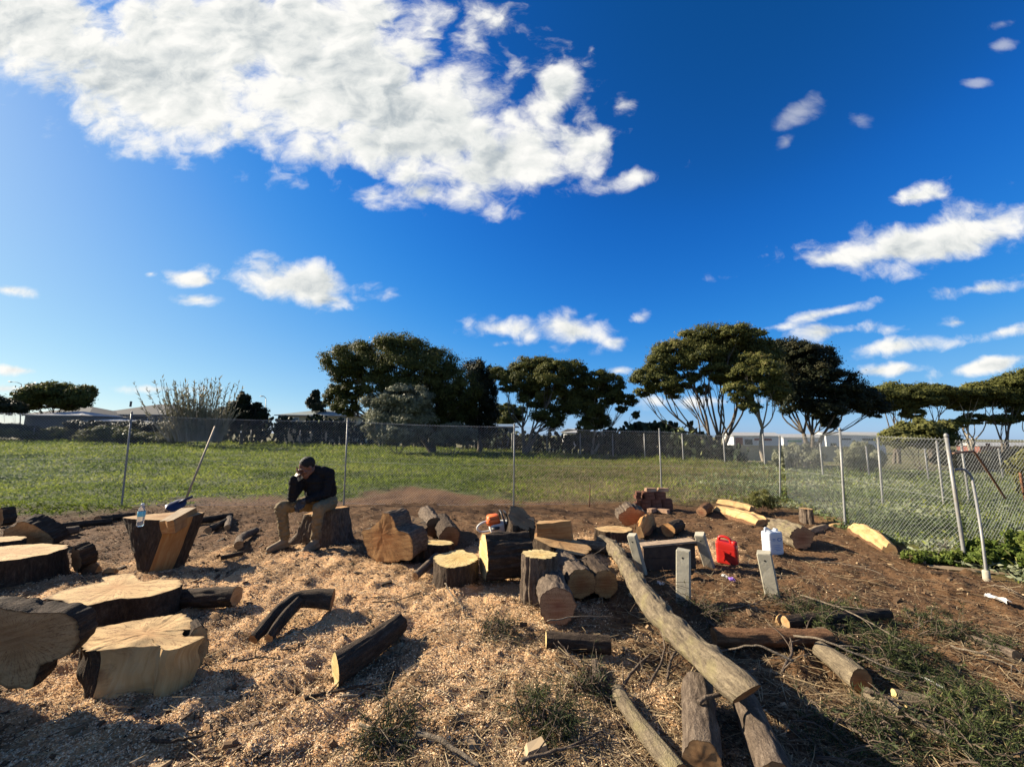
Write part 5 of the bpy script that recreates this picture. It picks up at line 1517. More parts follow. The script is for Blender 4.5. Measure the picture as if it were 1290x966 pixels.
# ------------------------------------------------------------------ the seated man
def capsule(mb, a, b, ra, rb_, n=14):
    a = np.array(a, float); b = np.array(b, float)
    L = np.linalg.norm(b - a)
    if L < 1e-6:
        mb.ball(a, ra, n, 10); return
    d = (b - a) / L
    pts, rad = [], []
    for t in np.linspace(-1, 0, 6)[:-1]:
        pts.append(a + d * ra * math.sin(t * math.pi / 2)); rad.append(max(0.001, ra * math.cos(t * math.pi / 2)))
    for t in np.linspace(0, 1, 6): pts.append(a + (b - a) * t); rad.append(ra + (rb_ - ra) * t)
    for t in np.linspace(0, 1, 6)[1:]:
        pts.append(b + d * rb_ * math.sin(t * math.pi / 2)); rad.append(max(0.001, rb_ * math.cos(t * math.pi / 2)))
    mb.tube(pts, rad, n)
def remeshed(name, mb, mat, parent, voxel, smooth_it=6, noise=None):
    o = mb.build(name + '_raw', mat)
    m1 = o.modifiers.new('r', 'REMESH'); m1.mode = 'VOXEL'; m1.voxel_size = voxel; m1.use_smooth_shade = True
    m2 = o.modifiers.new('s', 'SMOOTH'); m2.factor = 0.5; m2.iterations = smooth_it
    dg = bpy.context.evaluated_depsgraph_get()
    me = bpy.data.meshes.new_from_object(o.evaluated_get(dg))
    old = o.data
    bpy.data.objects.remove(o); bpy.data.meshes.remove(old)
    me.name = name
    if not me.materials: me.materials.append(mat)
    n = len(me.vertices)
    co = np.zeros(n * 3, np.float32); me.vertices.foreach_get('co', co); co = co.reshape(-1, 3)
    if noise:
        nr = np.zeros(n * 3, np.float32); me.vertices.foreach_get('normal', nr); nr = nr.reshape(-1, 3)
        amp, sc_, sd = noise
        f = (np.abs(vnoise(co * sc_ * np.array([1, 1, 1.6]), sd) - 0.5) * 2 + 0.5 * (vnoise(co * sc_ * 2.3, sd + 2) - 0.5)) - 0.4
        co = co + nr * (amp * f)[:, None]
        me.vertices.foreach_set('co', co.astype(np.float32).ravel())
    me.polygons.foreach_set('use_smooth', np.ones(len(me.polygons), bool))
    me.update()
    ob = bpy.data.objects.new(name, me); col.objects.link(ob)
    if parent: ob.parent = parent
    return ob
M['skin'] = plain('skin', (0.135, 0.066, 0.045), 0.55, 0, 0.4, 0.10, 30)
M['hair'] = plain('cropped_hair', (0.012, 0.010, 0.008), 0.7, 0, 0.3, 0.3, 120, None, 0.8)
M['jumper'] = plain('black_jumper', (0.014, 0.014, 0.015), 0.9, 0, 0.1, 0.3, 60, None, 0.5)
M['trousers'] = plain('khaki_trousers', (0.19, 0.142, 0.078), 0.9, 0, 0.15, 0.15, 25, ((0.10, 0.075, 0.045), 0.5), 0.3)
M['boot'] = plain('tan_work_boot', (0.23, 0.165, 0.095), 0.8, 0, 0.3, 0.2, 25, ((0.36, 0.27, 0.17), 0.5), 0.3)
M['sole'] = plain('boot_sole', (0.05, 0.042, 0.035), 0.8, 0, 0.2, 0.2, 25)
M['glove'] = plain('dark_work_glove', (0.035, 0.036, 0.04), 0.8, 0, 0.25, 0.3, 40, ((0.12, 0.11, 0.10), 0.4), 0.3)

def man():
    O = G(385, 690)
    v = lambda x, y, z: np.array([x, y, z])
    pel = v(0.09, 0.28, 0.60); hipR = v(0.00, 0.24, 0.585); hipL = v(0.18, 0.24, 0.585)
    waist = v(0.10, 0.25, 0.76); chest = v(0.07, 0.13, 0.94); neck = v(0.06, 0.00, 1.08)
    shR = v(-0.110, 0.02, 1.00); shL = v(0.205, 0.09, 1.03)
    elR = v(-0.135, -0.19, 0.725); wrR = v(-0.105, -0.270, 0.950)
    elL = v(0.235, 0.01, 0.755); wrL = v(0.045, -0.185, 0.690)
    knR = v(-0.285, -0.19, 0.600); anR = v(-0.275, -0.07, 0.13); toR = v(-0.365, -0.25, 0.035)
    knL = v(0.245, -0.20, 0.585); anL = v(0.180, -0.10, 0.14); toL = v(0.145, -0.32, 0.035)
    # head: centre, facing down and to the left of the picture
    hc = v(-0.015, -0.105, 1.135)
    fwd = unit(v(-0.52, -0.62, -0.52)); up = unit(v(-0.30, -0.42, 0.86)); up = unit(up - fwd * np.dot(up, fwd)); rt = np.cross(fwd, up)
    HM = np.stack([rt, fwd, up], 1)                                  # local x right, y forward, z up
    HK = 1.13
    hp = lambda x, y, z: hc + HM @ v(x, y, z) * HK
    root = empty('person', O, 'man in a black jumper and khaki trousers sitting on a stump, face in hand', 'person')
    # continuous body
    b = MB()
    def caps(mb, items, grow=0.0, n=14):
        for a, c, ra, rc_ in items: capsule(mb, a, c, ra + grow, rc_ + grow, n)
    torso = [(hipR, hipL, 0.115, 0.115), (pel, waist, 0.135, 0.130), (waist, chest, 0.135, 0.145), (v(0.01, 0.24, 0.74), v(0.00, 0.12, 0.93), 0.10, 0.115), (v(0.16, 0.25, 0.74), v(0.15, 0.14, 0.93), 0.10, 0.115), (chest, neck, 0.13, 0.075), (shR, shL, 0.075, 0.075), (neck + v(-.06, .02, -.02), shR, 0.07, 0.078), (neck + v(.05, .02, -.02), shL, 0.07, 0.078)]
    arms = [(shR, elR, 0.066, 0.050), (elR, wrR, 0.050, 0.034), (shL, elL, 0.066, 0.050), (elL, wrL, 0.050, 0.034)]
    legs = [(hipR, knR, 0.098, 0.066), (knR, anR, 0.064, 0.042), (hipL, knL, 0.098, 0.066), (knL, anL, 0.064, 0.042), (anR, toR, 0.042, 0.032), (anL, toL, 0.042, 0.032)]
    caps(b, torso, -0.012); caps(b, arms, -0.006); caps(b, legs, -0.008)
    capsule(b, neck + v(0.02, 0.02, -0.03), hp(0, -0.035, -0.055), 0.058, 0.058)
    b.ball(hp(0, -0.018, 0.035), (0.087, 0.110, 0.099), 18, 14, HM)          # cranium
    capsule(b, hp(0, 0.03, -0.03), hp(0, 0.062, -0.088), 0.068, 0.041)       # face down to the chin
    for s in (-1, 1):
        capsule(b, hp(s * 0.055, -0.005, -0.055), hp(s * 0.025, 0.06, -0.090), 0.026, 0.022)      # jaw
        b.ball(hp(s * 0.042, 0.062, -0.02), 0.026, 10, 8)                     # cheek
        capsule(b, hp(s * 0.012, 0.082, 0.022), hp(s * 0.048, 0.068, 0.020), 0.013, 0.012)        # brow
        b.ball(hp(s * 0.079, -0.012, -0.008), (0.010, 0.020, 0.032), 10, 8, HM)                   # ear
    capsule(b, hp(0, 0.090, 0.012), hp(0, 0.112, -0.032), 0.010, 0.016)      # nose
    capsule(b, hp(-0.02, 0.088, -0.060), hp(0.02, 0.088, -0.060), 0.011, 0.011)   # lips
    # right hand over the brow: palm, four fingers of different length, thumb from the side of the palm
    palm0 = wrR + v(0.010, -0.005, 0.02); palm1 = hp(0.030, 0.105, -0.010)
    px_ = unit(palm1 - palm0); pn = unit(np.cross(px_, rt)); ps = unit(np.cross(px_, pn))
    for k in (-1, -0.33, 0.33, 1):
        capsule(b, palm0 + ps * k * 0.022, palm1 + ps * k * 0.032, 0.016, 0.015, 10)
    tips = [(-0.045, 0.095, 0.055), (-0.018, 0.098, 0.075), (0.010, 0.099, 0.080), (0.036, 0.092, 0.068)]
    for k, tp in zip((-1, -0.33, 0.33, 1), tips):
        r0 = palm1 + ps * k * 0.032
        mid = hp(tp[0] * 0.9, tp[1] + 0.016, (tp[2] - 0.01) * 0.55)
        capsule(b, r0, mid, 0.0105, 0.0095, 10); capsule(b, mid, hp(*tp), 0.0095, 0.0080, 10)
    th0 = palm0 * 0.6 + palm1 * 0.4 + ps * 0.03
    capsule(b, th0, th0 + ps * 0.035 + px_ * 0.03, 0.013, 0.011, 10); capsule(b, th0 + ps * 0.035 + px_ * 0.03, hp(0.062, 0.055, -0.045), 0.011, 0.009, 10)
    # left hand, hanging relaxed between the thighs
    hd = unit(v(-0.62, -0.20, -0.55)); hs = unit(np.cross(hd, v(0, -1, 0.3))); hn = np.cross(hd, hs)
    def hand(mb, g):
        for k in (-1, -0.33, 0.33, 1):
            capsule(mb, wrL + hd * 0.015 + hs * k * 0.020, wrL + hd * 0.095 + hs * k * 0.032, 0.017 + g, 0.015 + g, 10)
        for k, L in zip((-1.05, -0.35, 0.35, 1.05), (0.060, 0.074, 0.080, 0.070)):
            r0 = wrL + hd * 0.095 + hs * k * 0.034
            m_ = r0 + hd * L * 0.5 + v(0, 0, -L * 0.16); e_ = m_ + hd * L * 0.22 + v(0.002, 0.01, -L * 0.42)
            capsule(mb, r0, m_, 0.0105 + g, 0.0098 + g, 10); capsule(mb, m_, e_, 0.0098 + g, 0.0085 + g, 10)
        t0 = wrL + hd * 0.035 - hs * 0.024; t1 = t0 - hs * 0.034 + hd * 0.032 + v(0, -0.012, 0)
        capsule(mb, t0, t1, 0.015 + g, 0.012 + g, 10); capsule(mb, t1, t1 + hd * 0.034 + v(0, -0.004, -0.008), 0.012 + g, 0.010 + g, 10)
    hand(b, 0.0)
    remeshed('body', b, M['skin'], root, 0.0080, 2)
    # clothing, children of the man
    j = MB()
    caps(j, torso[1:], 0.017)
    capsule(j, v(0.0, 0.12, 0.74), v(-0.03, 0.0, 0.97), 0.12, 0.11)
    capsule(j, v(0.06, 0.02, 0.74), v(0.06, -0.02, 0.95), 0.11, 0.11)
    capsule(j, pel + v(0, 0, 0.06), waist, 0.155, 0.150)
    caps(j, [(shR, elR, 0.066, 0.054), (elR, wrR + (wrR - elR) * 0.13, 0.056, 0.043), (shL, elL, 0.066, 0.054), (elL, wrL - (wrL - elL) * 0.04, 0.054, 0.041)], 0.010)
    capsule(j, neck + v(0.0, -0.0, -0.03), neck + v(-0.012, -0.022, 0.016), 0.078, 0.069)
    remeshed('jumper', j, M['jumper'], root, 0.010, 5, (0.020, 15, 5))
    t = MB()
    caps(t, [(hipR, hipL, 0.125, 0.125), (hipR, knR, 0.108, 0.080), (knR, anR + v(0, 0, 0.03), 0.080, 0.062), (hipL, knL, 0.108, 0.080), (knL, anL + v(0, 0, 0.03), 0.080, 0.062), (hipR, pel + v(-.03, .02, .07), 0.12, 0.12), (hipL, pel + v(.03, .02, .07), 0.12, 0.12)], 0.004)
    remeshed('trousers', t, M['trousers'], root, 0.010, 5, (0.024, 13, 9))
    h = MB()
    h.ball(hp(0, -0.024, 0.042), (0.0925, 0.1105, 0.1015), 18, 14, HM)
    hob = remeshed('hair', h, M['hair'], root, 0.007, 2, (0.004, 90, 3))
    # trim the hair back to a hairline
    me = hob.data
    co = np.array([q.co[:] for q in me.vertices]); lc = (co - hc) @ HM
    kill = (lc[:, 1] > 0.058 + 0.25 * (lc[:, 2] - 0.068)) | (lc[:, 2] < -0.035 + 0.5 * np.clip(lc[:, 1], -0.03, 1))
    import bmesh
    bm = bmesh.new(); bm.from_mesh(me); bm.verts.ensure_lookup_table()
    bmesh.ops.delete(bm, geom=[bm.verts[i] for i in np.nonzero(kill)[0]], context='VERTS')
    bm.to_mesh(me); bm.free()
    for an, to in ((anR, toR), (anL, toL)):
        bt = MB()
        heel = an + unit(an - to) * 0.05 * np.array([1, 1, 0]); heel[2] = 0.035
        capsule(bt, an + v(0, 0, 0.055), an + v(0, 0, -0.03), 0.056, 0.054)
        capsule(bt, an + v(0, 0, -0.03), to + v(0, 0, 0.012), 0.052, 0.042)
        capsule(bt, heel + v(0, 0, 0.01), to + v(0, 0, 0.008), 0.042, 0.044)
        bo = remeshed('boot', bt, M['boot'], root, 0.009, 3)
        sb = MB(); capsule(sb, heel + v(0, 0, 0), to + v(0, 0, 0), 0.044, 0.046)
        so = remeshed('sole', sb, M['sole'], bo, 0.008, 2)
        for q in so.data.vertices: q.co.z = 0.004 + (q.co.z - 0.035) * 0.28
        collar = MB(); collar.tube([an + v(0, 0, 0.09), an + v(0, 0, 0.115)], 0.060, 14); remeshed('boot_collar', collar, M['boot'], bo, 0.008, 2)
    g = MB(); hand(g, 0.0045); capsule(g, wrL - (wrL - elL) * -0.10, wrL + hd * 0.03, 0.042, 0.034)
    remeshed('work_glove', g, M['glove'], root, 0.006, 2)
    # the stump under him
    S = O + Vector((0.12, 0.34, 0))
    N = 90
    th = np.linspace(0, 2 * np.pi, N, endpoint=False)
    w = lobed(N, 91, 0.08)
    fl = np.zeros(N)
    for a_, s_, k_ in ((3.5, 0.22, 0.75), (2.6, 0.2, 0.4), (5.9, 0.25, 0.30), (4.6, 0.22, 0.30), (1.2, 0.25, 0.4), (0.3, 0.2, 0.3)):
        dth = np.angle(np.exp(1j * (th - a_))); fl += k_ * np.exp(-(dth / s_) ** 2)
    loops = []
    for t_ in np.linspace(0, 1, 26):
        rr = (0.265 * w) * (1 + fl * (1 - t_) ** 2.6 * 1.25 + 0.12 * (1 - t_))
        loops.append(np.stack([S.x + rr * np.cos(th) * 1.12, S.y + rr * np.sin(th) * 0.85, np.full(N, S.z - 0.05 + 0.51 * t_) + 0.05 * np.cos(th) * t_], -1))
    wood('tree_stump', 'wide grey stump with spreading roots that the man sits on', np.array(loops), 'grey', 'orange', False, True, rough=1.5, cat='stump')
man()
# ------------------------------------------------------------------ vegetation
def leaf_mat(name, stops, transl=0.25, rough=0.55):
    return tint_mat(name, stops, rough, transl, 0.10)
M['gum'] = leaf_mat('gum_leaf', [(0.0, (0.024, 0.029, 0.008)), (0.4, (0.075, 0.080, 0.021)), (0.8, (0.14, 0.138, 0.038)), (1.0, (0.20, 0.165, 0.06))], 0.30)
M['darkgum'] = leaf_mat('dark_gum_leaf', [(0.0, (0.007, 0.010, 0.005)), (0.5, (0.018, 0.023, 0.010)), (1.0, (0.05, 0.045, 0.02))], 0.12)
M['olive'] = leaf_mat('olive_leaf', [(0.0, (0.07, 0.074, 0.045)), (0.5, (0.17, 0.175, 0.11)), (1.0, (0.30, 0.30, 0.20))], 0.25)
M['reed'] = leaf_mat('reed_leaf', [(0.0, (0.09, 0.085, 0.05)), (0.5, (0.20, 0.185, 0.12)), (1.0, (0.36, 0.33, 0.24))], 0.25)
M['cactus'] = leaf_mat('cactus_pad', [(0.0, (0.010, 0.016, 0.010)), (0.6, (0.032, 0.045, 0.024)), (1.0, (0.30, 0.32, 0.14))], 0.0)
M['yellowgreen'] = leaf_mat('yellow_green_leaf', [(0.0, (0.05, 0.055, 0.015)), (0.5, (0.12, 0.12, 0.035)), (1.0, (0.22, 0.20, 0.07))], 0.25)
M['weedy'] = leaf_mat('weed_clump_leaf', [(0.0, (0.03, 0.05, 0.01)), (0.5, (0.09, 0.125, 0.022)), (1.0, (0.18, 0.20, 0.05))], 0.35)
M['needle'] = leaf_mat('needle', [(0.0, (0.016, 0.022, 0.010)), (0.5, (0.045, 0.058, 0.022)), (0.9, (0.095, 0.115, 0.035)), (1.0, (0.22, 0.18, 0.08))], 0.2)
BARK['gum'] = bark_mat('gum_bark', (0.055, 0.045, 0.036), (0.12, 0.10, 0.08), (0.24, 0.21, 0.17))
BARK['palegum'] = bark_mat('pale_gum_bark', (0.16, 0.13, 0.10), (0.30, 0.26, 0.20), (0.44, 0.39, 0.31))

def limb(mb, pts, r0, r1, n=7):
    pts = np.array([list(p) for p in pts])
    rr = np.linspace(r0, r1, len(pts))
    mb.tube(pts, rr, n)
def blob_leaves(cen, rad, count, r, sub=14, size=0.2, asp=0.42, flat=0.0, hollow=0.35):
    "leaf clumps over an uneven ellipsoid; returns centres, axes, sides, clump tint"
    rad = np.array(rad)
    # clump centres near the surface, more of them on top
    d = rand_dirs(sub, r); d[:, 2] = d[:, 2] * 0.85 + 0.12; d = unit(d)
    k = r.uniform(0.45, 1.0, (sub, 1)) ** 0.5
    cc = d * k * 0.88
    cr = r.uniform(0.18, 0.42, sub)
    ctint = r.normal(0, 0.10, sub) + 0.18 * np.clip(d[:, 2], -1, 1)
    i = r.integers(0, sub, count)
    ld = rand_dirs(count, r)
    ld[:, 2] = np.where(ld[:, 2] < -0.45, -ld[:, 2] * r.uniform(0.0, 1, count), ld[:, 2])
    lr = (r.uniform(0.25, 1.0, count) ** 0.6 * np.where(r.uniform(0, 1, count) < 0.22, r.uniform(1.0, 1.7, count), 1.0))[:, None] * cr[i][:, None]
    p = cc[i] + ld * lr
    C = np.array(cen) + p * rad
    Nn = unit(ld + 0.7 * unit(p) + r.normal(0, 0.55, (count, 3)))
    A = unit(np.cross(Nn, r.normal(0, 1, (count, 3))))
    A[:, 2] -= 0.35; A = unit(A)
    S = unit(np.cross(Nn, A))
    return C, A, S, ctint[i] + r.normal(0, 0.13, count)
def tree(name, label, cat, y, foot, blobs, leaf='gum', bark='gum', leaf_size=0.20, dens=1.0, stems=1, r_trunk=0.22, group=None, tint0=0.42, seed=1, forkz=None, twigs=4, asp=0.42, pale=None, droop=0.0):
    """foot: photo pixel x of the trunk at distance y; blobs: (x, y, half w, half h, depth offset) in photo pixels at that distance"""
    r = np.random.default_rng(seed)
    fx = PD(foot, 560, y).x
    base = Vector((fx, y, Hs(fx, y)))
    root = empty(name, base, label, cat, group)
    Lb = np.array(base)
    ppm = FPX / y
    Cs, As, Ss, Ts, Ls = [], [], [], [], []
    mb = MB()
    bl = []
    for q in blobs:
        x, py, rw, rh = q[:4]
        dy = q[4] if len(q) > 4 else r.uniform(-0.5, 0.5) * rw / ppm * 1.3
        yy = y + dy
        c = np.array(PD(x, py, yy)); k = yy / y
        rad = (rw / ppm * k * 1.10, max(rw, rh) / ppm * 0.95 * k, rh / ppm * k * 1.28)
        bl.append((c, rad))
        n = int(dens * 5000 * (rad[0] * rad[2]) ** 0.85 / (leaf_size / 0.2) ** 1.7)
        n = max(120, min(n, 7500))
        C, A, S, T = blob_leaves(c, rad, n, r, sub=int(22 + 12 * rad[0]), size=leaf_size)
        if droop: A[:, 2] -= droop; A = unit(A)
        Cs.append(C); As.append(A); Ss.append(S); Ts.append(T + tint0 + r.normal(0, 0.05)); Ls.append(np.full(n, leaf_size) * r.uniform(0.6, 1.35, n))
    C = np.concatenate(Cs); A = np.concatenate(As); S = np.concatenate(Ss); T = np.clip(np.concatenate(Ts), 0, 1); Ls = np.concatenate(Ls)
    V, Q = leaves3(C - Lb, A, S, Ls * 1.15, Ls * asp * 1.5)
    # limbs: stems leave the foot, fork, and reach into the clumps
    allc = np.array([b[0] for b in bl])
    fz = forkz if forkz is not None else (allc[:, 2].mean() - Lb[2]) * 0.33
    ang = np.argsort(allc[:, 0])
    groups = np.array_split(ang, max(1, stems))
    for g in groups:
        if not len(g): continue
        tgt = allc[g].mean(0)
        f0 = np.array([r.normal(0, 0.15) * (stems > 1), r.normal(0, 0.15) * (stems > 1), -0.2])
        fork = np.array([(tgt[0] - Lb[0]) * 0.30, (tgt[1] - Lb[1]) * 0.3, fz * r.uniform(0.85, 1.15)])
        rt = r_trunk * (1.0 if stems == 1 else 0.75)
        limb(mb, catmull([f0, f0 * 0.5 + fork * 0.45 + np.array([r.normal(0, .08), r.normal(0, .08), 0.0]), fork], 8), rt * 1.25, rt * 0.75, 9)
        for i in g:
            c, rad = bl[i]
            e = c - Lb
            bnd = 0.10 * np.linalg.norm(e - fork)
            mid = fork * 0.55 + e * 0.45 + np.array([r.normal(0, bnd), r.normal(0, bnd), -0.10 * np.linalg.norm(e[:2] - fork[:2]) + r.normal(0, bnd * 0.6)])
            p = catmull([fork, mid, e + np.array([0, 0, -0.2 * rad[2]])], 9)
            w = rt * 0.62 * min(1, 0.45 + rad[0] * 0.2)
            limb(mb, p, w, w * 0.3, 7)
            for _ in range(twigs):
                t = r.integers(3, 8)
                d = rand_dirs(1, r)[0]; d[2] = abs(d[2]) * 0.8 
                q = p[t]; e2 = e + d * np.array(rad) * 0.75
                limb(mb, catmull([q, (q + e2) / 2 + r.normal(0, 0.12, 3), e2], 6), w * 0.42, w * 0.10, 5)
    bm_ = mb.build('trunk', BARK[pale or bark], root, True)
    n = len(bm_.data.vertices); co = np.zeros(n * 3, np.float32); bm_.data.vertices.foreach_get('co', co)
    at = bm_.data.attributes.new('bc', 'FLOAT_VECTOR', 'POINT'); at.data.foreach_set('vector', co * 0.35)
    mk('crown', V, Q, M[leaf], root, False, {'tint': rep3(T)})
    return root
def fill(cx, cy, rw, rh, n, r0, seed, top=0.0):
    "lobes spread over an umbrella-shaped area of the photo"
    r = np.random.default_rng(seed); out = []
    for i in range(n):
        a = r.uniform(0, 6.28); k = math.sqrt(r.uniform(0, 1))
        out.append((cx + rw * k * math.cos(a), cy + rh * k * math.sin(a) + top * (k * math.cos(a)) ** 2, r0 * r.uniform(0.8, 1.3), r0 * r.uniform(0.55, 0.85)))
    return out
# big gum left of the centre (dense, lumpy)
tree('gum_tree', 'large dark lumpy gum tree with a drooping left lobe, behind the olive bush', 'tree', 34, 548,
     [(428, 457, 23, 17), (452, 448, 24, 15), (480, 441, 26, 15), (505, 440, 28, 16), (530, 447, 27, 17), (552, 462, 26, 18), (440, 470, 22, 15), (468, 464, 26, 18), (500, 466, 30, 22), (530, 474, 30, 24), (560, 484, 26, 24), (480, 490, 26, 18), (512, 498, 30, 24), (545, 508, 28, 28), (424, 500, 16, 13), (436, 512, 17, 12), (445, 490, 14, 12), (520, 525, 24, 22), (555, 532, 24, 22), (570, 512, 20, 26), (584, 500, 22, 30)], 'gum', 'gum', 0.15, 0.62, 2, 0.30, seed=3, tint0=0.40)
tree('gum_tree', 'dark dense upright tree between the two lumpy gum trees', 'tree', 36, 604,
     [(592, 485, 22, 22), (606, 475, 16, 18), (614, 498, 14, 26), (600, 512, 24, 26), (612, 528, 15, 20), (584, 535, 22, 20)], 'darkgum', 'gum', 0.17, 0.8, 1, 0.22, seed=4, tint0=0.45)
tree('gum_tree', 'middle gum tree with an open leggy left side', 'tree', 33, 660,
     [(632, 471, 14, 9), (642, 484, 15, 12), (664, 464, 22, 11), (684, 462, 22, 11), (702, 468, 22, 13), (722, 472, 18, 14), (660, 482, 20, 14), (690, 484, 26, 16), (716, 492, 22, 18), (672, 500, 18, 14), (702, 508, 22, 16), (690, 528, 20, 14), (724, 512, 14, 16)], 'gum', 'gum', 0.145, 0.58, 3, 0.2, seed=5, tint0=0.43)
tree('gum_tree', 'ragged gum tree with small separate tufts on its right', 'tree', 33, 748,
     [(752, 478, 18, 10), (768, 486, 18, 12), (742, 492, 18, 14), (776, 500, 12, 10), (790, 505, 12, 7), (757, 506, 16, 12), (744, 520, 15, 13), (801, 523, 5, 4), (755, 532, 14, 12), (738, 540, 14, 10), (783, 516, 8, 4)], 'gum', 'palegum', 0.145, 0.58, 2, 0.16, seed=6, tint0=0.42)
tree('gum_tree', 'low brown green tree seen through the gap beside the blue shed', 'tree', 52, 640, [(632, 516, 12, 7), (648, 522, 14, 10), (636, 528, 12, 8)], 'yellowgreen', 'gum', 0.26, 1.0, 1, 0.15, seed=7, tint0=0.25)
# the two spreading gums on the right of the centre
tree('gum_tree', 'tallest spreading gum tree with a wide umbrella crown and several pale stems', 'tree', 27, 905,
     [(815, 478, 18, 13), (830, 462, 22, 15), (848, 445, 24, 15), (870, 432, 26, 14), (895, 425, 28, 13), (922, 424, 26, 13), (945, 432, 24, 14), (858, 462, 24, 14), (885, 450, 26, 16), (912, 448, 26, 16), (835, 482, 20, 12), (812, 494, 12, 7), (862, 480, 18, 10), (936, 452, 24, 18), (905, 470, 20, 12), (958, 450, 22, 18), (850, 495, 12, 7), (885, 492, 10, 6), (925, 476, 22, 14)], 'gum', 'gum', 0.13, 0.58, 4, 0.21, seed=8, tint0=0.47, forkz=1.6)
tree('gum_tree', 'thin pale stemmed gum tree standing before the tallest gum', 'tree', 25, 963,
     [(950, 458, 20, 12), (968, 470, 18, 14), (938, 472, 18, 12), (955, 488, 18, 12), (932, 494, 18, 12), (978, 492, 16, 12), (945, 512, 14, 9)], 'gum', 'palegum', 0.13, 0.5, 1, 0.13, seed=9, tint0=0.55, forkz=2.4)
tree('gum_tree', 'broad dark gum tree sloping down to the right of the tallest gum', 'tree', 30, 1018,
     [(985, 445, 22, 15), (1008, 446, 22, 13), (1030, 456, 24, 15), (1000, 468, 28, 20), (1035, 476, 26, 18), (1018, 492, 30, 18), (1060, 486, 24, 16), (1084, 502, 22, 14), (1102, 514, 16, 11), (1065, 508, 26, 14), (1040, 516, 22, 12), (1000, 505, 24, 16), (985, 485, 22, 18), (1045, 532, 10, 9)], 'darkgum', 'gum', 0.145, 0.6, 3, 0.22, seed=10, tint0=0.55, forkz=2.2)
# the row of umbrella trees far right
for i, (fx, bl_, lab) in enumerate([
    (1128, [(1110, 500, 16, 9), (1128, 494, 20, 9), (1146, 498, 16, 8), (1118, 510, 14, 7), (1138, 508, 14, 7), (1150, 520, 9, 6)], 'leftmost flat topped gum of the far row at the right'),
    (1172, [(1160, 494, 18, 8), (1178, 495, 18, 8), (1192, 498, 14, 8), (1168, 505, 14, 6)], 'second flat topped gum of the far row, above the yellow green bush'),
    (1222, [(1206, 499, 18, 9), (1226, 495, 18, 9), (1240, 499, 14, 8), (1216, 508, 14, 7), (1226, 527, 10, 5), (1210, 532, 10, 4)], 'third gum of the far row with thin bare stems'),
    (1262, [(1250, 494, 16, 10), (1268, 489, 18, 10), (1284, 482, 16, 10), (1262, 503, 14, 8), (1278, 500, 14, 9), (1262, 528, 10, 5)], 'fourth gum of the far row, taller, near the right edge'),
    (1310, [(1296, 484, 16, 14), (1312, 480, 20, 14), (1300, 504, 16, 14), (1330, 490, 22, 16), (1290, 520, 10, 8)], 'last gum of the far row, cut by the right edge')]):
    tree('gum_tree', lab, 'tree', 46, fx, [(x, y_ + 1, w * 1.35, h * 1.15) for x, y_, w, h in bl_], 'gum', 'palegum' if i == 2 else 'gum', 0.22, 0.7, 3, 0.2, 'row of flat topped gums far right', 0.36, seed=20 + i, forkz=2.6, twigs=3)
# bushes
BARK['twig'] = bark_mat('dry_twig_bark', (0.085, 0.066, 0.046), (0.20, 0.16, 0.115), (0.34, 0.285, 0.21))
def bush(label, y, blobs, leaf, size=0.16, dens=1.0, seed=1, tint0=0.45, asp=0.32, name='bush', cat='bush', bark='gum', rt=0.06):
    xs = [b[0] for b in blobs]
    return tree(name, label, cat, y, sum(xs) / len(xs), blobs, leaf, bark, size, dens, 3, rt, None, tint0, seed, 0.3, 3, asp)
bush('round grey olive bush in front of the large dark gum', 31, [(478, 512, 20, 16), (502, 502, 26, 14), (526, 508, 20, 16), (490, 528, 26, 18), (520, 530, 26, 18), (505, 545, 30, 14), (475, 540, 16, 14)], 'olive', 0.17, 1.15, 31, 0.5)
bush('low grey bush right of the olive bush', 31, [(572, 545, 20, 11), (560, 552, 16, 10), (588, 550, 14, 10)], 'olive', 0.16, 1.0, 32, 0.28)
bush('yellow green bush under the far row of gums', 19.5, [(1128, 550, 14, 9), (1145, 546, 16, 11), (1165, 543, 18, 13), (1184, 544, 16, 13), (1140, 556, 24, 8), (1175, 556, 22, 8)], 'yellowgreen', 0.17, 1.15, 33, 0.35)
bush('low grey leafed bush before the cream wall', 21, [(988, 580, 12, 10), (1004, 572, 14, 12), (1022, 578, 14, 11)], 'olive', 0.13, 1.0, 34, 0.42)
bush('speckled grey bush behind the wire fence, right of the fence post', 18, [(1070, 578, 14, 12), (1086, 572, 14, 13), (1100, 580, 12, 12)], 'olive', 0.12, 0.9, 35, 0.55)
bush('dark shrubs below the far gums at the right edge', 19, [(1200, 578, 20, 9), (1228, 582, 20, 8), (1262, 580, 24, 10), (1300, 578, 24, 12)], 'darkgum', 0.15, 1.0, 36, 0.75)
bush('sunlit dry tuft of grass at the bend of the fence', 8.6, [(960, 628, 12, 8), (948, 634, 9, 5), (972, 634, 9, 6)], 'yellowgreen', 0.13, 0.75, 37, 0.55, asp=0.07, rt=0.006, name='grass_tuft', cat='grass tuft')
bush('green weeds crowding the foot of the corner post', 5.1, [(1245, 700, 24, 14), (1275, 705, 22, 18), (1228, 690, 14, 10), (1295, 700, 20, 22)], 'weedy', 0.045, 0.30, 38, 0.45, asp=0.5, rt=0.008, name='weed_clump', cat='weeds')
bush('green weeds growing through the foot of the sagging side fence', 5.25, [(1150, 701, 12, 5), (1168, 703, 14, 6), (1186, 705, 14, 7), (1205, 705, 14, 9)], 'weedy', 0.042, 0.28, 48, 0.5, asp=0.45, rt=0.006, name='weed_clump', cat='weeds')
bush('leafy plant at the right edge behind the rusty bar', 6.2, [(1290, 585, 8, 12), (1300, 600, 12, 22)], 'yellowgreen', 0.08, 0.3, 39, 0.4, asp=0.5, rt=0.01, name='leafy_plant', cat='plant')
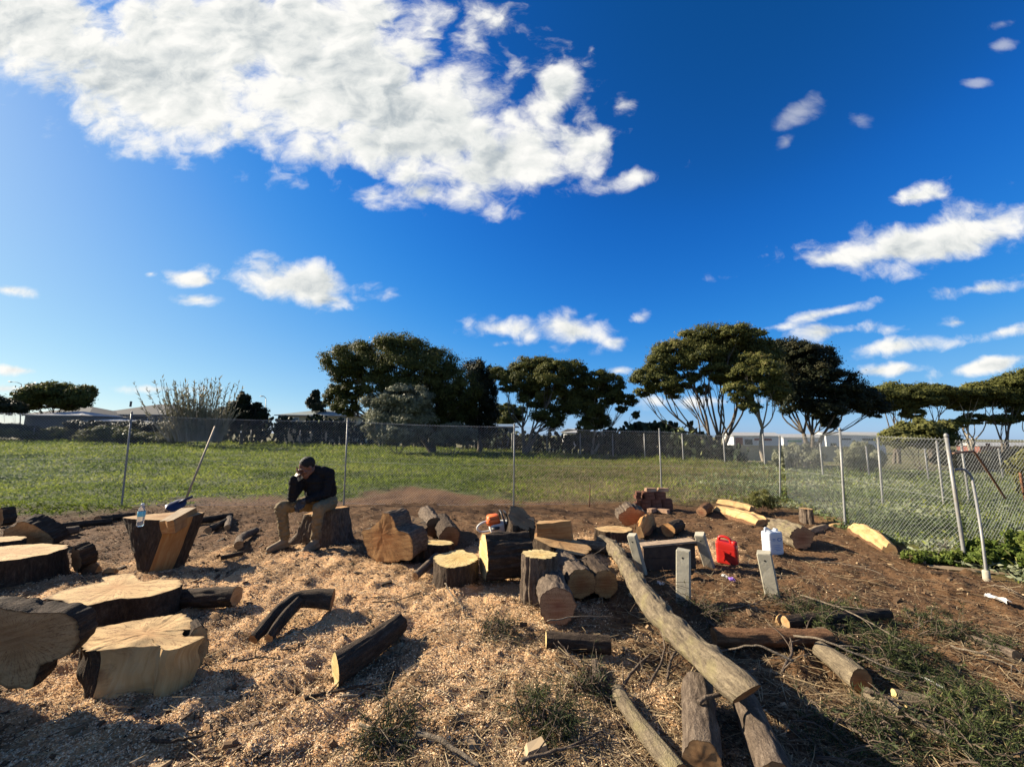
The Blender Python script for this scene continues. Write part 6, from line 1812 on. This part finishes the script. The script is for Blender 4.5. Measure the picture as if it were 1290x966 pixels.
# left background
bush('tall clump of thin pale reeds before the hedge', 40, [(228, 540, 22, 14), (250, 535, 24, 16), (272, 545, 14, 12)], 'reed', 0.3, 0.5, 41, 0.40, 0.12, name='reed_clump', cat='reeds')
def reeds():
    y = 39.5; r = np.random.default_rng(77)
    base = Vector((PD(246, 550, y).x, y, Hs(PD(246, 550, y).x, y)))
    root = empty('reed_clump', base, 'fan of tall plumed canes rising above the left hedge', 'canes')
    mb = MB(); C, A, S, L, T = [], [], [], [], []
    for i in range(140):
        x0 = r.normal(246, 16); top = (x0 + (x0 - 246) * r.uniform(0.4, 1.0) + r.normal(0, 5), r.uniform(478, 520))
        a = np.array(PD(x0, 556, y + r.normal(0, 0.5))) - np.array(base); b = np.array(PD(top[0], top[1], y + r.normal(0, 0.9))) - np.array(base)
        p = catmull([a, (a + b) / 2 + r.normal(0, 0.1, 3), b], 6)
        limb(mb, p, 0.035, 0.014, 4)
        d = unit(b - a)
        for t in r.uniform(0.2, 1.05, 26):
            q = a + (b - a) * t
            ax = unit(d * 1.2 + r.normal(0, 0.55, 3))
            C.append(q + ax * 0.15); A.append(ax); S.append(unit(np.cross(ax, r.normal(size=3)))); L.append(r.uniform(0.28, 0.6)); T.append(r.uniform(0.2, 0.8))
    mb.build('stem', BARK['palegum'], root)
    V, Q = leaves(np.array(C), np.array(A), np.array(S), np.array(L), np.array(L) * 0.20)
    mk('foliage', V, Q, M['reed'], root, False, {'tint': rep4(np.array(T))})
reeds()
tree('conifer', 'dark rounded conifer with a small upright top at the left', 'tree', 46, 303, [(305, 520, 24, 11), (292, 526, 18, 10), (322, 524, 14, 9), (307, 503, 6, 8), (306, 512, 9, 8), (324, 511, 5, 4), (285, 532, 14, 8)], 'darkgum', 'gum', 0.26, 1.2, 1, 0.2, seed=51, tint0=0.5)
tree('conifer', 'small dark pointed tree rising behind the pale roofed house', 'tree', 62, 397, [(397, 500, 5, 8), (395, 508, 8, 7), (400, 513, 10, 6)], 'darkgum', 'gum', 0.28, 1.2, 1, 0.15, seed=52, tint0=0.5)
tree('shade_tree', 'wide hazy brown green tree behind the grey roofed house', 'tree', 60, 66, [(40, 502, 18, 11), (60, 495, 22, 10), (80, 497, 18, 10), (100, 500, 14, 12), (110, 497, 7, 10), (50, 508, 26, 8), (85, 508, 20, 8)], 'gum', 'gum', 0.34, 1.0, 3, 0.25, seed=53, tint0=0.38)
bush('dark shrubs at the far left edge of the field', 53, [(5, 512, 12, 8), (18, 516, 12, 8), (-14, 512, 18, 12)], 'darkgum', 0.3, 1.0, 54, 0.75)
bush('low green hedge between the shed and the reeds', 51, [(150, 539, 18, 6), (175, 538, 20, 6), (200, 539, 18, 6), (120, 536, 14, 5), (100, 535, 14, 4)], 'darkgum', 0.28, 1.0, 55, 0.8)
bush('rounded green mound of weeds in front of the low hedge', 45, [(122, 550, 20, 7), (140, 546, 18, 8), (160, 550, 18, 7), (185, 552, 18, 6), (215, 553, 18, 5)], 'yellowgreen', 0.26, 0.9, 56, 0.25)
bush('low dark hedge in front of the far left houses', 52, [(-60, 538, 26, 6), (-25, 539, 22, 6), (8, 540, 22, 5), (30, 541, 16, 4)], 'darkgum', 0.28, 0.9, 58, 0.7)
bush('pale weeds along the foot of the left shed', 50, [(20, 546, 22, 6), (75, 546, 16, 7), (50, 550, 20, 5)], 'yellowgreen', 0.26, 0.9, 57, 0.2)

# prickly pear hedges along the far fence: pads stacked on pads
def prickly(label, spans, seed, tint=0.35, yoff=0.9, count=42, pale=0.0):
    r = np.random.default_rng(seed)
    (x0, t0), (x1, t1) = spans
    ym = np.interp((0.5 * (x0 + x1) - CX) / FPX, FAR_U, FAR_Y) + yoff
    bx = PD(0.5 * (x0 + x1), 560, ym).x
    base = Vector((bx, ym, Hs(bx, ym)))
    root = empty('prickly_pear', base, label, 'cactus', 'prickly pear plants along the far fence')
    Vs, Fs, Ts, n0 = [], [], [], 0
    N = 8; th = np.linspace(0, 2 * np.pi, N, endpoint=False)
    ell = np.stack([np.cos(th) * 0.5, 0 * th, 0.5 + 0.5 * np.sin(th)], -1)
    ell[:, 0] *= 0.75 + 0.25 * ell[:, 2]
    for i in range(count):
        px = r.uniform(x0, x1); f = (px - x0) / (x1 - x0)
        y = np.interp((px - CX) / FPX, FAR_U, FAR_Y) + yoff + r.uniform(-0.5, 1.6)
        x = PD(px, 560, y).x; z = Hs(x, y)
        htop = PD(px, t0 + (t1 - t0) * f + r.normal(3, 4), y).z - z
        p = np.array([x, y, z]); up = unit(np.array([r.normal(0, .3), r.normal(0, .3), 1.0]))
        stack = [(p, up)]
        while stack:
            p, up = stack.pop()
            s = r.uniform(0.34, 0.52)
            yaw = r.uniform(0, 3.14); nx = np.array([math.cos(yaw), math.sin(yaw), 0]); nx = unit(nx - up * np.dot(nx, up)); ny = np.cross(up, nx)
            P_ = p + s * (ell[:, 0:1] * nx + ell[:, 2:3] * up)
            c = p + s * 0.5 * up
            V = np.vstack([P_, c + ny * 0.05, c - ny * 0.05])
            F = np.array([[k, (k + 1) % N, N] for k in range(N)] + [[(k + 1) % N, k, N + 1] for k in range(N)]) + n0
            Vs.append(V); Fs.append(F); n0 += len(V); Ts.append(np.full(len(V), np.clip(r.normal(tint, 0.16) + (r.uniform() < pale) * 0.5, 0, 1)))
            tip = p + up * s * 0.95
            if tip[2] - z < htop:
                for _ in range(1 + (r.uniform() < 0.45)):
                    stack.append((tip, unit(up * 0.6 + np.array([r.normal(0, .45), r.normal(0, .45), 0.6]))))
            if len(Vs) > count * 17: break
    mk('pads', np.vstack(Vs) - np.array(base), np.vstack(Fs), M['cactus'], root, False, {'tint': np.concatenate(Ts)})
for i, (sp, lab, kw) in enumerate([
    (((268, 534), (330, 534)), 'leftmost dark prickly pear of the far hedge, below the conifer', {}),
    (((330, 532), (400, 530)), 'dark prickly pear in front of the pale roofed house', {}),
    (((400, 530), (470, 536)), 'dark prickly pear right of the pale roofed house', {}),
    (((470, 540), (545, 542)), 'dark prickly pear under the olive bush', {}),
    (((545, 545), (640, 548)), 'dark prickly pear in front of the blue shed', {}),
    (((640, 548), (735, 552)), 'dark prickly pear under the middle gum', {}),
    (((735, 550), (800, 546)), 'dark prickly pear under the ragged gum', {}),
    (((795, 538), (850, 542)), 'tall prickly pear with pointed top pads right of the ragged gum', {}),
    (((840, 545), (885, 552)), 'prickly pear with pale yellow pads left of the tallest gum', dict(pale=0.45)),
    (((880, 562), (940, 570)), 'last low prickly pear below the tallest gum', {})]):
    prickly(lab, sp, 200 + i, count=64, **kw)

# ------------------------------------------------------------------ buildings far behind
M['roofgrey'] = plain('grey_roof_tiles', (0.095, 0.094, 0.092), 0.9, 0, 0.1, 0.15, 3)
M['roofpale'] = plain('pale_green_roof', (0.20, 0.23, 0.22), 0.9, 0.0, 0.1, 0.1, 2)
M['rooflight'] = plain('pale_shed_roof', (0.34, 0.34, 0.33), 0.9, 0.0, 0.1, 0.1, 2)
M['wallcream'] = plain('cream_wall', (0.42, 0.35, 0.23), 0.85, 0, 0.2, 0.08, 0.6)
M['wallgrey'] = plain('grey_wall', (0.12, 0.115, 0.105), 0.85, 0, 0.2, 0.12, 1)
M['wallwhite'] = plain('white_cladding', (0.55, 0.55, 0.54), 0.6, 0, 0.3, 0.06, 0.5)
M['bluesteel'] = plain('blue_grey_cladding', (0.14, 0.20, 0.27), 0.6, 0.1, 0.3, 0.1, 0.8)
M['glass'] = plain('dark_glass', (0.03, 0.04, 0.05), 0.15, 0, 0.6, 0.2, 1)
M['redcladding'] = plain('red_cladding', (0.20, 0.075, 0.055), 0.6, 0, 0.3, 0.1, 1)
M['greencladding'] = plain('green_cladding', (0.06, 0.26, 0.17), 0.6, 0, 0.3, 0.1, 1)
M['asphalt'] = plain('asphalt', (0.06, 0.06, 0.06), 0.9, 0, 0.2, 0.2, 3)
def gable(mb, x0, x1, y0, y1, ze, zr, over=0.4, hip=True):
    "hipped roof solid"
    x0 -= over; x1 += over; y0 -= over; y1 += over
    ym = (y0 + y1) / 2; k = (y1 - y0) / 2 if hip else 0
    V = [(x0, y0, ze), (x1, y0, ze), (x1, y1, ze), (x0, y1, ze), (x0 + k, ym, zr), (x1 - k, ym, zr)]
    mb.add(np.array(V), [np.array([[0, 1, 5, 4], [2, 3, 4, 5], [3, 2, 1, 0]]), np.array([[1, 2, 5], [3, 0, 4]])])
def house(label, y, xl, xr, top, eave, roof, wall, depth=9, hip=True, wins=(), name='house', cat='house', chimney=None):
    a, b = PD(xl, eave, y), PD(xr, eave, y)
    zr = PD(0.5 * (xl + xr), top, y + depth / 2).z
    zg = min(Hs(a.x, y), Hs(b.x, y)) - 0.4
    base = Vector(((a.x + b.x) / 2, y, zg))
    root = empty(name, base, label, cat)
    o = lambda p: np.array(p) - np.array(base)
    ze = 0.5 * (a.z + b.z)
    mb = MB(); mb.box(o(((a.x + b.x) / 2, y + depth / 2, (zg + ze) / 2)), (b.x - a.x, depth, ze - zg)); mb.build('wall', M[wall], root)
    mb = MB(); gable(mb, a.x - base.x, b.x - base.x, 0, depth, ze - zg + 0.003, zr - zg, 0.45, hip); rf = mb.build('roof', M[roof], root)
    mb = MB(); mb.box(((a.x - base.x + b.x - base.x) / 2, -0.50, ze - zg - 0.06), (b.x - a.x + 1.0, 0.10, 0.14)); mb.build('gutter', M['rooflight'], root)
    for px, w, py, h in wins:
        c = PD(px, py, y)
        mb = MB(); ww, hh = w * y / FPX, h * y / FPX
        for s in (-1, 1):
            mb.box(o((c.x + s * ww / 2, y - 0.03, c.z)), (0.08, 0.10, hh + 0.08)); mb.box(o((c.x, y - 0.03, c.z + s * hh / 2)), (ww - 0.085, 0.10, 0.08))
        wf = mb.build('window', M['wallwhite'], root)
        mb = MB(); mb.box(o((c.x, y - 0.012, c.z)), (ww - 0.09, 0.016, hh - 0.09)); mb.build('pane', M['glass'], wf)
    if chimney:
        c = PD(chimney, top - 2, y + depth / 2); mb = MB(); mb.box(o((c.x, c.y, c.z - 0.3)), (0.25, 0.25, 1.1)); mb.build('chimney', M['wallgrey'], rf)
    return root
house('long low house with a dark grey hipped roof at the left', 72, 120, 218, 509, 522, 'roofgrey', 'wallgrey', 12, wins=((150, 8, 530, 7), (190, 8, 530, 7)), chimney=165)
house('grey roofed house partly hidden at the far left', 66, 32, 112, 512, 522, 'roofgrey', 'wallgrey', 10, wins=((60, 7, 530, 6),))
house('open garden shed with a pale low roof at the left', 54, 38, 102, 518, 523, 'rooflight', 'wallgrey', 6, name='shed', cat='shed')
house('low flat grey shed right of the pale roofed one', 55, 104, 152, 527, 530, 'rooflight', 'wallgrey', 5, name='shed', cat='shed')
house('pale green roofed house between the conifer and the large gum', 60, 352, 452, 515, 523, 'roofpale', 'wallcream', 10, wins=((372, 9, 529, 6), (400, 9, 529, 6), (430, 9, 529, 6)))
house('blue grey metal shed under the dark upright tree', 42, 596, 648, 534, 537, 'bluesteel', 'bluesteel', 6, False, name='shed', cat='shed')
house('low house with a reddish roof seen under the ragged gum', 58, 762, 778, 551, 556, 'redcladding', 'wallwhite', 8)
house('small white shed seen between the middle and the ragged gum', 56, 715, 745, 540, 545, 'rooflight', 'wallwhite', 6, name='shed', cat='shed')
house('grey roofed house at the end of the prickly pear', 70, 833, 880, 546, 551, 'roofgrey', 'wallcream', 8)
# the warehouse yard on the right: long cream wall, white sheds behind
def long_wall():
    y = 43
    a, b = PD(885, 560, y), PD(1100, 563, y + 2)
    base = Vector((a.x, a.y, PD(950, 577, y).z - 0.4))
    root = empty('boundary_wall', base, 'long low cream boundary wall behind the spreading gums', 'wall')
    d = b - a; ang = math.atan2(d.y, d.x); ln = math.hypot(d.x, d.y)
    n = 9
    for i in range(n):
        s = ln * (i + 0.5) / n
        mb = MB(); hh = a.z + (b.z - a.z) * (i + .5) / n - base.z
        mb.box((s * math.cos(ang), s * math.sin(ang), hh / 2), (ln / n - 0.05, 0.18, hh), Matrix.Rotation(ang, 3, 'Z')); mb.build('panel', M['wallcream'], root)
    for i in range(n + 1):
        s = ln * i / n; mb = MB(); hh = a.z + (b.z - a.z) * i / n - base.z + 0.05
        mb.box((s * math.cos(ang), s * math.sin(ang), hh / 2), (0.28, 0.28, hh), Matrix.Rotation(ang, 3, 'Z')); mb.build('pier', M['wallcream'], root)
long_wall()
def warehouse(label, y, xl, xr, top, bot, wall, bands=(), name='warehouse', depth=5):
    a, b = PD(xl, bot, y), PD(xr, bot, y)
    zt = PD(0.5 * (xl + xr), top, y).z
    zg = min(a.z, b.z, Hs(a.x, y), Hs(b.x, y)) - 0.3
    base = Vector(((a.x + b.x) / 2, y, zg))
    root = empty(name, base, label, 'warehouse')
    w = b.x - a.x
    mb = MB(); mb.box((0, depth / 2, (zt - zg) / 2), (w, depth, zt - zg)); mb.build('wall', M[wall], root)
    mb = MB(); gable(mb, -w / 2, w / 2, 0, depth, zt - zg + 0.004, zt - zg + 0.9, 0.3, False); mb.build('roof', M['rooflight'], root)
    for k, (p0, p1, q0, q1, mt) in enumerate(bands):
        c0, c1 = PD(p0, q0, y), PD(p1, q1, y)
        mb = MB(); mb.box(((c0.x + c1.x) / 2 - base.x, -0.06, (c0.z + c1.z) / 2 - zg), (c1.x - c0.x, 0.10, c0.z - c1.z)); mb.build('fascia' if mt != 'glass' else 'window', M[mt], root)
    return root
warehouse('white warehouse with a red end behind the cream wall', 95, 925, 985, 549, 566, 'wallwhite', ((926, 936, 551, 562, 'redcladding'), (938, 948, 553, 560, 'glass'), (950, 972, 552, 555, 'redcladding')))
warehouse('white warehouse with a green stripe behind the right gum', 100, 988, 1040, 551, 566, 'wallwhite', ((992, 1010, 554, 557, 'greencladding'), (1016, 1030, 556, 563, 'glass'), (995, 1006, 559, 564, 'glass')))
warehouse('long white warehouse with dark openings right of the gums', 105, 1042, 1116, 548, 566, 'wallwhite', ((1058, 1072, 552, 554, 'glass'), (1086, 1108, 552, 555, 'glass'), (1046, 1054, 558, 565, 'glass')))
warehouse('low red brown warehouse under the far row of gums', 95, 1236, 1320, 562, 574, 'redcladding', ((1250, 1262, 565, 572, 'glass'),))
# street lamps and a sign
def lamp_post(label, y, px, top, arm):
    x = PD(px, 540, y).x; b = Vector((x, y, Hs(x, y) - 0.2)); t = PD(px, top, y) - b; e = PD(px + arm, top - 3, y) - b
    root = empty('street_lamp', b, label, 'street lamp')
    mb = MB(); mb.tube([(0, 0, 0), (t.x * .5, 0, t.z * 0.5), (t.x, 0, t.z)], [0.10, 0.08, 0.06], 8); mb.build('pole', M['galv'], root, True)
    mb = MB(); mb.tube(catmull([(t.x, 0, t.z), (t.x + (e.x - t.x) * 0.4, 0, e.z - 0.1), (e.x, 0, e.z)], 8), 0.05, 6); mb.build('arm', M['galv'], root, True)
    mb = MB(); mb.ball((e.x, 0, e.z), (0.45, 0.16, 0.10), 10, 6); mb.build('lamp_head', M['greyplastic'], root, True)
lamp_post('thin street lamp left of the hazy tree, arm to the left', 75, 27, 484, -14)
lamp_post('thin street lamp right of the dark conifer', 75, 335, 502, -5)
lamp_post('street lamp seen between the ragged and the tallest gum', 90, 878, 540, 6)
def sign_post():
    y = 22; x = PD(1246, 570, y).x; b = Vector((x, y, Hs(x, y)))
    root = empty('marker_post', b, 'white marker post with a red top beyond the field at the right', 'marker post')
    h = PD(1246, 558, y).z - b.z
    mb = MB(); mb.box((0, 0, h * 0.36), (0.16, 0.05, h * 0.72)); mb.build('post', M['wallwhite'], root)
    mb = MB(); mb.box((0, -0.004, h * 0.86), (0.20, 0.055, h * 0.27)); mb.build('marker', M['redcladding'], root)
sign_post()
def stake(label, px, py, top, r, mat='handlewood'):
    f = G(px, py); t = PD(px + 1, top, f.y)
    mb = MB(); mb.tube([(0, 0, -0.1), tuple((t - f) * 0.5 + Vector((0.01, 0, 0))), tuple(t - f)], [r, r * 0.9, r * 0.6], 7)
    o = mb.build('stake', M[mat], None, True); o.location = f; tag(o, label, 'stake')
stake('thin dark stake standing at the edge of the weeds before the gap in the fence', 742, 640, 608, 0.016, 'rust')

# ------------------------------------------------------------------ felled branches and green boughs
BARKN = ['grey', 'tan', 'dark', 'red']
def stick(label, pts, r, bark='grey', lift=0.03, twigs=0, seed=0, name='branch'):
    rr = np.random.default_rng(seed + 300)
    W_ = []
    for i, q in enumerate(pts):
        g = G(q[0], q[1]); g.z += lift + (q[2] if len(q) > 2 else 0); W_.append(g)
    base = W_[0].copy()
    p = catmull([w - base for w in W_], max(8, 5 * len(pts)))
    p = p + np.cumsum(rr.normal(0, 0.0035, p.shape), 0)
    mb = MB(); limb(mb, p, r, r * 0.5, 7)
    for _ in range(twigs):
        i = rr.integers(1, len(p) - 2); d = unit(p[i + 1] - p[i]); e = p[i] + unit(d * 0.7 + rr.normal(0, 0.6, 3) * np.array([1, 1, 0.5])) * rr.uniform(0.1, 0.32); e[2] = max(e[2], p[i][2] - 0.02)
        limb(mb, catmull([p[i], (p[i] + e) / 2 + rr.normal(0, 0.015, 3), e], 6), r * 0.45, r * 0.18, 5)
    o = mb.build(name, BARK['twig' if bark == 'tan' else bark], None, True); o.location = base
    n = len(o.data.vertices); co = np.zeros(n * 3, np.float32); o.data.vertices.foreach_get('co', co)
    at = o.data.attributes.new('bc', 'FLOAT_VECTOR', 'POINT'); at.data.foreach_set('vector', co)
    return tag(o, label, 'branch')
stick('pale bent stick lying across the near end of the long trunk', [(1003, 885, 0.22), (960, 872, 0.26), (908, 858, 0.16)], 0.009, 'tan', twigs=1, seed=1)
stick('grey crooked stick leaning over the two logs under the trunk', [(882, 932, 0.16), (920, 925, 0.20), (958, 905, 0.24)], 0.013, 'grey', seed=2)
stick('long thin pale stick lying over the ends of the right pinkish logs', [(690, 812, 0.14), (740, 804, 0.13), (783, 792, 0.06)], 0.006, 'tan', seed=3)
stick('thin pale twig arching over the brown ended log', [(718, 742, 0.25), (745, 728, 0.20), (762, 716, 0.22)], 0.006, 'tan', seed=4)
stick('long grey stick at the bottom of the picture, left of the logs', [(655, 966), (700, 955), (757, 930)], 0.010, 'grey', twigs=3, seed=5)
stick('long slanting stick crossing the open ground left of the slim log', [(700, 840), (740, 870), (778, 898)], 0.008, 'tan', twigs=3, seed=6)
stick('stick pointing at the mid of the trunk from below', [(775, 880), (800, 845), (822, 822)], 0.012, 'grey', twigs=4, seed=7)
stick('bare twiggy branch standing up against the trunk', [(818, 872, 0.02), (838, 845, 0.12), (826, 812, 0.22)], 0.009, 'grey', twigs=8, seed=8)
stick('forked grey stick beside the trunk shadow', [(842, 862), (852, 838, 0.04), (870, 826, 0.05)], 0.010, 'grey', twigs=5, seed=9)
stick('pale stick below the yellow ended dark log', [(383, 888), (420, 878), (470, 872)], 0.012, 'dark', twigs=2, seed=10)
stick('short crooked stick before the yellow ended dark log', [(424, 884), (450, 880), (466, 868)], 0.011, 'tan', twigs=1, seed=11)
stick('thick pale stick at the bottom centre, pointing out of the frame', [(525, 932), (565, 950), (605, 975)], 0.014, 'tan', seed=12)
stick('thin dark stick lying in the shade at the bottom left', [(190, 938), (225, 940), (262, 932)], 0.010, 'dark', seed=13)
stick('long thin dark twig on the sawdust left of the centre', [(300, 838), (330, 834), (352, 838)], 0.007, 'dark', twigs=3, seed=14)
stick('fan of pale twigs below the bright topped block', [(560, 745, 0.05), (572, 758, 0.03), (588, 770)], 0.008, 'tan', twigs=7, seed=15)
stick('thin twig on the open sawdust in the middle', [(470, 762), (500, 758), (528, 748)], 0.006, 'dark', twigs=3, seed=16)
stick('long thin bough crossing the green branches from the reddish log', [(1010, 760, 0.04), (1075, 795, 0.10), (1150, 832, 0.06)], 0.008, 'tan', twigs=6, seed=17)
stick('pale curved bough over the mossy log', [(996, 815, 0.05), (1040, 842, 0.16), (1110, 862, 0.10), (1160, 874, 0.02)], 0.009, 'tan', twigs=5, seed=18)
stick('slender bough with side twigs at the right bottom', [(1090, 888, 0.05), (1160, 912, 0.05), (1250, 950, 0.02)], 0.010, 'grey', twigs=8, seed=19)
stick('pale bough in the bottom right corner', [(1150, 925, 0.04), (1195, 948, 0.04), (1228, 968, 0.02)], 0.015, 'tan', twigs=3, seed=20)
stick('grey stick in the shade right of the two logs', [(1055, 910), (1090, 935), (1125, 962)], 0.009, 'grey', twigs=5, seed=21)
stick('curved dry stalk at the right edge', [(1200, 822, 0.02), (1250, 845, 0.06), (1290, 862, 0.02)], 0.008, 'tan', twigs=4, seed=22)
stick('thin stalk lying on bare dirt before the corner post', [(1035, 712), (1070, 716), (1110, 728)], 0.007, 'tan', twigs=3, seed=23)
stick('short stalk by the crumpled white plastic', [(1252, 742), (1270, 748), (1290, 756)], 0.007, 'tan', twigs=2, seed=24)
stick('long twig on the dirt right of the near concrete post', [(895, 775), (930, 765), (962, 762)], 0.006, 'tan', twigs=4, seed=25)
stick('bent grey stick with twigs under the reddish log', [(985, 850), (1000, 828, 0.05), (990, 812, 0.05)], 0.011, 'grey', twigs=5, seed=26)
stick('tangled dark twigs round the middle of the long trunk', [(795, 790, 0.1), (822, 776, 0.28), (852, 784, 0.26)], 0.006, 'dark', twigs=12, seed=27)
stick('short pale stick near the foreground green tuft', [(452, 925, 0.02), (500, 940), (540, 930)], 0.007, 'tan', twigs=4, seed=28)
stick('dark twig heap in front of the forked branch', [(352, 822), (375, 818), (398, 808)], 0.006, 'dark', twigs=6, seed=29)
stick('bare stick slanting by the slim pale log', [(735, 860, 0.03), (705, 830, 0.05), (690, 800, 0.02)], 0.006, 'grey', twigs=4, seed=30)

def bough(label, centre, w_px, h_px, n, seed, tint=0.45, L=(0.018, 0.050), Wd=0.0045, height=0.10, ang=0.5, name='green_bough', stems=16):
    "a cut leafy bough lying on the ground: fanned twigs with side shoots carrying short leaves"
    r = np.random.default_rng(seed)
    c = G(*centre); ppm = scale_at(c)
    rx = w_px / ppm; a = G(centre[0], centre[1] - h_px); ry = abs(a.y - c.y)
    root = empty(name, c, label, 'leafy branch')
    mb = MB(); C, A, S, Ls, T = [], [], [], [], []
    a0 = r.uniform(0, 6.28) if ang is None else ang
    m = int(n * 2.6) // (stems * 6)
    for k in range(stems):
        st = np.array([r.uniform(-0.9, 0.5) * rx, r.uniform(-0.8, 0.8) * ry, 0.01])
        an = a0 + r.normal(0, 0.9)
        dr = np.array([math.cos(an), -math.sin(an), 0.0]); ln = r.uniform(0.3, 0.9) * rx
        p = catmull([st, st + dr * ln * 0.5 + np.array([r.normal(0, .03), r.normal(0, .03), r.uniform(0.1, 1) * height]), st + dr * ln], 8)
        gz = H(c.x + p[:, 0], c.y + p[:, 1]) - c.z
        p[:, 2] = np.maximum(p[:, 2], 0.008) + gz
        limb(mb, p, 0.005, 0.002, 5)
        for q in range(6):
            i = r.integers(1, 7); d0 = unit(p[i + 1] - p[i]); s0 = p[i]
            d1 = unit(d0 * 0.8 + r.normal(0, 0.7, 3) * np.array([1, 1, 0.45])); l1 = r.uniform(0.08, 0.22)
            e = s0 + d1 * l1; e[2] = max(e[2], gz[i] + 0.006)
            limb(mb, [s0, (s0 + e) / 2 + r.normal(0, .008, 3), e], 0.0022, 0.001, 3)
            t = r.uniform(0.1, 1.05, m)[:, None]
            pos_ = s0 + (e - s0) * t
            ax = unit(d1 * 0.7 + r.normal(0, 0.7, (m, 3)))
            l = r.uniform(L[0], L[1], m)
            pos_ = pos_ + ax * l[:, None] * 0.5
            pos_[:, 2] = np.maximum(pos_[:, 2], gz[i] + 0.006)
            C.append(pos_); A.append(ax); S.append(unit(np.cross(ax, r.normal(size=(m, 3))))); Ls.append(l); T.append(np.clip(r.normal(tint, 0.2, m) + r.normal(0, 0.12), 0, 1))
    mb.build('stem', BARK['grey'], root)
    V, Q = leaves(np.concatenate(C), np.concatenate(A), np.concatenate(S), np.concatenate(Ls), np.full(sum(len(q) for q in C), Wd))
    mk('foliage', V, Q, M['needle'], root, False, {'tint': rep4(np.concatenate(T))})
bough('dark green leafy tuft on the sawdust at the bottom centre left', (488, 925), 30, 18, 750, 1, 0.28)
bough('green leafy tuft beside the bottom centre stick', (690, 905), 38, 20, 900, 2, 0.36)
bough('small green sprig under the middle of the long trunk', (745, 870), 22, 10, 300, 3, 0.30)
bough('small sprig on the sawdust above the centre tuft', (625, 800), 24, 12, 400, 4, 0.3)
bough('feathery green bough behind the reddish log', (1075, 788), 58, 22, 1500, 5, 0.42)
bough('long feathery green bough above the mossy log', (1105, 822), 75, 28, 2000, 6, 0.45)
bough('dark green bough right of the mossy log', (1150, 850), 60, 24, 1400, 7, 0.30)
bough('dark green bough at the right below the smooth branch', (1200, 800), 46, 16, 1300, 8, 0.3)
bough('bright green bough near the right edge of the foreground', (1235, 905), 70, 30, 2000, 9, 0.62)
bough('wide green bough in the bottom right corner', (1245, 955), 80, 30, 1800, 10, 0.52)
bough('sparse olive bough left of the bottom right corner', (1080, 935), 80, 34, 900, 11, 0.35)
bough('thin brownish bough under the short pale logs', (1130, 915), 60, 18, 1200, 12, 0.35)
bough('dark sprig between the right post and the green boughs', (1010, 768), 34, 12, 700, 13, 0.3)
bough('small sprig at the foot of the near concrete post', (880, 772), 26, 8, 350, 14, 0.35)
